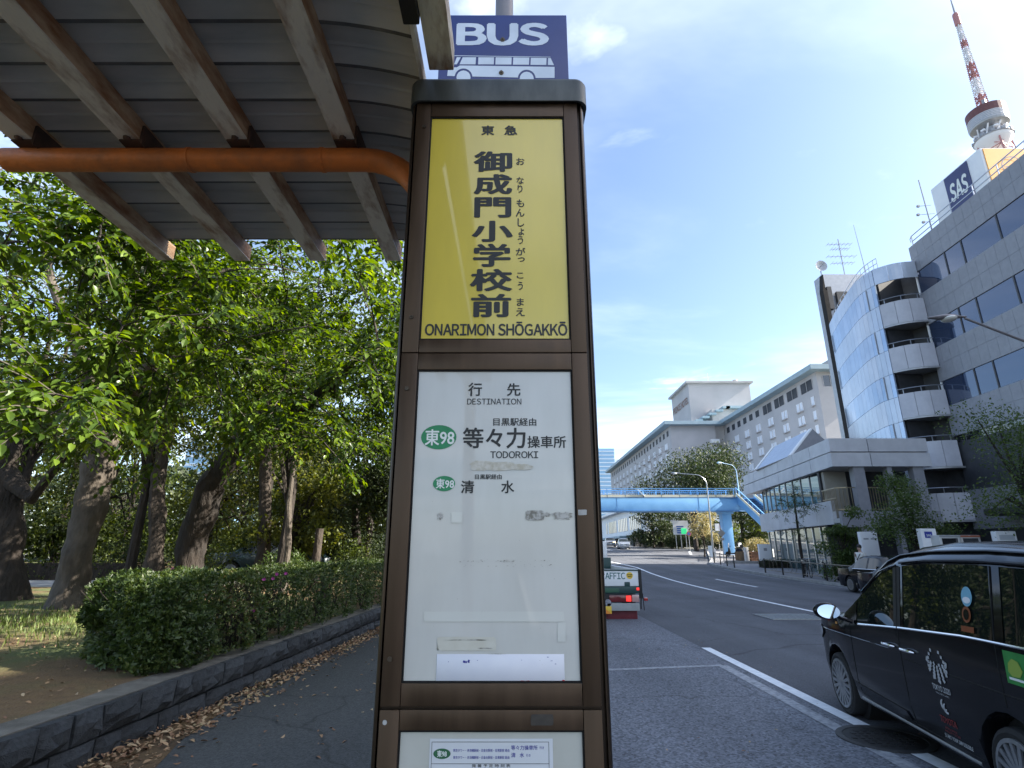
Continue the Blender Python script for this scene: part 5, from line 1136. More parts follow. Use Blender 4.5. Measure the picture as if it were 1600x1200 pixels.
for (xa, xb) in ((19.86, 21.06), (21.42, 22.5)):
    mb = MB(); mb.bar((xa, 31.2, 5.05), (xb, 31.2, 5.05), .05, .05); mb.bar((xa, 31.2, 3.86), (xb, 31.2, 3.86), .05, .05)
    for i in range(9): x = lerp(xa, xb, i / 8); mb.bar((x, 31.2, 3.76), (x, 31.2, 5.05), .025, .025)
    mb.build('balcony_rail', m_gold, pv)
# gabled rooflight
rA, rB = Vector((20.35, 36.6)), Vector((20.95, 43.9)); rl = thing('rooflight', 'gabled rooflight with ribbed slopes on top of the pavilion', 'rooflight', (20.5, 38, 7.8))
hw, zr, zb_ = 1.6, 9.55, 7.75; ax = (rB - rA).normalized(); sx_ = Vector((ax.y, -ax.x))
L_ = [(rA - sx_ * hw), (rA), (rA + sx_ * hw), (rB - sx_ * hw), rB, (rB + sx_ * hw)]; zz_ = [zb_, zr, zb_] * 2
mb = MB(); mb.add([(p.x, p.y, z) for p, z in zip(L_, zz_)], [(0, 2, 1), (3, 4, 5), (0, 1, 4, 3), (1, 2, 5, 4), (0, 3, 5, 2)]); mb.build('gable_body', m_tile, rl)
for k in range(15):                        # ribs on the road-side slope
    t0 = (k + .06) / 15; t1 = (k + .94) / 15; mb = MB(); vs = []
    up = Vector((-sx_.x * (zr - zb_), -sx_.y * (zr - zb_), hw)).normalized() * .06
    for u0 in (t0, t1):
        for s in (.08, .92):
            a = rA.lerp(rB, s); p = Vector((a.x - sx_.x * hw * u0, a.y - sx_.y * hw * u0, lerp(zr, zb_, u0))); vs += [p, p + up]
    mb.add(vs, [(0, 1, 3, 2), (4, 6, 7, 5), (1, 5, 7, 3), (0, 2, 6, 4), (0, 4, 5, 1), (2, 3, 7, 6)]); mb.build('slope_slat', M_slat if k else (M_slat := M('pale slope slat', (.38, .44, .54), (.44, .50, .60), 2, .35, .3)), rl)
for e, q in ((rA, .0), (rB, .92)):
    mb = MB(); up = Vector((-sx_.x * (zr - zb_), -sx_.y * (zr - zb_), hw)).normalized() * .1; vs = []
    for u0 in (0, 1):
        for s in ((.0, .07) if e is rA else (.93, 1.)):
            a = rA.lerp(rB, s); p = Vector((a.x - sx_.x * hw * u0, a.y - sx_.y * hw * u0, lerp(zr, zb_, u0))); vs += [p, p + up]
    mb.add(vs, [(0, 1, 3, 2), (4, 6, 7, 5), (1, 5, 7, 3), (0, 2, 6, 4), (0, 4, 5, 1), (2, 3, 7, 6)]); mb.build('verge', m_white_, rl)
# ---------------------------------------------------------------- the hotel
ht = thing('hotel_building', 'large pale hotel with paired windows, teal eaves and rooftop block lettered PRINCE HOTEL', 'hotel', (55, 150, 4))
gz = 3.5
X1, Y1, Y2, ZE = 46., 157., 258., 37.4
MB().box(X1, X1 + 13, Y1, Y2, gz - 3, ZE - 1).build('long_wing', m_hotel, ht)
MB().box(X1 - 2.2, X1 + 15, Y1 - 2.2, Y2 + 2, ZE - 1, ZE).build('eave', m_teal, ht)
X3, Y3, Y4, ZE2 = 62., 107., 163., 37.6
MB().box(X3, X3 + 15, Y3, Y4, gz - 3, ZE2 - 1).build('near_wing', m_hotel, ht)
MB().box(X3 - 2.0, X3 + 17, Y3 - 2, Y4, ZE2 - 1, ZE2).build('eave', m_teal, ht)
MB().box(X3 + 3, X3 + 12, Y3 - .5, Y3 + 30, ZE2, ZE2 + 1.6).build('roof_ridge', m_hoteld, ht)
MB().box(57, 62.5, 158, 166, gz, ZE - .5).build('link_block', m_hoteld, ht)
m_pair = None
def win_mesh(w, h, pair):
    mb = MB()                            # local: wall plane x=0, facing -x, y along the wall
    for s in ((-1, 1) if pair else (0,)):
        c = s * (w / 2 + .22); mb.box(-.05, .0, c - w / 2, c + w / 2, 0, h, 0); mb.box(-.12, .02, c - w / 2 - .06, c - w / 2, -.06, h + .06, 1); mb.box(-.12, .02, c + w / 2, c + w / 2 + .06, -.06, h + .06, 1); mb.box(-.12, .02, c - w / 2, c + w / 2, h, h + .06, 1); mb.box(-.08, .0, c - .03, c + .03, 0, h, 1)
    tw_ = (w + .3) if pair else w * .6
    mb.box(-.45, .02, -tw_, tw_, -.25, -.07, 2); return mb.mesh('window', [m_winlight, m_white_, m_hoteld])
wp = win_mesh(1.0, 1.75, True); ws = win_mesh(1.0, 1.75, False)
def put_win(me, x, y, z):
    o = bpy.data.objects.new('window', me); link(o, ht); o.location = Vector((x, y, z)) - Vector(ht.location)
for r_ in range(8):
    z = ZE - 7.2 - r_ * 2.95
    for k in range(13): put_win(wp, X1 - .01, Y1 + 5.5 + k * 7.2, z)
for r_ in range(9):
    z = ZE2 - 7.4 - r_ * 2.98
    put_win(ws, X3 - .01, 109.6, z)
    for k in range(6): put_win(wp, X3 - .01, 115 + k * 6.9, z)
m_attic = M('dark attic window', (.03, .035, .045), (.06, .065, .075), .3, .6, spec=.2)
md = MB(); md.box(-.03, 0, -1, 1, 0, 1.6, 0); dm = md.mesh('window', [m_attic])
for k in range(23):
    o = bpy.data.objects.new('attic_window', dm); link(o, ht); o.location = Vector((X1 - .012, Y1 + 3.2 + k * 4.2, ZE - 3.6)) - Vector(ht.location)
mb_ = MB().box(-.03, 0, -2.3, 2.3, 0, 2.2, 0); mb_.box(-.09, 0, -.05, .05, 0, 2.2, 1); mb_.box(-.09, 0, -2.36, -2.3, 0, 2.2, 1); mb_.box(-.09, 0, 2.3, 2.36, 0, 2.2, 1); bigw = mb_.mesh('window', [m_attic, m_hotel])
for k in range(4):
    o = bpy.data.objects.new('attic_window', bigw); link(o, ht); o.location = Vector((X3 - .012, 111.2 + k * 6.2, ZE2 - 4.1)) - Vector(ht.location)
for k in range(7):
    o = bpy.data.objects.new('attic_window', dm); link(o, ht); o.location = Vector((X3 - .012, 135.5 + k * 3.9, ZE2 - 3.7)) - Vector(ht.location)
mb = MB().box(X3 + 1.2, X3 + 8.5, Y3 - .02, Y3, ZE2 - 4.1, ZE2 - 1.8); e = mb.build('attic_window', m_glassd, ht)
mb = MB()
for k in range(6): mb.box(X3 + 1.1 + k * 1.48, X3 + 1.2 + k * 1.48, Y3 - .12, Y3 - .021, ZE2 - 4.1, ZE2 - 1.8)
mb.build('frame_bars', m_hotel, e)
mb = MB()                               # small balconies at the inner corner
for k in range(7): mb.box(X1 + 11.2, X1 + 13.6, Y1 - 1.0, Y1 - .01, ZE - 6.2 - k * 2.95, ZE - 5.1 - k * 2.95)
mb.build('corner_balconies', m_white_, ht)['kind'] = 'stuff'
# rooftop block
bx, by, bz = 56.4, 169., 53.5
rb = MB().box(bx, 76, by, 188, ZE, bz - .6).build('rooftop_block', m_hotel, ht)
MB().box(bx - .9, 76.9, by - .9, 189, bz - .6, bz).build('roof_rim', m_hoteld, rb)
mb = MB(); put_text(mb, 'PRINCE HOTEL', (bx - .12, 187.2, 46.6), (0, -1, 0), (0, 0, 1), 17.2, 2.3, .04); mb.build('lettering', M('bronze letters', (.16, .075, .05), None, rough=.5), rb)
mb = MB()                               # stepped folded roof below it
for k in range(6): mb.box(bx - 2.5 + k * 2.1, bx - .35 + k * 2.1, by - 5 - .2 * k, by + 3, ZE + .9 + k * 1.0, ZE + 1.5 + k * 1.0)
mb.box(bx + 9, 79, by - 6, by + 2, ZE + 5.9, ZE + 6.6); mb.build('stepped_roof', m_teal, rb)['kind'] = 'stuff'
mb = MB().box(bx + 5, 78, by - 4.5, by - .02, ZE, ZE + 5.85); mb.build('stained_base', m_hoteld, rb)
mb = MB().tube([(72, 170, bz), (72, 170, bz + .8)], .8, 10); mb.tube([(64, 172, bz), (64, 172, bz + 4)], .08, 5); mb.build('vent_housing', m_hoteld, rb)
# low banquet wing beyond the crossing
lw = thing('low_wing', 'low white wing with tall narrow windows on a rubble base under the footbridge', 'building', (30, 110, 3))
MB().box(23.5, 50, 100, 175, 4.6, 9.4).build('wall', m_white_, lw); MB().box(22.3, 50, 98.8, 176, 9.4, 9.9).build('eave', m_white_, lw); MB().box(22.2, 50, 118, 176, 4.1, 4.55).build('porch_eave', m_teal, lw)
pm = MB().box(-.03, 0, -.5, .5, 0, 2.6).mesh('window', [m_glassd])
for k in range(22):
    if k % 7 == 6: continue
    o = bpy.data.objects.new('window', pm); link(o, lw); o.location = Vector((23.47, 104 + k * 1.75, 5.5)) - Vector(lw.location)
MB().box(24.4, 50, 100.5, 150, 1.5, 4.59).build('rubble_base', m_stonewall, lw)
rw = thing('rubble_wall', 'rough brown rubble wall at the far side of the crossing', 'stone wall', (24, 96, 2)); mb = MB(); rr = random.Random(8)
for j in range(4):
    x = 20.5
    while x < 34:
        w = rr.uniform(.7, 1.4); MB().box(x + .02, x + w - .02, 95.6 - rr.random() * .12, 96.2, 2.2 + j * .62, 2.79 + j * .62).build('stone', m_stonewall, rw); x += w
MB().box(20.3, 34.2, 95.75, 96.6, 2, 4.6).build('wall_core', m_gapdark, rw)
# far towers
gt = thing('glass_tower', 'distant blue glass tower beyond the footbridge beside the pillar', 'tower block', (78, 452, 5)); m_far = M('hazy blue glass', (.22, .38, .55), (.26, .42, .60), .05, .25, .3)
MB().box(66, 84, 450, 475, 5, 82).build('shaft', m_far, gt); mb = MB()
for k in range(24): mb.box(65.9, 84.1, 449.8, 449.99, 8 + k * 3.1, 8.7 + k * 3.1)
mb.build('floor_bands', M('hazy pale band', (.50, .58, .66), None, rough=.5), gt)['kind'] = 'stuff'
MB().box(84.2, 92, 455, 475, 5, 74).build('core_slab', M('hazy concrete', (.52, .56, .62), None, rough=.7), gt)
g2_ = thing('glass_tower', 'pale blue glass building glimpsed between the park trees', 'tower block', (-112, 205, 0)); MB().box(-122, -101, 205, 225, 0, 41).build('shaft', m_far, g2_); mb = MB()
for k in range(12): mb.box(-122.1, -100.9, 204.8, 204.99, 3 + k * 3.2, 3.8 + k * 3.2)
mb.build('floor_bands', MATS['hazy pale band'], g2_)['kind'] = 'stuff'
# ---------------------------------------------------------------- the red and white tower
TX, TY = 275.6, 261.6; tt = thing('broadcast_tower', 'red and white lattice broadcasting tower rising behind the office block', 'tower', (TX, TY, 0), radians(20))
def leg_r(z): return pw(z, [(0, 45), (40, 31), (80, 21), (120, 14.5), (150, 11.5), (180, 8.8), (225, 5.2), (250, 3.6)])
def col_t(z): return 1 if int(z // 26) % 2 else 0
secs = [0, 14, 28, 42, 56, 70, 84, 98, 112, 124, 136, 150, 160, 170, 180, 190, 200, 210, 219, 228]
for z0, z1 in zip(secs[:-1], secs[1:]):
    mb = MB(); r0, r1 = leg_r(z0), leg_r(z1); q0 = [(s * r0, t * r0, z0) for s, t in ((-1, -1), (1, -1), (1, 1), (-1, 1))]; q1 = [(s * r1, t * r1, z1) for s, t in ((-1, -1), (1, -1), (1, 1), (-1, 1))]
    w = max(.7, r0 * .05)
    for i in range(4):
        j = (i + 1) % 4; mb.bar(q0[i], q1[i], w, w); mb.bar(q0[i], q1[j], w * .5, w * .5); mb.bar(q0[j], q1[i], w * .5, w * .5); mb.bar(q1[i], q1[j], w * .5, w * .5)
    mb.build('lattice', m_whitet if col_t(z0) else m_redt, tt, local=True)
MB().box(-14, 14, -14, 14, 145, 151).box(-13.4, 13.4, -13.4, 13.4, 151.01, 157).build('main_deck', m_whitet, tt, local=True)
Z0 = 221.
MB().lathe([(5, Z0 - 1), (8.4, Z0 + 3.5), (8.8, Z0 + 5), (8.8, Z0 + 6), (5, Z0 + 6.4)], n=24).build('lower_dish_deck', m_whitet, tt, local=True, smooth=True)
mb = MB()
for a in range(12): q = a * pi / 6; mb.obox((8.9 * cos(q), 8.9 * sin(q), Z0 + 6.8), (1.1, 1.6, 1.5), Matrix.Rotation(q, 3, 'Z'))
mb.lathe([(9.3, Z0 + 5.6), (9.3, Z0 + 6.1), (8.8, Z0 + 6.1)], n=24); mb.build('equipment_ring', m_grayt, tt, local=True)
MB().lathe([(5.2, Z0 + 6), (5.2, Z0 + 13)], n=16).build('shaft', m_grayt, tt, local=True)
mb = MB()
for a in range(8): q = a * pi / 4; mb.bar((6.0 * cos(q), 6.0 * sin(q), Z0 + 6), (7.4 * cos(q + .4), 7.4 * sin(q + .4), Z0 + 13), .6, .6); mb.obox((7.2 * cos(q), 7.2 * sin(q), Z0 + 10), (1.6, 1.9, 1.2), Matrix.Rotation(q, 3, 'Z'))
mb.build('braces', m_whitet, tt, local=True)
MB().lathe([(6, Z0 + 12.4), (9.0, Z0 + 14), (9.3, Z0 + 15), (9.3, Z0 + 20), (9.0, Z0 + 20)], n=28).build('upper_deck', m_alu, tt, local=True)
MB().lathe([(9.35, Z0 + 20.02), (9.35, Z0 + 25), (8.6, Z0 + 25.4), (4, Z0 + 25.6)], n=28).build('upper_deck_roof', M('tower maroon', (.13, .05, .05), None, rough=.6), tt, local=True)
mb = MB()
for k in range(5): mb.lathe([(9.42, Z0 + 15.6 + k), (9.42, Z0 + 15.75 + k)], n=28)
mb.build('deck_louvres', m_whitet, tt, local=True)['kind'] = 'stuff'
zA = Z0 + 25.6; zB = 312.
for k in range(11):
    a = lerp(zA, zB, k / 11); b = lerp(zA, zB, (k + 1) / 11); ra, rb_ = lerp(2.6, .95, k / 11), lerp(2.6, .95, (k + 1) / 11); mb = MB()
    for i in range(4):
        an, an2 = i * pi / 2 + .4, (i + 1) * pi / 2 + .4; p0, p1 = (ra * cos(an), ra * sin(an), a), (rb_ * cos(an), rb_ * sin(an), b); q0, q1 = (ra * cos(an2), ra * sin(an2), a), (rb_ * cos(an2), rb_ * sin(an2), b)
        mb.bar(p0, p1, .5, .5); mb.bar(p0, q1, .28, .28); mb.bar(q0, p1, .28, .28)
        for m_ in range(4): zz = lerp(a, b, m_ / 4); rr_ = lerp(ra, rb_, m_ / 4) + .5; mb.bar((rr_ * cos(an), rr_ * sin(an), zz), (rr_ * cos(an2), rr_ * sin(an2), zz), .22, .22)
    mb.tube([(0, 0, a), (0, 0, b)], ra * .42, 8)
    mb.build('antenna_section', m_redt if k in (0, 1, 4, 5, 8) else m_whitet, tt, local=True)
MB().lathe([(1.6, 312), (1.7, 313), (1.7, 320), (1.5, 321), (.4, 321.5)], n=14).build('antenna_drum', m_redt, tt, local=True)
MB().tube([(0, 0, 321), (0, 0, 334)], [.55, .3], 8).build('antenna_tip', m_grayt, tt, local=True)
MB().box(-3.6, -1.8, -3, -1.4, Z0 + 25.5, Z0 + 31).build('relay_rack', m_grayt, tt, local=True)
# ---------------------------------------------------------------- footbridge
fb = thing('footbridge', 'sky blue steel footbridge across the road with a stair down to the right pavement', 'footbridge', (10, 62, g(62)))
YB, ZB0, ZB1 = 62., 5.8, 7.22
MB().box(-14, 24.9, YB - .2, YB + 2.2, ZB0, ZB1).build('girder', m_bridge, fb, bevel=.03)
MB().box(-14, 25.0, YB - .35, YB - .21, ZB1 - .02, ZB1 + .06).box(-14, 25, YB - .34, YB - .2, ZB0 - .06, ZB0 + .02).build('flange', m_bridged, fb)
for x in (-6, 2.5, 11.5, 20.5): MB().box(x - .05, x + .05, YB - .26, YB - .202, ZB0 + .03, ZB1 - .03).build('stiffener', m_bridge, fb)
for y in (YB - .24, YB + 2.14): MB().box(-14, 24.7, y, y + .04, ZB1 + .07, ZB1 + .34).build('kick_panel', m_beige, fb)
for y in (YB - .2, YB + 2.1):
    mb = MB(); mb.bar((-14, y, ZB1 + 1.02), (24.7, y, ZB1 + 1.02), .07, .07); mb.bar((-14, y, ZB1 + .84), (24.7, y, ZB1 + .84), .04, .04)
    for i in range(20): mb.bar((-13.5 + i * 2, y, ZB1), (-13.5 + i * 2, y, ZB1 + 1.02), .08, .08)
    mb.build('railing', m_bridge, fb)
    mb = MB()
    for i in range(190): mb.bar((-13.8 + i * .2, y + .02, ZB1 + .3), (-13.8 + i * .2, y + .02, ZB1 + .84), .025, .025)
    mb.build('balusters', m_bridge, fb)['kind'] = 'stuff'
MB().box(23.2, 24.2, YB + .4, YB + 1.4, g(62) + .1, ZB0).build('column', m_bridge, fb, bevel=.04); MB().box(23.1, 24.3, YB, YB + 2, ZB0 - .25, ZB0 - .01).build('crosshead', m_bridge, fb)
MB().box(-9.3, -8.4, YB + .5, YB + 1.4, g(62), ZB0 - .36).build('column', m_bridge, fb, bevel=.04)
xs0, xs1 = 24.9, 26.7; ya_, yb_ = YB - .1, 49.5; za_, zb_2 = ZB1, g(50) + .14
MB().box(xs0 - .2, xs1, ya_, YB + 2.2, ZB0 + .1, ZB1 + .001).build('landing', m_bridge, fb)
for x in (xs0 - .12, xs1):
    mb = MB(); mb.prism([(ya_, za_ + .25), (ya_, za_ - .55), (yb_, zb_2 - .4), (yb_, zb_2 + .4)], lambda p, q, a: (a, p, q), x, x + .1); mb.build('stringer', m_bridge, fb)
    mb = MB(); mb.prism([(ya_, za_ + .55), (ya_, za_ + .27), (yb_, zb_2 + .42), (yb_, zb_2 + .7)], lambda p, q, a: (a, p, q), x + .02, x + .06); mb.build('kick_panel', m_beige, fb)
    mb = MB(); mb.bar((x + .05, ya_, za_ + 1.1), (x + .05, yb_, zb_2 + 1.15), .07, .07)
    for i in range(14): t = i / 13; y = lerp(ya_, yb_, t); z = lerp(za_, zb_2, t); mb.bar((x + .05, y, z + .3), (x + .05, y, z + 1.1), .05, .05)
    mb.build('stair_railing', m_bridge, fb)
n = 30
for k in range(n):
    t = (k + .5) / n; y = lerp(ya_, yb_, t); z = lerp(za_, zb_2, t); MB().box(xs0 - .018, xs1 - .002, y - .24, y + .24, z - .1, z - .02).build('step', m_bridged, fb)
mb = MB(); mb.prism([(ya_, za_ - .2), (ya_, za_ - .3), (yb_, zb_2 - .25), (yb_, zb_2 - .15)], lambda p, q, a: (a, p, q), xs0, xs1 - .05); mb.build('soffit', m_bridged, fb)
mb = MB().bar((13.9, YB - .3, ZB1 + .9), (14.6, YB - .3, ZB1 + .15), .3, .06); mb.build('white_brace', m_white_, fb)  # white slanted piece, built as a brace of the bridge
# ---------------------------------------------------------------- vehicles
m_carblack = M('black car paint', (.006, .0065, .008), None, rough=.10, coat=0., spec=.30)
m_carblue = M('black sedan paint', (.006, .007, .011), None, rough=.12, coat=0., spec=.18)
m_silver = M('silver car paint', (.36, .38, .42), None, rough=.3, metal=.6, coat=.8)
m_carglass = glassmat('car glass', (.008, .012, .011), .02, .5, 0, .0)
m_tyre = M('tyre', (.014, .014, .015), (.022, .022, .022), 30, .85)
m_rim = M('wheel cover', (.26, .27, .29), (.32, .33, .35), 20, .4, .6)
m_lampw = M('clear lamp', (.62, .66, .72), None, rough=.08, coat=1.)
m_lampr = M('red lamp', (.40, .015, .015), None, rough=.15, coat=1.)
m_chr = MATS['chrome']
def profile_loft(stations, ny=9):
    """rings across the car: each station gives x and (half width, z) rows from sill to roof centre"""
    pass
def car_body(name_root, root, X, rows, paint, glass, glass_cells, trim=None, close=True):
    """X: station positions; rows: list of functions x -> (half width, z). Cells named in glass_cells become window parts"""
    nX, nR = len(X), len(rows)
    grid = [[rows[j](x) for j in range(nR)] for x in X]
    for side in (1, -1):
        pass
    mb = MB(); vs = []; idx = {}
    for i, x in enumerate(X):
        for j in range(nR):
            w, z = grid[i][j]
            for s in (1, -1): idx[i, j, s] = len(vs); vs.append((x, s * w, z))
    fs = []; win = {}
    for i in range(nX - 1):
        for j in range(nR - 1):
            for s in (1, -1):
                f = (idx[i, j, s], idx[i + 1, j, s], idx[i + 1, j + 1, s], idx[i, j + 1, s])
                key = glass_cells(i, j, X)
                if key: win.setdefault((key, s), []).append(f)
                else: fs.append(f)
    for i in range(nX - 1):
        f = (idx[i, nR - 1, 1], idx[i + 1, nR - 1, 1], idx[i + 1, nR - 1, -1], idx[i, nR - 1, -1]); key = glass_cells(i, nR - 1, X)
        if key: win.setdefault((key, 0), []).append(f)
        else: fs.append(f)
        fs.append((idx[i, 0, 1], idx[i, 0, -1], idx[i + 1, 0, -1], idx[i + 1, 0, 1]))
    for i in (0, nX - 1):
        loop = [idx[i, j, 1] for j in range(nR)] + [idx[i, j, -1] for j in range(nR - 1, -1, -1)]; fs.append(tuple(loop))
    mb.add(vs, fs); body = mb.build('body', paint, root, smooth=True, local=True)
    for (key, s), ff in win.items():
        used = sorted({k for f in ff for k in f}); mp = {k: n for n, k in enumerate(used)}
        m2 = MB(); m2.add([(vs[k][0], vs[k][1] * .994, vs[k][2] - (.004 if s == 0 else 0)) for k in used], [tuple(mp[k] for k in f) for f in ff]); m2.build(key, glass, root, smooth=True, local=True)
    return vs, idx
def wheel(root, x, y, r, w, side, spokes=14, detail=True, hub=.225):
    mb = MB(); c = (x, y - side * w / 2, r)
    mb.lathe([(hub + .01, -w * .42), (r - .035, -w / 2), (r - .008, -w * .42), (r, -w * .25), (r, w * .25), (r - .008, w * .42), (r - .035, w / 2), (hub + .01, w * .42)], c, 32, 'Y'); wl_ = mb.build('wheel', m_tyre, root, smooth=True, local=True)
    yo = y - .012 * side; mb = MB()
    mb.lathe([(hub + .012, -.02), (hub + .012, .012), (hub - .012, .016), (hub - .012, -.02)], (x, yo, r), 32, 'Y'); mb.lathe([(.05, -.01), (.05, .012), (.03, .02), (.005, .022)], (x, yo, r), 14, 'Y') if side > 0 else mb.lathe([(.05, .01), (.05, -.012), (.03, -.02), (.005, -.022)], (x, yo, r), 14, 'Y')
    for k in range(spokes):
        a = 2 * pi * k / spokes; R = Matrix.Rotation(-a, 3, 'Y'); mb.obox(Vector((x, yo + side * .006, r)) + R @ Vector((.135, 0, 0)), (.17, .014, .030), R)
    mb.build('rim', m_rim, wl_, local=True)
    MB().lathe([(hub, -.03), (hub, -.028)], (x, yo - side * .03, r), 24, 'Y').build('brake_disc', m_gapdark, wl_, local=True)
def arch(x, xc, r, z0, rw=None):
    """lower edge of the body, lifted over a wheel"""
    d = abs(x - xc); return None if d >= r else sqrt(max(0, r * r - d * d))
# ---- the tall black taxi
YAW = radians(9); HX = Vector((sin(YAW), cos(YAW))); NX = Vector((-cos(YAW), sin(YAW)))
O = Vector((3.62, 6.68)) - HX * 2.75 - NX * .80
tx = thing('taxi', 'tall black taxi with games decals on its side passing close by the kerb lane', 'taxi', (O.x, O.y, 0), pi / 2 - YAW)
WR = .302; RA = .365
def belt(x): return pw(x, [(-.95, 1.10), (-.6, 1.115), (.3, 1.10), (1.2, 1.045), (1.95, .985), (2.25, .965), (2.6, .985), (3.1, .955), (3.45, .86), (3.55, .74)])
def hw(x): return pw(x, [(-.95, .74), (-.75, .80), (-.3, .835), (.5, .845), (2.4, .845), (2.9, .835), (3.2, .80), (3.42, .70), (3.55, .52)])
def top(x): return pw(x, [(-.95, 1.30), (-.9, 1.5), (-.8, 1.66), (-.5, 1.725), (.1, 1.75), (.8, 1.75), (1.3, 1.715), (1.55, 1.64), (1.95, 1.38), (2.3, 1.13), (2.5, 1.02), (2.75, 1.02), (3.1, .985), (3.4, .90), (3.55, .76)])
def sill(x):
    z = .235
    for xc in (0, 2.75):
        a = arch(x, xc, RA, z)
        if a is not None: z = max(z, WR + a)
    if x > 3.3: z = .25
    if x < -.8: z = .32
    return z
def tum(x): return pw(x, [(-.95, .02), (-.7, .06), (.0, .10), (1.3, .105), (2.0, .05), (2.4, 0), (3.55, 0)])
def row(j):
    def f(x):
        s, b, t, w = sill(x), belt(x), top(x), hw(x); t = max(t, b + .012)
        if j == 0: return (w - .045, s)
        if j == 1: return (w - .004, max(s + .012, .44) if s < .5 else s + .02)
        if j == 2: return (w, max(s + .03, .66))
        if j == 3: return (w - .002, max(s + .05, lerp(.66, b, .62)))
        if j == 4: return (w - .012, b)
        e = min(1, max(0, (t - b) / .45))
        if j == 5: return (w - .012 - tum(x) * .80 - (1 - e) * .03, lerp(b, t, .74))
        if j == 6: return (w - .04 - tum(x) * 1.35 - (1 - e) * .12, lerp(b, t, .88))
        if j == 7: return ((w - .04 - tum(x) * 1.35) * .72 - (1 - e) * .1, lerp(b, t, .985))
        return ((w - .04 - tum(x) * 1.35) * .35 , t)
    return f
XT = [-.95, -.9, -.82, -.7, -.5] + [RA * cos(pi * k / 10) * -1 for k in range(11)] + [.42, .50, .62, .8, 1.0, 1.15, 1.28, 1.36, 1.5, 1.65, 1.8, 1.95, 2.1, 2.2] + [2.75 - RA * cos(pi * k / 10) for k in range(11)] + [3.2, 3.3, 3.4, 3.48, 3.55]
XT = sorted(set(round(x, 3) for x in XT))
# roof bows towards the windscreen: glass cells by station and row
def tx_glass(i, j, X):
    xm = (X[i] + X[i + 1]) / 2
    if j == 4:
        if -.78 < xm < -.08: return 'quarter_window'
        if .02 < xm < 1.2: return 'rear_door_window'
        if 1.30 < xm < 2.12: return 'front_door_window'
    if j >= 6 and 1.5 < xm < 2.42: return 'windscreen'
    if j == 5 and 1.62 < xm < 2.4: return 'windscreen'
    return None
car_body('taxi', tx, XT, [row(j) for j in range(9)], m_carblack, m_carglass, tx_glass)
MB().box(-.8, 3.35, -.72, .72, .22, .55).build('underbody', m_gapdark, tx, local=True)
for s in (1, -1):
    wheel(tx, 0, s * .835, WR, .185, s, 18); wheel(tx, 2.75, s * .835, WR, .185, s, 18)
for xc in (0, 2.75):
    mb = MB(); mb.lathe([(RA - .005, -.70), (RA - .005, .70)], (xc, 0, WR), 28, 'Y'); mb.build('wheel_house', m_gapdark, tx, local=True)
def side_pt(x, z, off=.0):
    """a point on the near flank"""
    P_ = [row(j)(x) for j in range(6)]; zs = [p[1] for p in P_]; w = float(np.interp(z, zs, [p[0] for p in P_])); return Vector((x, w + off, z))
mb = MB()                                             # bright strips under the windows
for a, b in ((1.24, 2.06), (-.78, 1.24)): mb.tube([side_pt(x, belt(x) - .004, .004) for x in np.linspace(a + .01, b - .01, 12)], .009, 6)
mb.build('waist_trim', m_chr, tx, smooth=True, local=True)
mb = MB()                                             # drip rail over the doors, shut lines, side mouldings
mb.build('roof_seam', m_black, tx, local=True) if False else None
def line(pts, r=.004, mat=m_gapdark, name='shut_line'): MB().tube(pts, r, 4).build(name, mat, tx, local=True)
def wpt(x, k, off=.002): a, b = row(4)(x), row(5)(x); return Vector((x, lerp(a[0], b[0], k) + off, lerp(a[1], b[1], k)))
line([side_pt(1.25, z) for z in np.linspace(.30, belt(1.25), 8)] + [wpt(1.25, k) for k in (.3, .6, 1.)], .0045)
line([side_pt(-.02, z) for z in np.linspace(.72, belt(0), 6)] + [wpt(-.02, k) for k in (.3, .6, 1.)], .0045)
line([side_pt(x, .30) for x in np.linspace(.40, 1.25, 6)], .004); line([side_pt(2.26, z) for z in np.linspace(.33, belt(2.2), 7)], .004); line([side_pt(x, .31) for x in np.linspace(1.25, 2.26, 6)], .004)
line([side_pt(x, .80) for x in np.linspace(-.75, 1.2, 9)], .005)                  # sliding door rail
line([side_pt(x, lerp(.845, .815, (x - 1.3) / 2)) for x in np.linspace(1.4, 3.1, 12)], .004, m_carblack, 'body_crease')
mb = MB(); mb.tube([wpt(x, 1.02, .006) + Vector((0, -.012, .02)) for x in np.linspace(-.75, 1.2, 10)], .012, 6); mb.tube([wpt(x, 1.02, .006) for x in np.linspace(1.25, 1.95, 8)], .009, 6); mb.build('window_frame', m_carblack, tx, smooth=True, local=True)
mb = MB(); mb.tube([row(6)(x) and Vector((x, row(6)(x)[0] + .004, row(6)(x)[1] + .004)) for x in np.linspace(-.7, 1.9, 14)], .010, 6); mb.build('roof_rail', m_chr if False else m_carblack, tx, smooth=True, local=True)
mb = MB(); mb.box(1.24, 1.34, .0, .001, 0, .001)
# black-out pillars between the side windows
mb = MB()
for a, b in ((1.19, 1.31),): 
    vs = [wpt(a, 0, .003), wpt(b, 0, .003), wpt(b, 1, .003), wpt(a, 1, .003)]; mb.add(vs, [(0, 1, 2, 3)])
mb.build('pillar_cover', m_black, tx, local=True)
for xh in (1.42, 1.10):                                # two handles
    z = lerp(.845, .86, .5) + .02; p = side_pt(xh, z); mb = MB(); mb.tube([p + Vector((-.09, .006, 0)), p + Vector((-.075, .028, .004)), p + Vector((.0, .034, .006)), p + Vector((.075, .028, .004)), p + Vector((.09, .006, 0))], [.008, .013, .014, .013, .008], 8); mb.build('door_handle', m_chr, tx, smooth=True, local=True)
mb = MB(); p = side_pt(2.62, .92, .0); mb.obox(p, (.035, .012, .022), Matrix.Identity(3)); mb.build('side_marker', M('amber lens', (.7, .35, .10), None, rough=.2), tx, local=True)
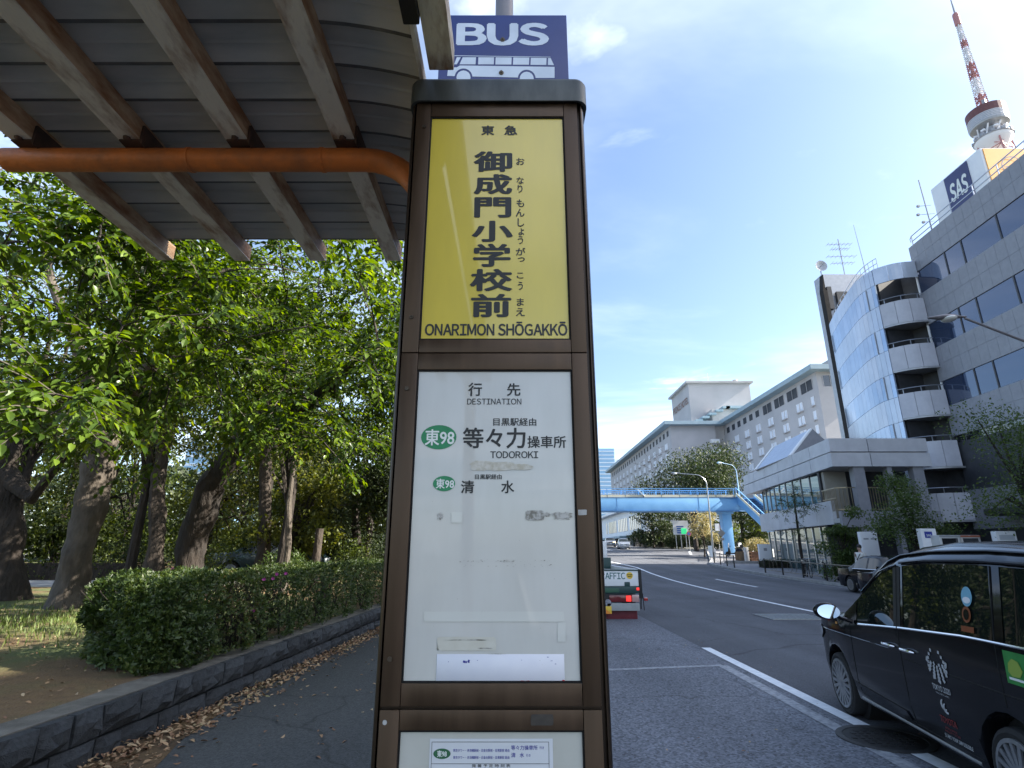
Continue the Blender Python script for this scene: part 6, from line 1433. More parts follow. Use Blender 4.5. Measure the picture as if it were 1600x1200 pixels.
mb = MB(); mb.prism([(2.06, .345), (2.9 - .55, .40), (1.35, .37), (1.30, .31), (2.0, .30)], lambda p, q, a: (p, side_pt(p, q).y + a, q), -.01, .012); mb.build('side_moulding', m_carblack, tx, local=True)
MB().tube([side_pt(x, .262, -.005) for x in np.linspace(.45, 2.3, 8)], .014, 6).build('sill_trim', m_rim, tx, smooth=True, local=True)
# head lamp and nose
mb = MB(); vs = []; 
for x, z0, z1 in ((3.10, .76, .82), (3.22, .70, .84), (3.34, .67, .84), (3.44, .66, .81), (3.50, .66, .76)): a = side_pt(x, z0, .016); b = side_pt(x, z1, .016); vs += [a, b]
mb.add(vs, [(0, 1, 3, 2), (2, 3, 5, 4), (4, 5, 7, 6), (6, 7, 9, 8)]); mb.build('headlight', m_lampw, tx, smooth=True, local=True)
mb = MB(); mb.box(3.50, 3.57, -.5, .5, .50, .70); mb.build('grille', m_chr, tx, local=True, bevel=.01)
# mirror on the front door
mb = MB(); b_ = wpt(2.16, .05, .01); mb.tube([b_, b_ + Vector((.02, .10, .03)), b_ + Vector((.02, .16, .06))], [.022, .018, .018], 8); mb.sphere(tuple(b_ + Vector((.02, .235, .10))), (.062, .125, .085), 14, 8); mr = mb.build('mirror', m_carblack, tx, smooth=True, local=True)
q = b_ + Vector((-.045, .235, .10)); mb = MB(); mb.add([(q.x - .004 + .18 * .066 * sin(a) + .10 * .105 * cos(a) - .012, q.y + .105 * cos(a), q.z + .066 * sin(a)) for a in [2 * pi * k / 20 for k in range(20)]], [tuple(range(20))]); mb.build('mirror_glass', M('mirror silver', (.80, .84, .88), None, rough=.02, metal=1.), mr, local=True)


# seats and steering wheel seen through the glass are lost in the tint; decals on the sliding door
m_dec = M('silver decal', (.42, .43, .45), None, rough=.5); m_decr = M('dull red decal', (.22, .02, .02), None, rough=.5)
def dq(mb, x0, x1, z0, z1, off=.004):
    n = 2; vs = [side_pt(x0, z0, off), side_pt(x1, z0, off), side_pt(x1, z1, off), side_pt(x0, z1, off)]; mb.add(vs, [(0, 1, 2, 3)])
def dtext(s, xc, z, w, h, mat, bold=.02, it=0.):
    mb = MB(); a = side_pt(xc, z, .005); put_text(mb, s, (xc + w / 2, a.y, z), (-1, 0, 0), (0, 0, 1), w, h, bold, it); mb.build('decal', mat, tx, local=True)
mb = MB(); xc, zc = .70, .835                          # fan of little leaning checks, open at the top
for rI in range(5):
    rr_ = .045 + rI * .023
    nn_ = 5 + rI * 2
    for k in range(nn_):
        a = radians(lerp(200 - rI * 6, 340 + rI * 6, (k + .5) / nn_)); 
        if (k + rI) % 2: continue
        x, z = xc - rr_ * cos(a) * .92, zc + .035 + rr_ * sin(a) * 1.05; w_ = .0125; h_ = .010 + .002 * rI
        ca, sa = cos(a + .4), sin(a + .4)
        mb.add([side_pt(x + ca * u - sa * v, z + sa * u + ca * v, .005) for u, v in ((-w_, -h_), (w_, -h_), (w_, h_), (-w_, h_))], [(0, 1, 2, 3)])
for sgn in (-1, 1):
    for k in range(5):
        a0 = radians(90 + sgn * (100 - k * 13)); rr_ = .135; x, z = xc + sgn * (.118 - .004 * k * k), zc - .02 + k * .030; mb.add([side_pt(x + u, z + v, .005) for u, v in ((-.012, -.012), (.013, -.008), (.010, .013), (-.012, .010))], [(0, 1, 2, 3)])
mb.build('decal', m_dec, tx, local=True)
dtext('TOKYO 2020', .70, .655, .235, .040, m_dec, .03); dtext('PARALYMPIC GAMES', .70, .630, .17, .012, m_dec, .0)
mb = MB()
for cx_, cz_, s_ in ((.705, .565, .050), (.685, .545, .045)):
    pts = [(cx_ + s_ * cos(radians(a)), cz_ + s_ * .8 * sin(radians(a))) for a in range(110, 300, 15)] + [(cx_ + .012 + s_ * .75 * cos(radians(a)), cz_ + .006 + s_ * .6 * sin(radians(a))) for a in range(290, 110, -15)]
    mb.add([side_pt(x, z, .005) for x, z in [(2 * cx_ - p, q) for p, q in pts]], [tuple(range(len(pts)))])
mb.build('decal', m_dec, tx, local=True)
dtext('TOYOTA', .70, .435, .21, .045, m_decr, .03); dtext('WORLDWIDE', .70, .395, .15, .014, m_decr, .0); dtext('MOBILITY PARTNER', .70, .370, .19, .014, m_decr, .0); dtext('START YOUR IMPOSSIBLE', .66, .325, .34, .028, m_dec, .03)
def glass_decal(name, xc, k, rx, rz, mat, n=24, off=.006):
    mb = MB(); c = wpt(xc, k, off); up = (wpt(xc, k + .05, off) - c).normalized(); mb.add([c + Vector((1, 0, 0)) * rx * cos(2 * pi * i / n) + up * rz * sin(2 * pi * i / n) for i in range(n)], [tuple(range(n))]); return mb.build(name, mat, tx, local=True)
glass_decal('round_sticker', .235, .55, .062, .068, M('blue sticker', (.16, .38, .52), None, rough=.4)); glass_decal('round_sticker', .235, .50, .045, .022, m_sticker, off=.008)
glass_decal('round_sticker', .245, .30, .05, .055, M('orange sticker', (.20, .05, .015), None, rough=.4)); glass_decal('round_sticker', .245, .30, .032, .036, m_carblack, off=.008)
mb = MB(); a, b = wpt(.17, .06, .006), wpt(.31, .06, .006); c, d = wpt(.31, .14, .006), wpt(.17, .14, .006); mb.add([a, b, c, d], [(0, 1, 2, 3)]); mb.build('sticker', MATS['orange sticker'], tx, local=True)
mb = MB(); dq(mb, -.30, -.09, .88, 1.07); gs_ = mb.build('green_sticker', M('leaf green sticker', (.03, .20, .045), (.04, .25, .06), 12, .4), tx, local=True)
mb = MB(); mb.add([side_pt(x, z, .007) for x, z in ((-.13, 1.0), (-.17, 1.03), (-.22, 1.02), (-.25, .97), (-.22, .93), (-.15, .925), (-.12, .95))], [tuple(range(7))]); mb.build('leaf_mark', M('yellow green mark', (.26, .36, .06), None, rough=.5), gs_, local=True)
mb = MB(); mb.add([side_pt(x, z, .007) for x, z in ((-.12, .92), (-.12, .905), (-.28, .905), (-.28, .92))], [(0, 1, 2, 3)]); mb.build('leaf_mark', m_inkwhite, gs_, local=True)
# ---- saloon cars
def saloon(name, label, loc, rot, paint, seed=0, lights=False, group=None, blob_=False):
    r = thing(name, label, 'car', loc, rot, group)
    def bl(x): return pw(x, [(-2.35, .86), (-2.2, .93), (-1.2, .96), (1.2, .95), (2.1, .86), (2.35, .70)])
    def hw_(x): return pw(x, [(-2.35, .74), (-2.2, .81), (-1.5, .84), (1.5, .84), (2.1, .80), (2.35, .68)])
    def tp(x): return pw(x, [(-2.35, .88), (-2.2, .96), (-1.45, 1.0), (-1.3, 1.03), (-.75, 1.42), (-.4, 1.485), (.35, 1.48), (.6, 1.42), (1.15, 1.02), (1.3, .97), (2.1, .88), (2.35, .72)])
    def sl(x):
        z = .24
        for xc in (-1.35, 1.42):
            a = arch(x, xc, .36, z)
            if a is not None: z = max(z, .31 + a)
        return z
    def rw_(j):
        def f(x):
            s, b, t, w = sl(x), bl(x), tp(x), hw_(x); t = max(t, b + .01); e = min(1, max(0, (t - b) / .4))
            return ((w - .04, s), (w, max(s + .02, .5)), (w, max(s + .04, .72)), (w - .02, b), (w - .05 - .14 * e - (1 - e) * .03, lerp(b, t, .82)), ((w - .22) * (.92 if e > .5 else .9), lerp(b, t, .95)), ((w - .22) * .5, t))[j]
        return f
    X = sorted(set([-2.35, -2.28, -2.2, -1.9] + [round(-1.35 - .36 * cos(pi * k / 8), 3) for k in range(9)] + [round(1.42 - .36 * cos(pi * k / 8), 3) for k in range(9)] + [-.95, -.75, -.6, -.4, -.1, .0, .2, .35, .5, .6, .8, .95, 1.0, 1.9, 2.1, 2.2, 2.3, 2.35]))
    def gl(i, j, X):
        xm = (X[i] + X[i + 1]) / 2
        if j == 3 and (-1.0 < xm < -.12 or -.02 < xm < .95): return 'side_window'
        if j >= 4 and -1.32 < xm < -.72: return 'rear_window'
        if j >= 4 and .58 < xm < 1.16: return 'windscreen'
    car_body(name, r, X, [rw_(j) for j in range(7)], paint, m_carglass, gl)
    MB().box(-2.1, 2.1, -.7, .7, .2, .5).build('underbody', m_gapdark, r, local=True)
    for s in (1, -1):
        for xc in (-1.35, 1.42): wheel(r, xc, s * .83, .31, .19, s, 10, hub=.2)
        MB().box(-2.385, -2.2, s * .5 - .19, s * .5 + .19, .68, .86).build('tail_light', m_lampr, r, local=True, bevel=.02)
        MB().box(2.17, 2.33, s * .52 - .2, s * .52 + .2, .60, .76).build('headlight', emit('lit headlamp', (1, .78, .45), 3.) if (lights and s > 0) else m_lampw, r, local=True, bevel=.02)
        MB().box(.75, .95, s * .86 - .06, s * .86 + .12 * 0 + .1 * (s > 0), .95, 1.09).build('mirror', paint, r, local=True, bevel=.03)
        mb = MB(); mb.tube([(-1.0, s * .835, .955), (.0, s * .836, .955), (1.0, s * .835, .95)], .012, 5); mb.build('waist_trim', m_chr, r, local=True)
        for xh in (-.55, .35): MB().box(xh - .09, xh + .09, s * .845 - .015, s * .845 + .015, .83, .86).build('door_handle', m_chr, r, local=True)
    MB().box(-2.44, -2.28, -.78, .78, .40, .60).build('rear_bumper', paint, r, local=True, bevel=.04); MB().box(2.26, 2.42, -.76, .76, .36, .58).build('front_bumper', paint, r, local=True, bevel=.04)
    MB().box(2.33, 2.39, -.36, .36, .60, .74).build('grille', m_chr if not lights else m_black, r, local=True, bevel=.01); MB().box(-2.46, -2.445, -.17, .17, .64, .80).build('number_plate', m_inkwhite, r, local=True); MB().box(2.425, 2.44, -.17, .17, .42, .56).build('number_plate', m_inkwhite, r, local=True)
    return r
saloon('black_saloon', 'black saloon taxi waiting in the oncoming lane, just behind the tall taxi roof', (12.75, 18.0, 0), -pi / 2 - .02, m_carblue, group='black saloons in the oncoming lanes')
saloon('black_saloon', 'black saloon by the far kerb, its boot showing left of the nearer saloon', (15.0, 23.2, 0), -pi / 2 - .02, m_carblue, group='black saloons in the oncoming lanes')
saloon('silver_saloon', 'silver saloon approaching at the far crossing, further right of the pair', (16.4, 84.5, g(84)), -pi / 2 - .12, m_silver, group='cars coming down the far road')
saloon('silver_saloon', 'grey saloon with one lit headlamp further back on the far road', (15.9, 93, g(93)), -pi / 2 - .12, M('dark silver paint', (.22, .23, .26), None, rough=.3, metal=.6, coat=.8), lights=True, group='cars coming down the far road')
saloon('parked_saloon', 'dark saloon parked in the park shade behind the leaning tree', (-10.2, 24.5, .62), .2, M('dark teal paint', (.012, .03, .035), None, rough=.3, coat=.8))
# ---- flatbed truck
tk = thing('flatbed_truck', 'flatbed truck with white tailgate lettered TRAFFIC and dark red mud flaps', 'truck', (2.47, 15.1, 0))
tw_, ty = .86, 15.1
m_tgreen = M('dark green paint', (.012, .05, .05), None, rough=.4); m_tg = M('truck lettering green', (.02, .13, .13), None, rough=.5); m_amber = M('reflective orange', (.75, .25, .03), None, rough=.4); m_yel = M('reflective yellow', (.75, .50, .05), None, rough=.4); m_mud = M('red mud flap', (.13, .012, .02), (.16, .02, .03), 6, .6)
def tb(name, x0, x1, y0, y1, z0, z1, mat, bev=.01): return MB().box(2.47 + x0, 2.47 + x1, ty + y0, ty + y1, z0, z1).build(name, mat, tk, bevel=bev)
tb('bed_floor', -.84, .84, .06, 4.3, .78, .86, m_tgreen); tg = tb('tailgate', -.85, .80, 0, .05, .80, 1.17, m_white_)
MB().box(2.47 - .85, 2.47 + .86, ty - .012, ty + .062, 1.171, 1.20).build('edge_rail', m_tgreen, tg)
for x in (.805, -.90): tb('corner_post', x, x + .075, -.015, .07, .50, 1.21, m_black)
for x in (.82, -.86): tb('side_gate', x, x + .04, .08, 4.3, .87, 1.19, m_white_)
tb('headboard', -.84, .84, 4.25, 4.32, .9, 1.45, m_tgreen)
tb('load_cover', -.78, .80, .3, 4.1, .87, 1.10, M('grey load cover', (.16, .17, .17), (.22, .23, .22), 3, .8), .05)
mb = MB(); put_text(mb, 'TRAFFIC', (2.47 - .28, ty - .002, .965), (1, 0, 0), (0, 0, 1), .74, .165, .02); mb.build('lettering', m_tg, tg)
mb = MB(); mb.add([(2.47 + .575 + .085 * cos(2 * pi * i / 24), ty - .003, 1.055 + .085 * sin(2 * pi * i / 24)) for i in range(24)], [tuple(range(24))]); rd = mb.build('round_sticker', m_yel, tg)
mb = MB()
for z, n in ((1.075, 4), (1.03, 3)):
    for k in range(n): x = 2.47 + .575 + (k - (n - 1) / 2) * .035; mb.box(x - .013, x + .013, ty - .005, ty - .004, z - .013, z + .013)
mb.build('sticker_print', m_ink, rd)
for x in (-.25, .50): tb('hinge_lug', x - .07, x + .07, -.02, -.001, .78, .90, m_tgreen)
tb('rear_sill', -.85, .80, -.02, .05, .62, .795, m_tgreen); tb('number_plate', -.12, .28, -.035, -.021, .645, .745, M('green plate', (.03, .10, .06), None, rough=.5), .003)
tb('cross_member', -.75, .70, .0, .06, .40, .615, m_black); tb('lamp_bar', .02, .44, -.03, -.002, .42, .58, M('dark red lens', (.14, .01, .012), None, rough=.25, coat=.8))
m_lit = emit('lit brake lamp', (1, .04, .03), .25)
tb('tail_light', .45, .58, -.035, -.002, .43, .57, m_lit); tb('tail_light', .60, .78, -.035, -.002, .42, .59, M('clear pink lens', (.50, .30, .28), None, rough=.2, coat=.8)); tb('marker_light', .73, .80, -.03, -.021, .70, .765, m_lit)
mb = MB().lathe([(.085, 0), (.085, .03), (.03, .04)], (2.47 - .02, ty - .04, .40), 16, 'Y'); mb.build('fog_lamp', m_chr, tk, smooth=True)
tb('bumper', -.05, .78, -.04, .02, .21, .39, M('grey bumper', (.34, .36, .36), (.28, .30, .30), 5, .6)); tb('mud_flap', -.12, .74, .10, .12, -.0, .205, m_mud, .003)
re = tb('hazard_board', -.18, .06, -.06, -.045, .14, .32, m_yel, .002); mb = MB(); mb.add([(2.47 - .18, ty - .062, .14), (2.47 + .06, ty - .062, .14), (2.47 - .18, ty - .062, .32)], [(0, 1, 2)]); mb.build('board_triangle', m_amber, re)
tb('mud_flap', -.80, -.30, .10, .12, .02, .38, m_black, .003)
mb = MB(); mb.tube([(2.47 + .88, ty + .0, .62), (2.47 + .90, ty + .0, .22)], .012, 5); mb.bar((2.47 + .82, ty, .25), (2.47 + .84, ty, .6), .04, .03); mb.build('chain', m_black, tk); tb('side_marker', .98, 1.08, .3, .36, .42, .50, m_lampr)
tb('side_guard', .80, .86, .8, 4.2, .40, .74, m_black)
for s in (1, -1):
    for yy in (1.0, 5.0):
        mb = MB().lathe([(.2, -.11), (.31, -.12), (.335, -.08), (.335, .08), (.31, .12), (.2, .11)], (2.47 + s * .70, ty + yy, .335), 24, 'X'); w_ = mb.build('wheel', m_tyre, tk, smooth=True); MB().lathe([(.2, -.05), (.2, .05)], (2.47 + s * .72, ty + yy, .335), 20, 'X').build('rim', m_rim, w_)
tb('cab', -.82, .80, 4.45, 6.1, .45, 1.30, m_white_, .08); mb = MB(); mb.prism([(4.5, 1.30), (4.55, 1.98), (5.6, 1.98), (6.05, 1.31)], lambda p, q, a: (2.47 + a, ty + p, q), -.80, .78); mb.build('cab_roof', m_white_, tk, bevel=.05)
MB().box(2.47 - .6, 2.47 + .6, ty + 4.47, ty + 4.50, 1.42, 1.85).build('rear_window', m_carglass, tk)
# white van beyond it, its tail lamp just past the pillar
vn = thing('white_van', 'white van with a red tail lamp half hidden by the pillar ahead of the truck', 'van', (5.2, 33, g(33)))
xv0, xv1, yv = 3.5, 5.38, 33.; zv = g(33)
mb = MB(); mb.prism([(yv, .35), (yv, 1.9), (yv + .15, 2.0), (yv + 3.4, 2.0), (yv + 4.2, 1.15), (yv + 4.5, 1.0), (yv + 4.55, .35)], lambda p, q, a: (a, p, q + zv), xv0, xv1); mb.build('body', m_white_, vn, bevel=.07)
for z0, z1 in ((.95, 1.35),): MB().box(xv1 - .16, xv1 - .02, yv - .03, yv + .02, zv + z0, zv + z1).build('tail_light', m_lit, vn); MB().box(xv0 + .02, xv0 + .16, yv - .03, yv + .02, zv + z0, zv + z1).build('tail_light', m_lit, vn)
MB().box(xv0 + .2, xv1 - .2, yv - .012, yv + .02, zv + 1.3, zv + 1.8).build('rear_window', m_carglass, vn)
for x in (xv0 + .12, xv1 - .12):
    for yy in (.8, 3.6): MB().lathe([(.2, -.09), (.32, -.09), (.32, .09), (.2, .09)], (x, yv + yy, zv + .32), 20, 'X').build('wheel', m_tyre, vn, smooth=True)
# ---------------------------------------------------------------- street furniture on the right pavement
SW = .14
def lamp_mat(): return M('lamp glass', (.60, .60, .56), None, rough=.2)
m_lampglass = lamp_mat()
def street_lamp(label, base, h, arm, paint, r0=.09, head=.75, rise=1.):
    t = thing('street_lamp', label, 'street lamp', base); b = Vector(base); A = Vector((arm[0], arm[1], 0)); L = A.length
    MB().tube([b, b + Vector((0, 0, 1.2)), b + Vector((0, 0, h - rise))], [r0, r0 * .9, r0 * .6], 12).build('pole', paint, t, smooth=True)
    pts = [b + Vector((0, 0, h - rise)) + A * (1 - cos(a)) * .45 + Vector((0, 0, sin(a) * rise * (.95 if rise < 1.5 else .5))) for a in [pi / 2 * k / 8 for k in range(9)]]; pts.append(b + A + Vector((0, 0, h + .08))); MB().tube(pts, [r0 * .6 - r0 * .03 * k for k in range(10)], 10).build('arm', paint, t, smooth=True)
    d = A.normalized(); e = b + A + Vector((0, 0, h + .08)); mb = MB(); R = Matrix.Rotation(atan2(d.y, d.x), 3, 'Z'); n = 14
    prof = [(-.05, .035), (.12, .06), (.3, .12), (.5, .14), (.68, .11), (head, .03)]
    vs = []; 
    for x, rr in prof: vs += [e + R @ Vector((x, rr * cos(2 * pi * k / n), .02 + rr * .62 * sin(2 * pi * k / n) + .02)) for k in range(n)]
    mb.add(vs, [(i * n + k, i * n + (k + 1) % n, (i + 1) * n + (k + 1) % n, (i + 1) * n + k) for i in range(len(prof) - 1) for k in range(n)] + [tuple(range(n - 1, -1, -1)), tuple(range((len(prof) - 1) * n, len(prof) * n))]); hd = mb.build('lamp_head', paint, t, smooth=True)
    mb = MB(); mb.sphere(tuple(e + R @ Vector((.42, 0, -.012))), (.20, .20, .085), 14, 8); hd2 = mb.build('diffuser', m_lampglass, hd, smooth=True); return t
street_lamp('grey street lamp post at the pavement corner in front of the blue footbridge', (17.35, 49.6, g(49) + SW), 7.5, (-2.2, .4), m_steel, .085)
street_lamp('street lamp arching in from the right edge over the office windows', (17.2, 14.2, SW), 7.8, (-4.3, .3), m_pole, .10, 1.0, 2.3)
street_lamp('pale blue street lamp standing on the landing of the footbridge', (25.0, 61.6, 7.2), 3.7, (-1.5, -.3), M('lamp pale blue', (.32, .52, .72), None, rough=.5), .075)
def guard_fence(label, p0, p1, n, bends=True, z0=None):
    a, b = Vector((*p0, g(p0[1]) + SW)), Vector((*p1, g(p1[1]) + SW)); t = thing('guard_fence', label, 'fence', tuple((a + b) / 2), 0, 'pavement guard fences'); up = Vector((0, 0, 1)); d = (b - a).normalized()
    for i in range(n + 1):
        p = a.lerp(b, i / n); MB().tube([p, p + up * .86], .045, 10).build('post', m_black, t, smooth=True)
    for i in range(n):
        q0, q1 = a.lerp(b, i / n) + d * .045, a.lerp(b, (i + 1) / n) - d * .045; mb = MB(); mb.tube([q0 + up * .80, q1 + up * .80], .028, 8); mb.tube([q0 + up * .18, q1 + up * .18], .018, 8); mb.build('rail', m_gold if False else M_rail, t, smooth=True)
        c = (q0 + q1) / 2 + up * .49; mb = MB(); R = .27
        for s in (-1, 1): mb.tube([c + d * (s * .26) + d * (R * cos(k * pi / 10)) + up * (R * sin(k * pi / 10)) for k in range(21)], .010, 5, caps=False)
        mb.build('scroll', M_rail, t, smooth=True)
M_rail = M('bronze rail', (.16, .14, .11), (.22, .19, .15), 6, .5, .5)
guard_fence('guard fence with scrolls at the far pavement corner by the lamp post', (16.55, 47.3), (15.95, 41.6), 3)
guard_fence('guard fence with scrolls in front of the slender street tree and bicycles', (15.95, 36.6), (15.95, 27.2), 4)
guard_fence('guard fence hung with white notices along the side of the crossing', (18.0, 51.6), (22.4, 64.6), 5)
for k in range(5):
    y = 53.2 + k * 2.5; x = pw(y, [(52, 18.3), (64.6, 22.4)]) - .12; tag(MB().box(x - .03, x, y - .7, y + .7, g(y) + .35, g(y) + 1.05).build('notice_board', m_white_), ('white notice on the fence nearest the lamp post', 'white notice second along the crossing fence from the lamp post', 'white notice in the middle of the crossing fence', 'white notice beside the scooters on the crossing fence', 'white notice at the far end of the crossing fence')[k], 'notice', 'notices on the crossing fence')
# signs
def sign_post(name, label, x, y, h, cat='road sign', r=.035, z=None):
    z0 = g(y) + SW if z is None else z; t = thing(name, label, cat, (x, y, z0)); MB().tube([(x, y, z0), (x, y, z0 + h)], r, 10).build('post', m_steel, t, smooth=True); return t, z0
p = at_y(1063, 825, 80); t, z0 = sign_post('parking_sign', 'white board with green and blue blocks in front of the dark trees', p.x, 80, 3.0, 'sign', .06)
bz = at_y(1063, 825, 80).z; MB().box(p.x - 1.05, p.x + 1.05, 79.85, 79.93, bz - .9, bz + 1.0).build('board', m_white_, t); MB().box(p.x + .05, p.x + .8, 79.82, 79.845, bz - .8, bz - .05).build('green_field', emit('emissive green', (.05, .8, .3), .12), t); mb = MB()  # green block has a weak emission of its own
for k in range(3): mb.box(p.x - .55, p.x + .0, 79.82, 79.845, bz - .75 + k * .28, bz - .55 + k * .28)
mb.box(p.x - .6, p.x + .4, 79.82, 79.845, bz + .12, bz + .28); mb.build('blue_print', M('sign print blue', (.05, .12, .35), None, rough=.5), t)
for x in (-.7, .7): MB().tube([(p.x + x, 80, z0 - .5), (p.x + x, 80, bz - .9)], .05, 8).build('post', m_steel, t)
p = at_y(1076, 834, 72); t, z0 = sign_post('round_sign', 'round red-rimmed road sign on a grey post beside the yellow tree', p.x, 72, p.z - g(72) - .1 + .25); MB().lathe([(.30, -.01), (.30, .01)], (p.x, 71.94, p.z), 20, 'Y').build('disc', M('sign red', (.45, .04, .06), None, rough=.4), t); MB().lathe([(.20, -.01), (.20, .01)], (p.x, 71.92, p.z), 20, 'Y').build('disc_face', M('sign face blue', (.08, .10, .35), None, rough=.4), t)
p = at_y(1127, 833, 50); t, z0 = sign_post('sign_back', 'grey back of a diamond road sign on the pavement before the bridge column', p.x, 50, p.z - g(50) + .3); mb = MB(); mb.add([(p.x + a, 49.94, p.z + b) for a, b in ((-.34, 0), (0, -.34), (.34, 0), (0, .34))] + [(p.x + a, 49.96, p.z + b) for a, b in ((-.34, 0), (0, -.34), (.34, 0), (0, .34))], [(0, 1, 2, 3), (7, 6, 5, 4)] + [(i, (i + 1) % 4, 4 + (i + 1) % 4, 4 + i) for i in range(4)]); mb.build('plate', m_steel, t); MB().box(p.x - .18, p.x + .18, 49.94, 49.96, p.z - .60, p.z - .42).build('plate', m_steel, t)
p = at_y(1121, 823, 66); t, z0 = sign_post('small_sign', 'small white and red sign plate above the fence before the bridge column', p.x, 66, p.z - g(66) + .2); MB().box(p.x - .32, p.x + .2, 65.9, 65.94, p.z - .45, p.z + .35).build('plate', m_white_, t); MB().lathe([(.22, -.01), (.22, .01)], (p.x + .45, 65.9, p.z), 16, 'Y').build('disc', MATS['sign red'], t)
tp_ = thing('signal_pole', 'pale pole rising behind the yellow tree under the footbridge', 'pole', (at_y(1115, 858, 67).x, 67, g(67) + SW)); b_ = at_y(1115, 858, 67); MB().tube([(b_.x, 67, g(67)), (b_.x - .4, 67, 5.7)], [.12, .09], 10).build('pole', m_steel, tp_, smooth=True)
def upright_board(name, label, px0, px1, pyt, y, h, cat='sign', mat=None, w=None, bottom=None):
    a, b = at_y(px0, pyt, y), at_y(px1, pyt, y); z0 = g(y) + SW; t = thing(name, label, cat, ((a.x + b.x) / 2, y, z0)); bd = MB().box(a.x, b.x, y - .12, y + .12, z0 if bottom is None else bottom, a.z).build('board', mat or m_white_, t, bevel=.012); return t, a, b, bd
t, a, b, bd = upright_board('information_board', 'tall plain white information board behind the person in white', 1341, 1367, 831, 27.6, 2.6)
mb = MB()
for k in range(2): mb.box(a.x + .12 + k * .35, a.x + .36 + k * .35, 27.474, 27.479, a.z - .36, a.z - .30)
mb.build('print', m_grayt, bd)
t, a, b, bd = upright_board('sign_pillar', 'white sign pillar with a small navy SAS square near the top', 1434, 1458, 826, 23.0, 2.5)
cxs = (a.x + b.x) / 2; sq = MB().box(cxs - .17, cxs + .13, 22.865, 22.879, a.z - .36, a.z - .12).build('navy_square', M('bright navy', (.03, .05, .30), None, rough=.5), bd); mb = MB(); put_text(mb, 'SAS', (cxs - .12, 22.862, a.z - .31), (1, 0, 0), (0, 0, 1), .20, .09, .04); mb.build('lettering', m_inkwhite, sq)
t, a, b, bd = upright_board('white_sign_box', 'low white box sign with grey print at the far right above the taxi roof', 1551, 1582, 830, 21.5, 2.4)
MB().box(a.x + .1, b.x - .08, 21.372, 21.379, a.z - .32, a.z - .14).build('print_panel', M('pale grey print', (.45, .48, .52), None, rough=.5), bd)
for k, (x0, x1, y_, lab, colr) in enumerate(((1467, 1499, 22.4, 'pale vending machine left of the red-topped one behind the taxi roof', (.55, .56, .55)), (1500, 1531, 22.4, 'vending machine with a red-brown top strip behind the taxi roof', (.52, .50, .48)))):
    a, b = at_y(x0, 836, y_), at_y(x1, 834, y_); t = thing('vending_machine', lab, 'vending machine', ((a.x + b.x) / 2, y_, SW), 0, 'vending machines by the office wall'); bd = MB().box(a.x, b.x - .02, y_, y_ + .7, SW, a.z).build('cabinet', M('vending body %s' % 'ab'[k], colr, None, rough=.4), t, bevel=.02)
    MB().box(a.x + .08, b.x - .12, y_ - .012, y_ - .001, a.z - .75, a.z - .12).build('display_window', m_glassd, t); MB().box(a.x, b.x - .02, y_ - .014, y_ - .001, a.z - .08, a.z - .01).build('top_strip', M('strip %s' % 'ab'[k], ((.3, .31, .32), (.35, .10, .05))[k], None, rough=.5), t); MB().box(a.x + .08, b.x - .12, y_ - .012, y_ - .001, SW + .25, SW + .55).build('delivery_slot', m_dark, t)
t, a, b, bd = upright_board('white_cabinet', 'square white cabinet behind the low hedge below the footbridge stair', 1184, 1203, 850, 44, 1.5)
MB().box(a.x + .35, a.x + .6, 43.874, 43.879, a.z - .5, a.z - .3).build('print', m_grayt, bd)
# planters and small hedges by the pavilion
pb = thing('brick_planter', 'low brick planter with a stone post beside the pavement under the stair', 'planter', (21.2, 50.5, g(50) + SW)); m_brick = M('brown brick', (.20, .10, .06), (.28, .15, .09), 8, .85, island=.15)
for j in range(7):
    for k in range(9):
        MB().box(19.9 + k * .33 + (j % 2) * .16, 20.21 + k * .33 + (j % 2) * .16, 48.4, 48.6, g(48) + SW + j * .125, g(48) + SW + j * .125 + .112).build('brick', m_brick, pb)
MB().box(19.9, 23.2, 48.45, 51.5, g(48), g(48) + SW + .86).build('planter_core', m_soil, pb); MB().box(19.55, 19.85, 48.3, 48.62, g(48), g(48) + 1.35).build('stone_post', m_conc, pb, bevel=.02)
shrub(21.3, 49.8, 1.2, 1.6, 'bright yellow-green shrub in the brick planter by the stair', 401, m_leafY, 1500, (.10, .18), g(50) + SW + .7)
shrub(23.5, 53, 2.2, 2.2, 'dark shrub under the footbridge stair', 402, m_leafD, 1500, (.14, .24), g(52))
hl2 = thing('clipped_hedge', 'low dark clipped hedge in front of the pavilion glass front', 'hedge', (17.7, 42, g(42) + SW)); gen = np.random.default_rng(78); n_ = 2200
Pp = np.stack([gen.uniform(17.9, 20.2, n_), gen.uniform(41.2, 42.4, n_), g(42) + SW + gen.uniform(0, .55, n_)], 1); leaves('foliage', Pp, gen.normal(size=(n_, 3)), gen.normal(0, .5, (n_, 3)) + np.array([0, 0, 1]), gen.uniform(.07, .12, n_), m_leafD, hl2, .5, .3)['kind'] = 'stuff'; MB().box(18, 20.1, 41.4, 42.2, g(42) + .1, g(42) + SW + .45).build('stems', m_barkd, hl2)
kb = MB().box(17.2, 24, 46.6, 46.85, g(46) + .1, g(46) + SW + .22).build('planter_kerb', m_kerb); kb['kind'] = 'structure'
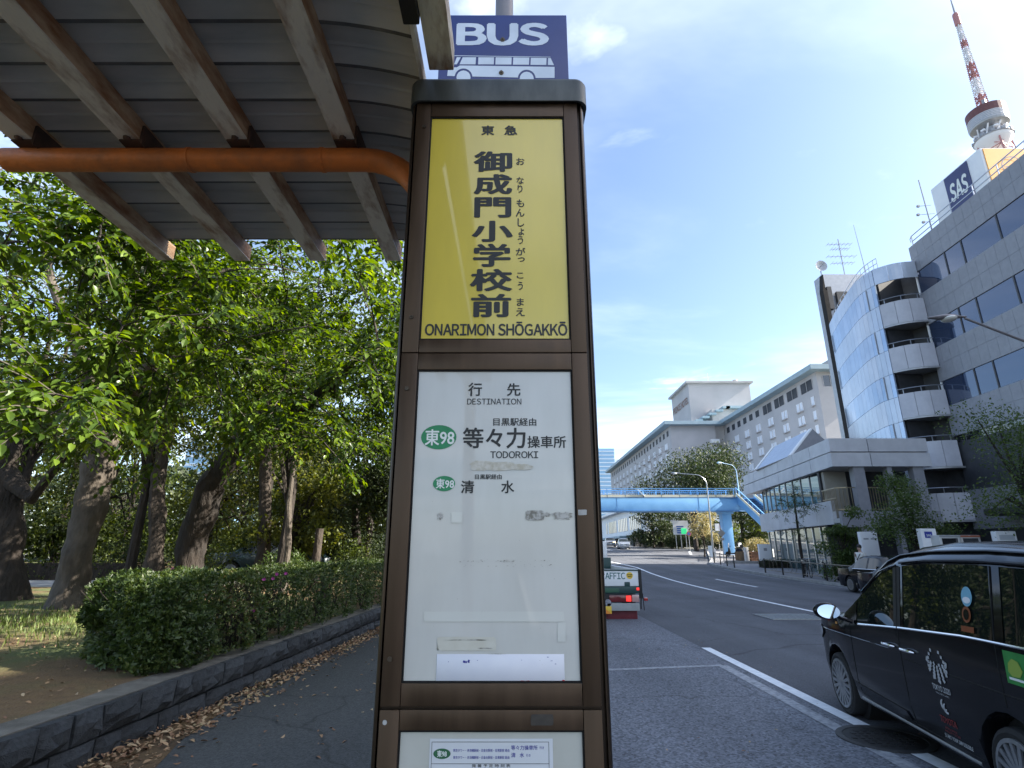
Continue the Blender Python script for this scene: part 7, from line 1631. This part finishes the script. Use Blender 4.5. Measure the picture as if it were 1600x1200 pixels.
# trees of the right side
ZS = lambda y: g(y) + SW
x_, y_ = 16.9, 33.6
slen = [(x_, y_, ZS(y_) - .05, .10), (x_ - .05, y_, 1.9, .085), (x_ - .02, y_, 3.4, .06), (x_, y_, 4.6, .03)]
build_tree('street_tree', 'slender sparse street tree by the guard fence and bicycles', slen, ellipsoid((x_, y_, 4.0), (1.3, 1.2, 1.7), 44, 51, .2), m_leafS, m_barkd, 52, 6, (.25, .55), .07, .2, (.07, .12), .10, .008, 'street trees on the right pavement', False, 8, .55, True)
far_tree(16.75, 29.0, 3.7, 1.2, m_leafS, 'dense bushy small tree standing before the pavilion columns', 531, 6500, (.08, .15), 16, .06, .12, None, 'tree', 'street_tree', ZS(29) - .05, 'street trees on the right pavement')
x_, y_ = 17.3, 24.5
dgw = far_tree(x_ - .1, y_, 4.9, 1.75, m_leafS, 'dark flowering tree with white blossoms beside the white information board', 533, 7000, (.07, .13), 16, .10, .42, None, 'tree', 'dogwood_tree', ZS(y_) - .05, 'street trees on the right pavement')
gen = np.random.default_rng(91); n_ = 120; c_ = np.array([x_ - 1.0, y_ - 1.5, 2.9]); Pp = c_ + gen.normal(0, 1, (n_, 3)) * np.array([.55, .4, .62]); V = []; Fa = []
Pl = np.repeat(Pp, 4, 0); ang_ = np.tile(np.arange(4) * pi / 2, n_) + np.repeat(gen.uniform(0, 2, n_), 4); D = np.stack([np.cos(ang_), np.sin(ang_), np.full(n_ * 4, .25)], 1); leaves('blossoms', Pl, D, np.tile(np.array([[0, 0, 1.]]), (n_ * 4, 1)), np.full(n_ * 4, .055), m_petalw, dgw, .8, .2)['kind'] = 'stuff'
far_tree(18.3, 19.8, 6.9, 3.0, m_leafS, 'spreading layered tree at the right edge in front of the office block', 532, 9000, (.07, .13), 18, .15, .42, None, 'tree', 'street_tree', ZS(20) - .05, 'street trees on the right pavement')
far_tree(24.4, 76, 13.6, 7.4, m_leafD, 'broad spreading tree rising over the footbridge before the hotel', 501, 17000, (.22, .40), 30, .35, .45, m_bark, 'tree', 'broadleaf_tree', g(76), None)
bt = thing('bare_tree', 'leafless fine-twigged tree top behind the broad tree before the hotel', 'tree', (24, 92, g(92))); paths, tips = skeleton([(24, 92, 3, .3), (24, 92, 9, .22), (24.2, 92, 13, .12)], ellipsoid((24.2, 92, 14.5), (4.6, 3, 4.2), 60, 61, .3), 62, .02, .1); mb = MB().tube([(24, 92, 2.2), (24, 92, 9), (24.2, 92, 13)], [.3, .22, .12], 8); mb.build('trunk', m_bark, bt); mb = MB()
for pts in paths: mb.tube([p for p, _ in pts], [q for _, q in pts], 4, caps=False)
mb.build('branches', m_bark, bt)['kind'] = 'stuff'
bt2 = thing('bare_tree', 'thin bare tree in front of the near hotel wing by the pavilion roof', 'tree', (31.5, 78, g(78))); paths, tips = skeleton([(31.5, 78, 3, .25), (31.5, 78, 8, .18), (31.7, 78, 12, .1)], ellipsoid((31.7, 78, 12.), (2.4, 2, 4.2), 44, 63, .3), 64, .02, .1); MB().tube([(31.5, 78, 2.0), (31.5, 78, 8), (31.7, 78, 12)], [.25, .18, .1], 8).build('trunk', m_bark, bt2); mb = MB()
for pts in paths: mb.tube([p for p, _ in pts], [q for _, q in pts], 4, caps=False)
mb.build('branches', m_bark, bt2)['kind'] = 'stuff'
for k, (px, y, h, cr, lm, lab) in enumerate(((1022, 88, 6.8, 3.4, m_leafD, 'dark tree left of the white and green board under the footbridge'), (1050, 90, 6.2, 3.2, m_leafD, 'dark tree right behind the white and green board'), (1128, 84, 6.5, 3.4, m_leafB, 'dark tree behind the yellow tree and the pale pole'), (1163, 78, 7, 3.4, m_leafD, 'dark tree behind the bridge column'), (1186, 74, 6, 3.0, m_leafB, 'dark tree behind the footbridge stair'), (1085, 95, 7.6, 4, m_leafD, 'dark tree at the back of the crossing'))):
    x = at_y(px, 855, y).x; far_tree(x, y, h, cr, lm, lab, 510 + k, 2600, (.26, .45), 10, .2, .1, None, 'tree', 'broadleaf_tree', g(y), 'dark trees across the crossing')
for k, (px, y, lab) in enumerate(((1010, 90, 'dark shrub along the rubble wall of the far side'), (1050, 86, 'dark shrub below the white and green board'), (1090, 86, 'dark shrub behind the lamp post at the crossing'), (1120, 80, 'dark shrub behind the scooters'), (1035, 93, 'dark shrub right of the rubble wall'))): shrub(at_y(px, 860, y).x, y, 2.4, 3.0, lab, 520 + k, m_leafD, 1500, (.22, .38), g(y))
yx = at_y(1097, 826, 57); far_tree(yx.x, 57, 4.6, 1.75, m_leafY, 'small tree with pale yellow young leaves behind the lamp post', 530, 2600, (.12, .22), 14, .09, .35, m_bark, 'tree', 'young_tree', g(57) + SW, None)
# bicycles behind the fence
def bicycle(label, loc, rot):
    t = thing('bicycle', label, 'bicycle', loc, rot, 'bicycles behind the guard fence'); R = .33
    for x in (-.53, .53):
        mb = MB(); mb.tube([(x + R * cos(2 * pi * k / 24), 0, R + R * sin(2 * pi * k / 24)) for k in range(25)], .02, 6, caps=False); w = mb.build('wheel', m_tyre, t, smooth=True, local=True); mb = MB()
        for k in range(10): a = pi * k / 10; mb.bar((x - (R - .02) * cos(a), 0, R - (R - .02) * sin(a)), (x + (R - .02) * cos(a), 0, R + (R - .02) * sin(a)), .006, .006)
        mb.build('spokes', m_steel, w, local=True)
    mb = MB()
    for a, b in (((-.53, 0, .33), (-.08, 0, .30)), ((-.53, 0, .33), (-.18, 0, .75)), ((-.08, 0, .30), (-.2, 0, .82)), ((-.08, 0, .30), (.38, 0, .72)), ((-.18, 0, .72), (.36, 0, .80)), ((.53, 0, .33), (.34, 0, .95))): mb.tube([a, b], .017, 6)
    mb.build('frame', m_black, t, smooth=True, local=True); MB().sphere((-.22, 0, .86), (.14, .07, .04), 10, 6).build('saddle', m_black, t, smooth=True, local=True); MB().tube([(.2, -.28, 1.0), (.33, -.15, 1.0), (.35, 0, .96), (.33, .15, 1.0), (.2, .28, 1.0)], .015, 6).build('handlebar', m_steel, t, smooth=True, local=True); MB().tube([(-.08 + .09 * cos(k * pi / 6), .03, .3 + .09 * sin(k * pi / 6)) for k in range(13)], .008, 4).build('crank', m_steel, t, local=True); MB().box(.42, .66, -.14, .14, .72, .94).build('basket', m_steel, t, local=True); return t
b1 = bicycle('dark bicycle nearest the slender street tree behind the guard fence', (16.6, 32.6, ZS(32)), radians(75)); copy_thing(b1, (16.75, 31.2, ZS(31)), radians(60), 'second dark bicycle further right behind the guard fence')
def scooter(label, loc, rot):
    t = thing('motor_scooter', label, 'scooter', loc, rot, 'scooters parked under the footbridge'); 
    for x in (-.6, .6): MB().lathe([(.1, -.05), (.22, -.06), (.25, -.02), (.25, .02), (.22, .06), (.1, .05)], (x, 0, .25), 18, 'Y').build('wheel', m_tyre, t, smooth=True, local=True)
    mb = MB(); mb.prism([(-.9, .55), (-.75, .75), (-.2, .72), (-.1, .38), (.3, .34), (.42, .9), (.5, .9), (.58, .45), (.3, .25), (-.4, .22), (-.8, .4)], lambda p, q, a: (p, a, q), -.17, .17); mb.build('body', m_carblue, t, local=True, bevel=.03); MB().box(-.78, -.1, -.14, .14, .73, .82).build('seat', m_black, t, local=True, bevel=.03); MB().tube([(.3, -.34, 1.02), (.42, -.1, 1.0), (.42, .1, 1.0), (.3, .34, 1.02)], .022, 6).build('handlebar', m_black, t, local=True); MB().prism([(.5, .9), (.42, 1.3), (.45, 1.3), (.54, .9)], lambda p, q, a: (p, a, q), -.2, .2).build('windshield', m_lampw, t, local=True); MB().box(-1.0, -.62, -.2, .2, .84, 1.15).build('top_box', m_black, t, local=True, bevel=.03); return t
bb = at_y(1147, 862, 58); s1 = scooter('dark scooter with a windshield left of the bridge column', (bb.x, 58, ZS(58)), radians(150)); bb2 = at_y(1163, 860, 60.4); copy_thing(s1, (bb2.x, 60.4, ZS(60)), radians(120), 'scooter standing right of the bridge column')
# ---------------------------------------------------------------- the person in white
def person(label, loc, rot):
    t = thing('person', label, 'person', loc, rot)
    def skin(name, chain, mat, parent, sub=2):
        V = [c[0] for c in chain]; E = [(c[2], i) for i, c in enumerate(chain) if c[2] is not None]; me = bpy.data.meshes.new(name); me.from_pydata(V, E, []); me.materials.append(mat); o = bpy.data.objects.new(name, me); link(o, parent); md = o.modifiers.new('skin', 'SKIN'); o.modifiers.new('sub', 'SUBSURF').levels = sub; o.modifiers['sub'].render_levels = sub
        for i, c in enumerate(chain): me.skin_vertices[0].data[i].radius = (c[1], c[1] * (c[3] if len(c) > 3 else 1))
        me.skin_vertices[0].data[0].use_root = True; md.use_smooth_shade = True; return o
    sk_ = M('skin', (.50, .32, .23), None, rough=.55); wt = M('white shirt', (.68, .68, .66), (.58, .58, .56), 12, .85); dk = M('dark trousers', (.03, .032, .04), None, rough=.85)
    body = [((0, 0, .95), .14, None, .75), ((0, 0, 1.15), .135, 0, .72), ((0, 0, 1.35), .165, 1, .66), ((0, 0, 1.47), .07, 2), ((.0, 0, 1.53), .055, 3), ((.02, 0, 1.60), .085, 4), ((.02, 0, 1.70), .085, 5),
            ((0, .19, 1.40), .06, 2), ((-.02, .25, 1.14), .045, 7), ((.05, .24, .90), .035, 8), ((0, -.19, 1.40), .06, 2), ((-.02, -.25, 1.14), .045, 10), ((.06, -.23, .90), .035, 11),
            ((0, .10, .88), .10, 0), ((.06, .10, .50), .068, 13), ((-.02, .10, .09), .045, 14), ((.13, .11, .04), .035, 15), ((0, -.10, .88), .10, 0), ((-.04, -.10, .50), .068, 17), ((-.16, -.10, .10), .045, 18), ((-.02, -.11, .05), .035, 19)]
    skin('body', body, sk_, t)
    skin('shirt', [((0, 0, .90), .165, None, .78), ((0, 0, 1.15), .155, 0, .75), ((0, 0, 1.36), .185, 1, .68), ((0, 0, 1.45), .085, 2), ((0, .20, 1.40), .075, 2), ((-.02, .26, 1.14), .06, 4), ((.04, .25, .96), .05, 5), ((0, -.20, 1.40), .075, 2), ((-.02, -.26, 1.14), .06, 7), ((.05, -.24, .96), .05, 8)], wt, t)
    skin('trousers', [((0, 0, .96), .15, None, .8), ((0, .10, .86), .115, 0), ((.06, .10, .5), .085, 1), ((-.02, .10, .12), .07, 2), ((0, -.10, .86), .115, 0), ((-.04, -.10, .5), .085, 4), ((-.16, -.10, .13), .07, 5)], dk, t)
    mb = MB(); mb.sphere((-.005, 0, 1.70), (.105, .095, .115), 14, 10); mb.build('hair', M('dark hair', (.02, .016, .014), None, rough=.6), t, smooth=True, local=True)
    mb = MB(); mb.sphere((.105, 0, 1.645), (.02, .016, .025), 8, 6); mb.build('nose', sk_, t, smooth=True, local=True); mb = MB()
    for s in (-1, 1): mb.sphere((.098, s * .034, 1.675), (.012, .014, .009), 8, 6)
    mb.build('eyes', m_black, t, local=True)['kind'] = 'stuff'; MB().box(.09, .104, -.025, .025, 1.592, 1.602).build('mouth', M('lips', (.35, .15, .13), None, rough=.6), t, local=True)
    mb = MB(); mb.tube([(.0, .12, 1.46), (.125, .06, 1.36), (.135, -.08, 1.15), (.06, -.19, .98)], .016, 5); mb.tube([(.0, .12, 1.46), (-.125, .06, 1.36), (-.135, -.08, 1.15), (.0, -.2, .98)], .016, 5); mb.build('shoulder_strap', m_black, t, local=True); return t
pp = at_y(1345, 870, 26.4); person('person in a white top with a dark shoulder strap beside the bushy tree', (pp.x, 26.4, SW), radians(200))
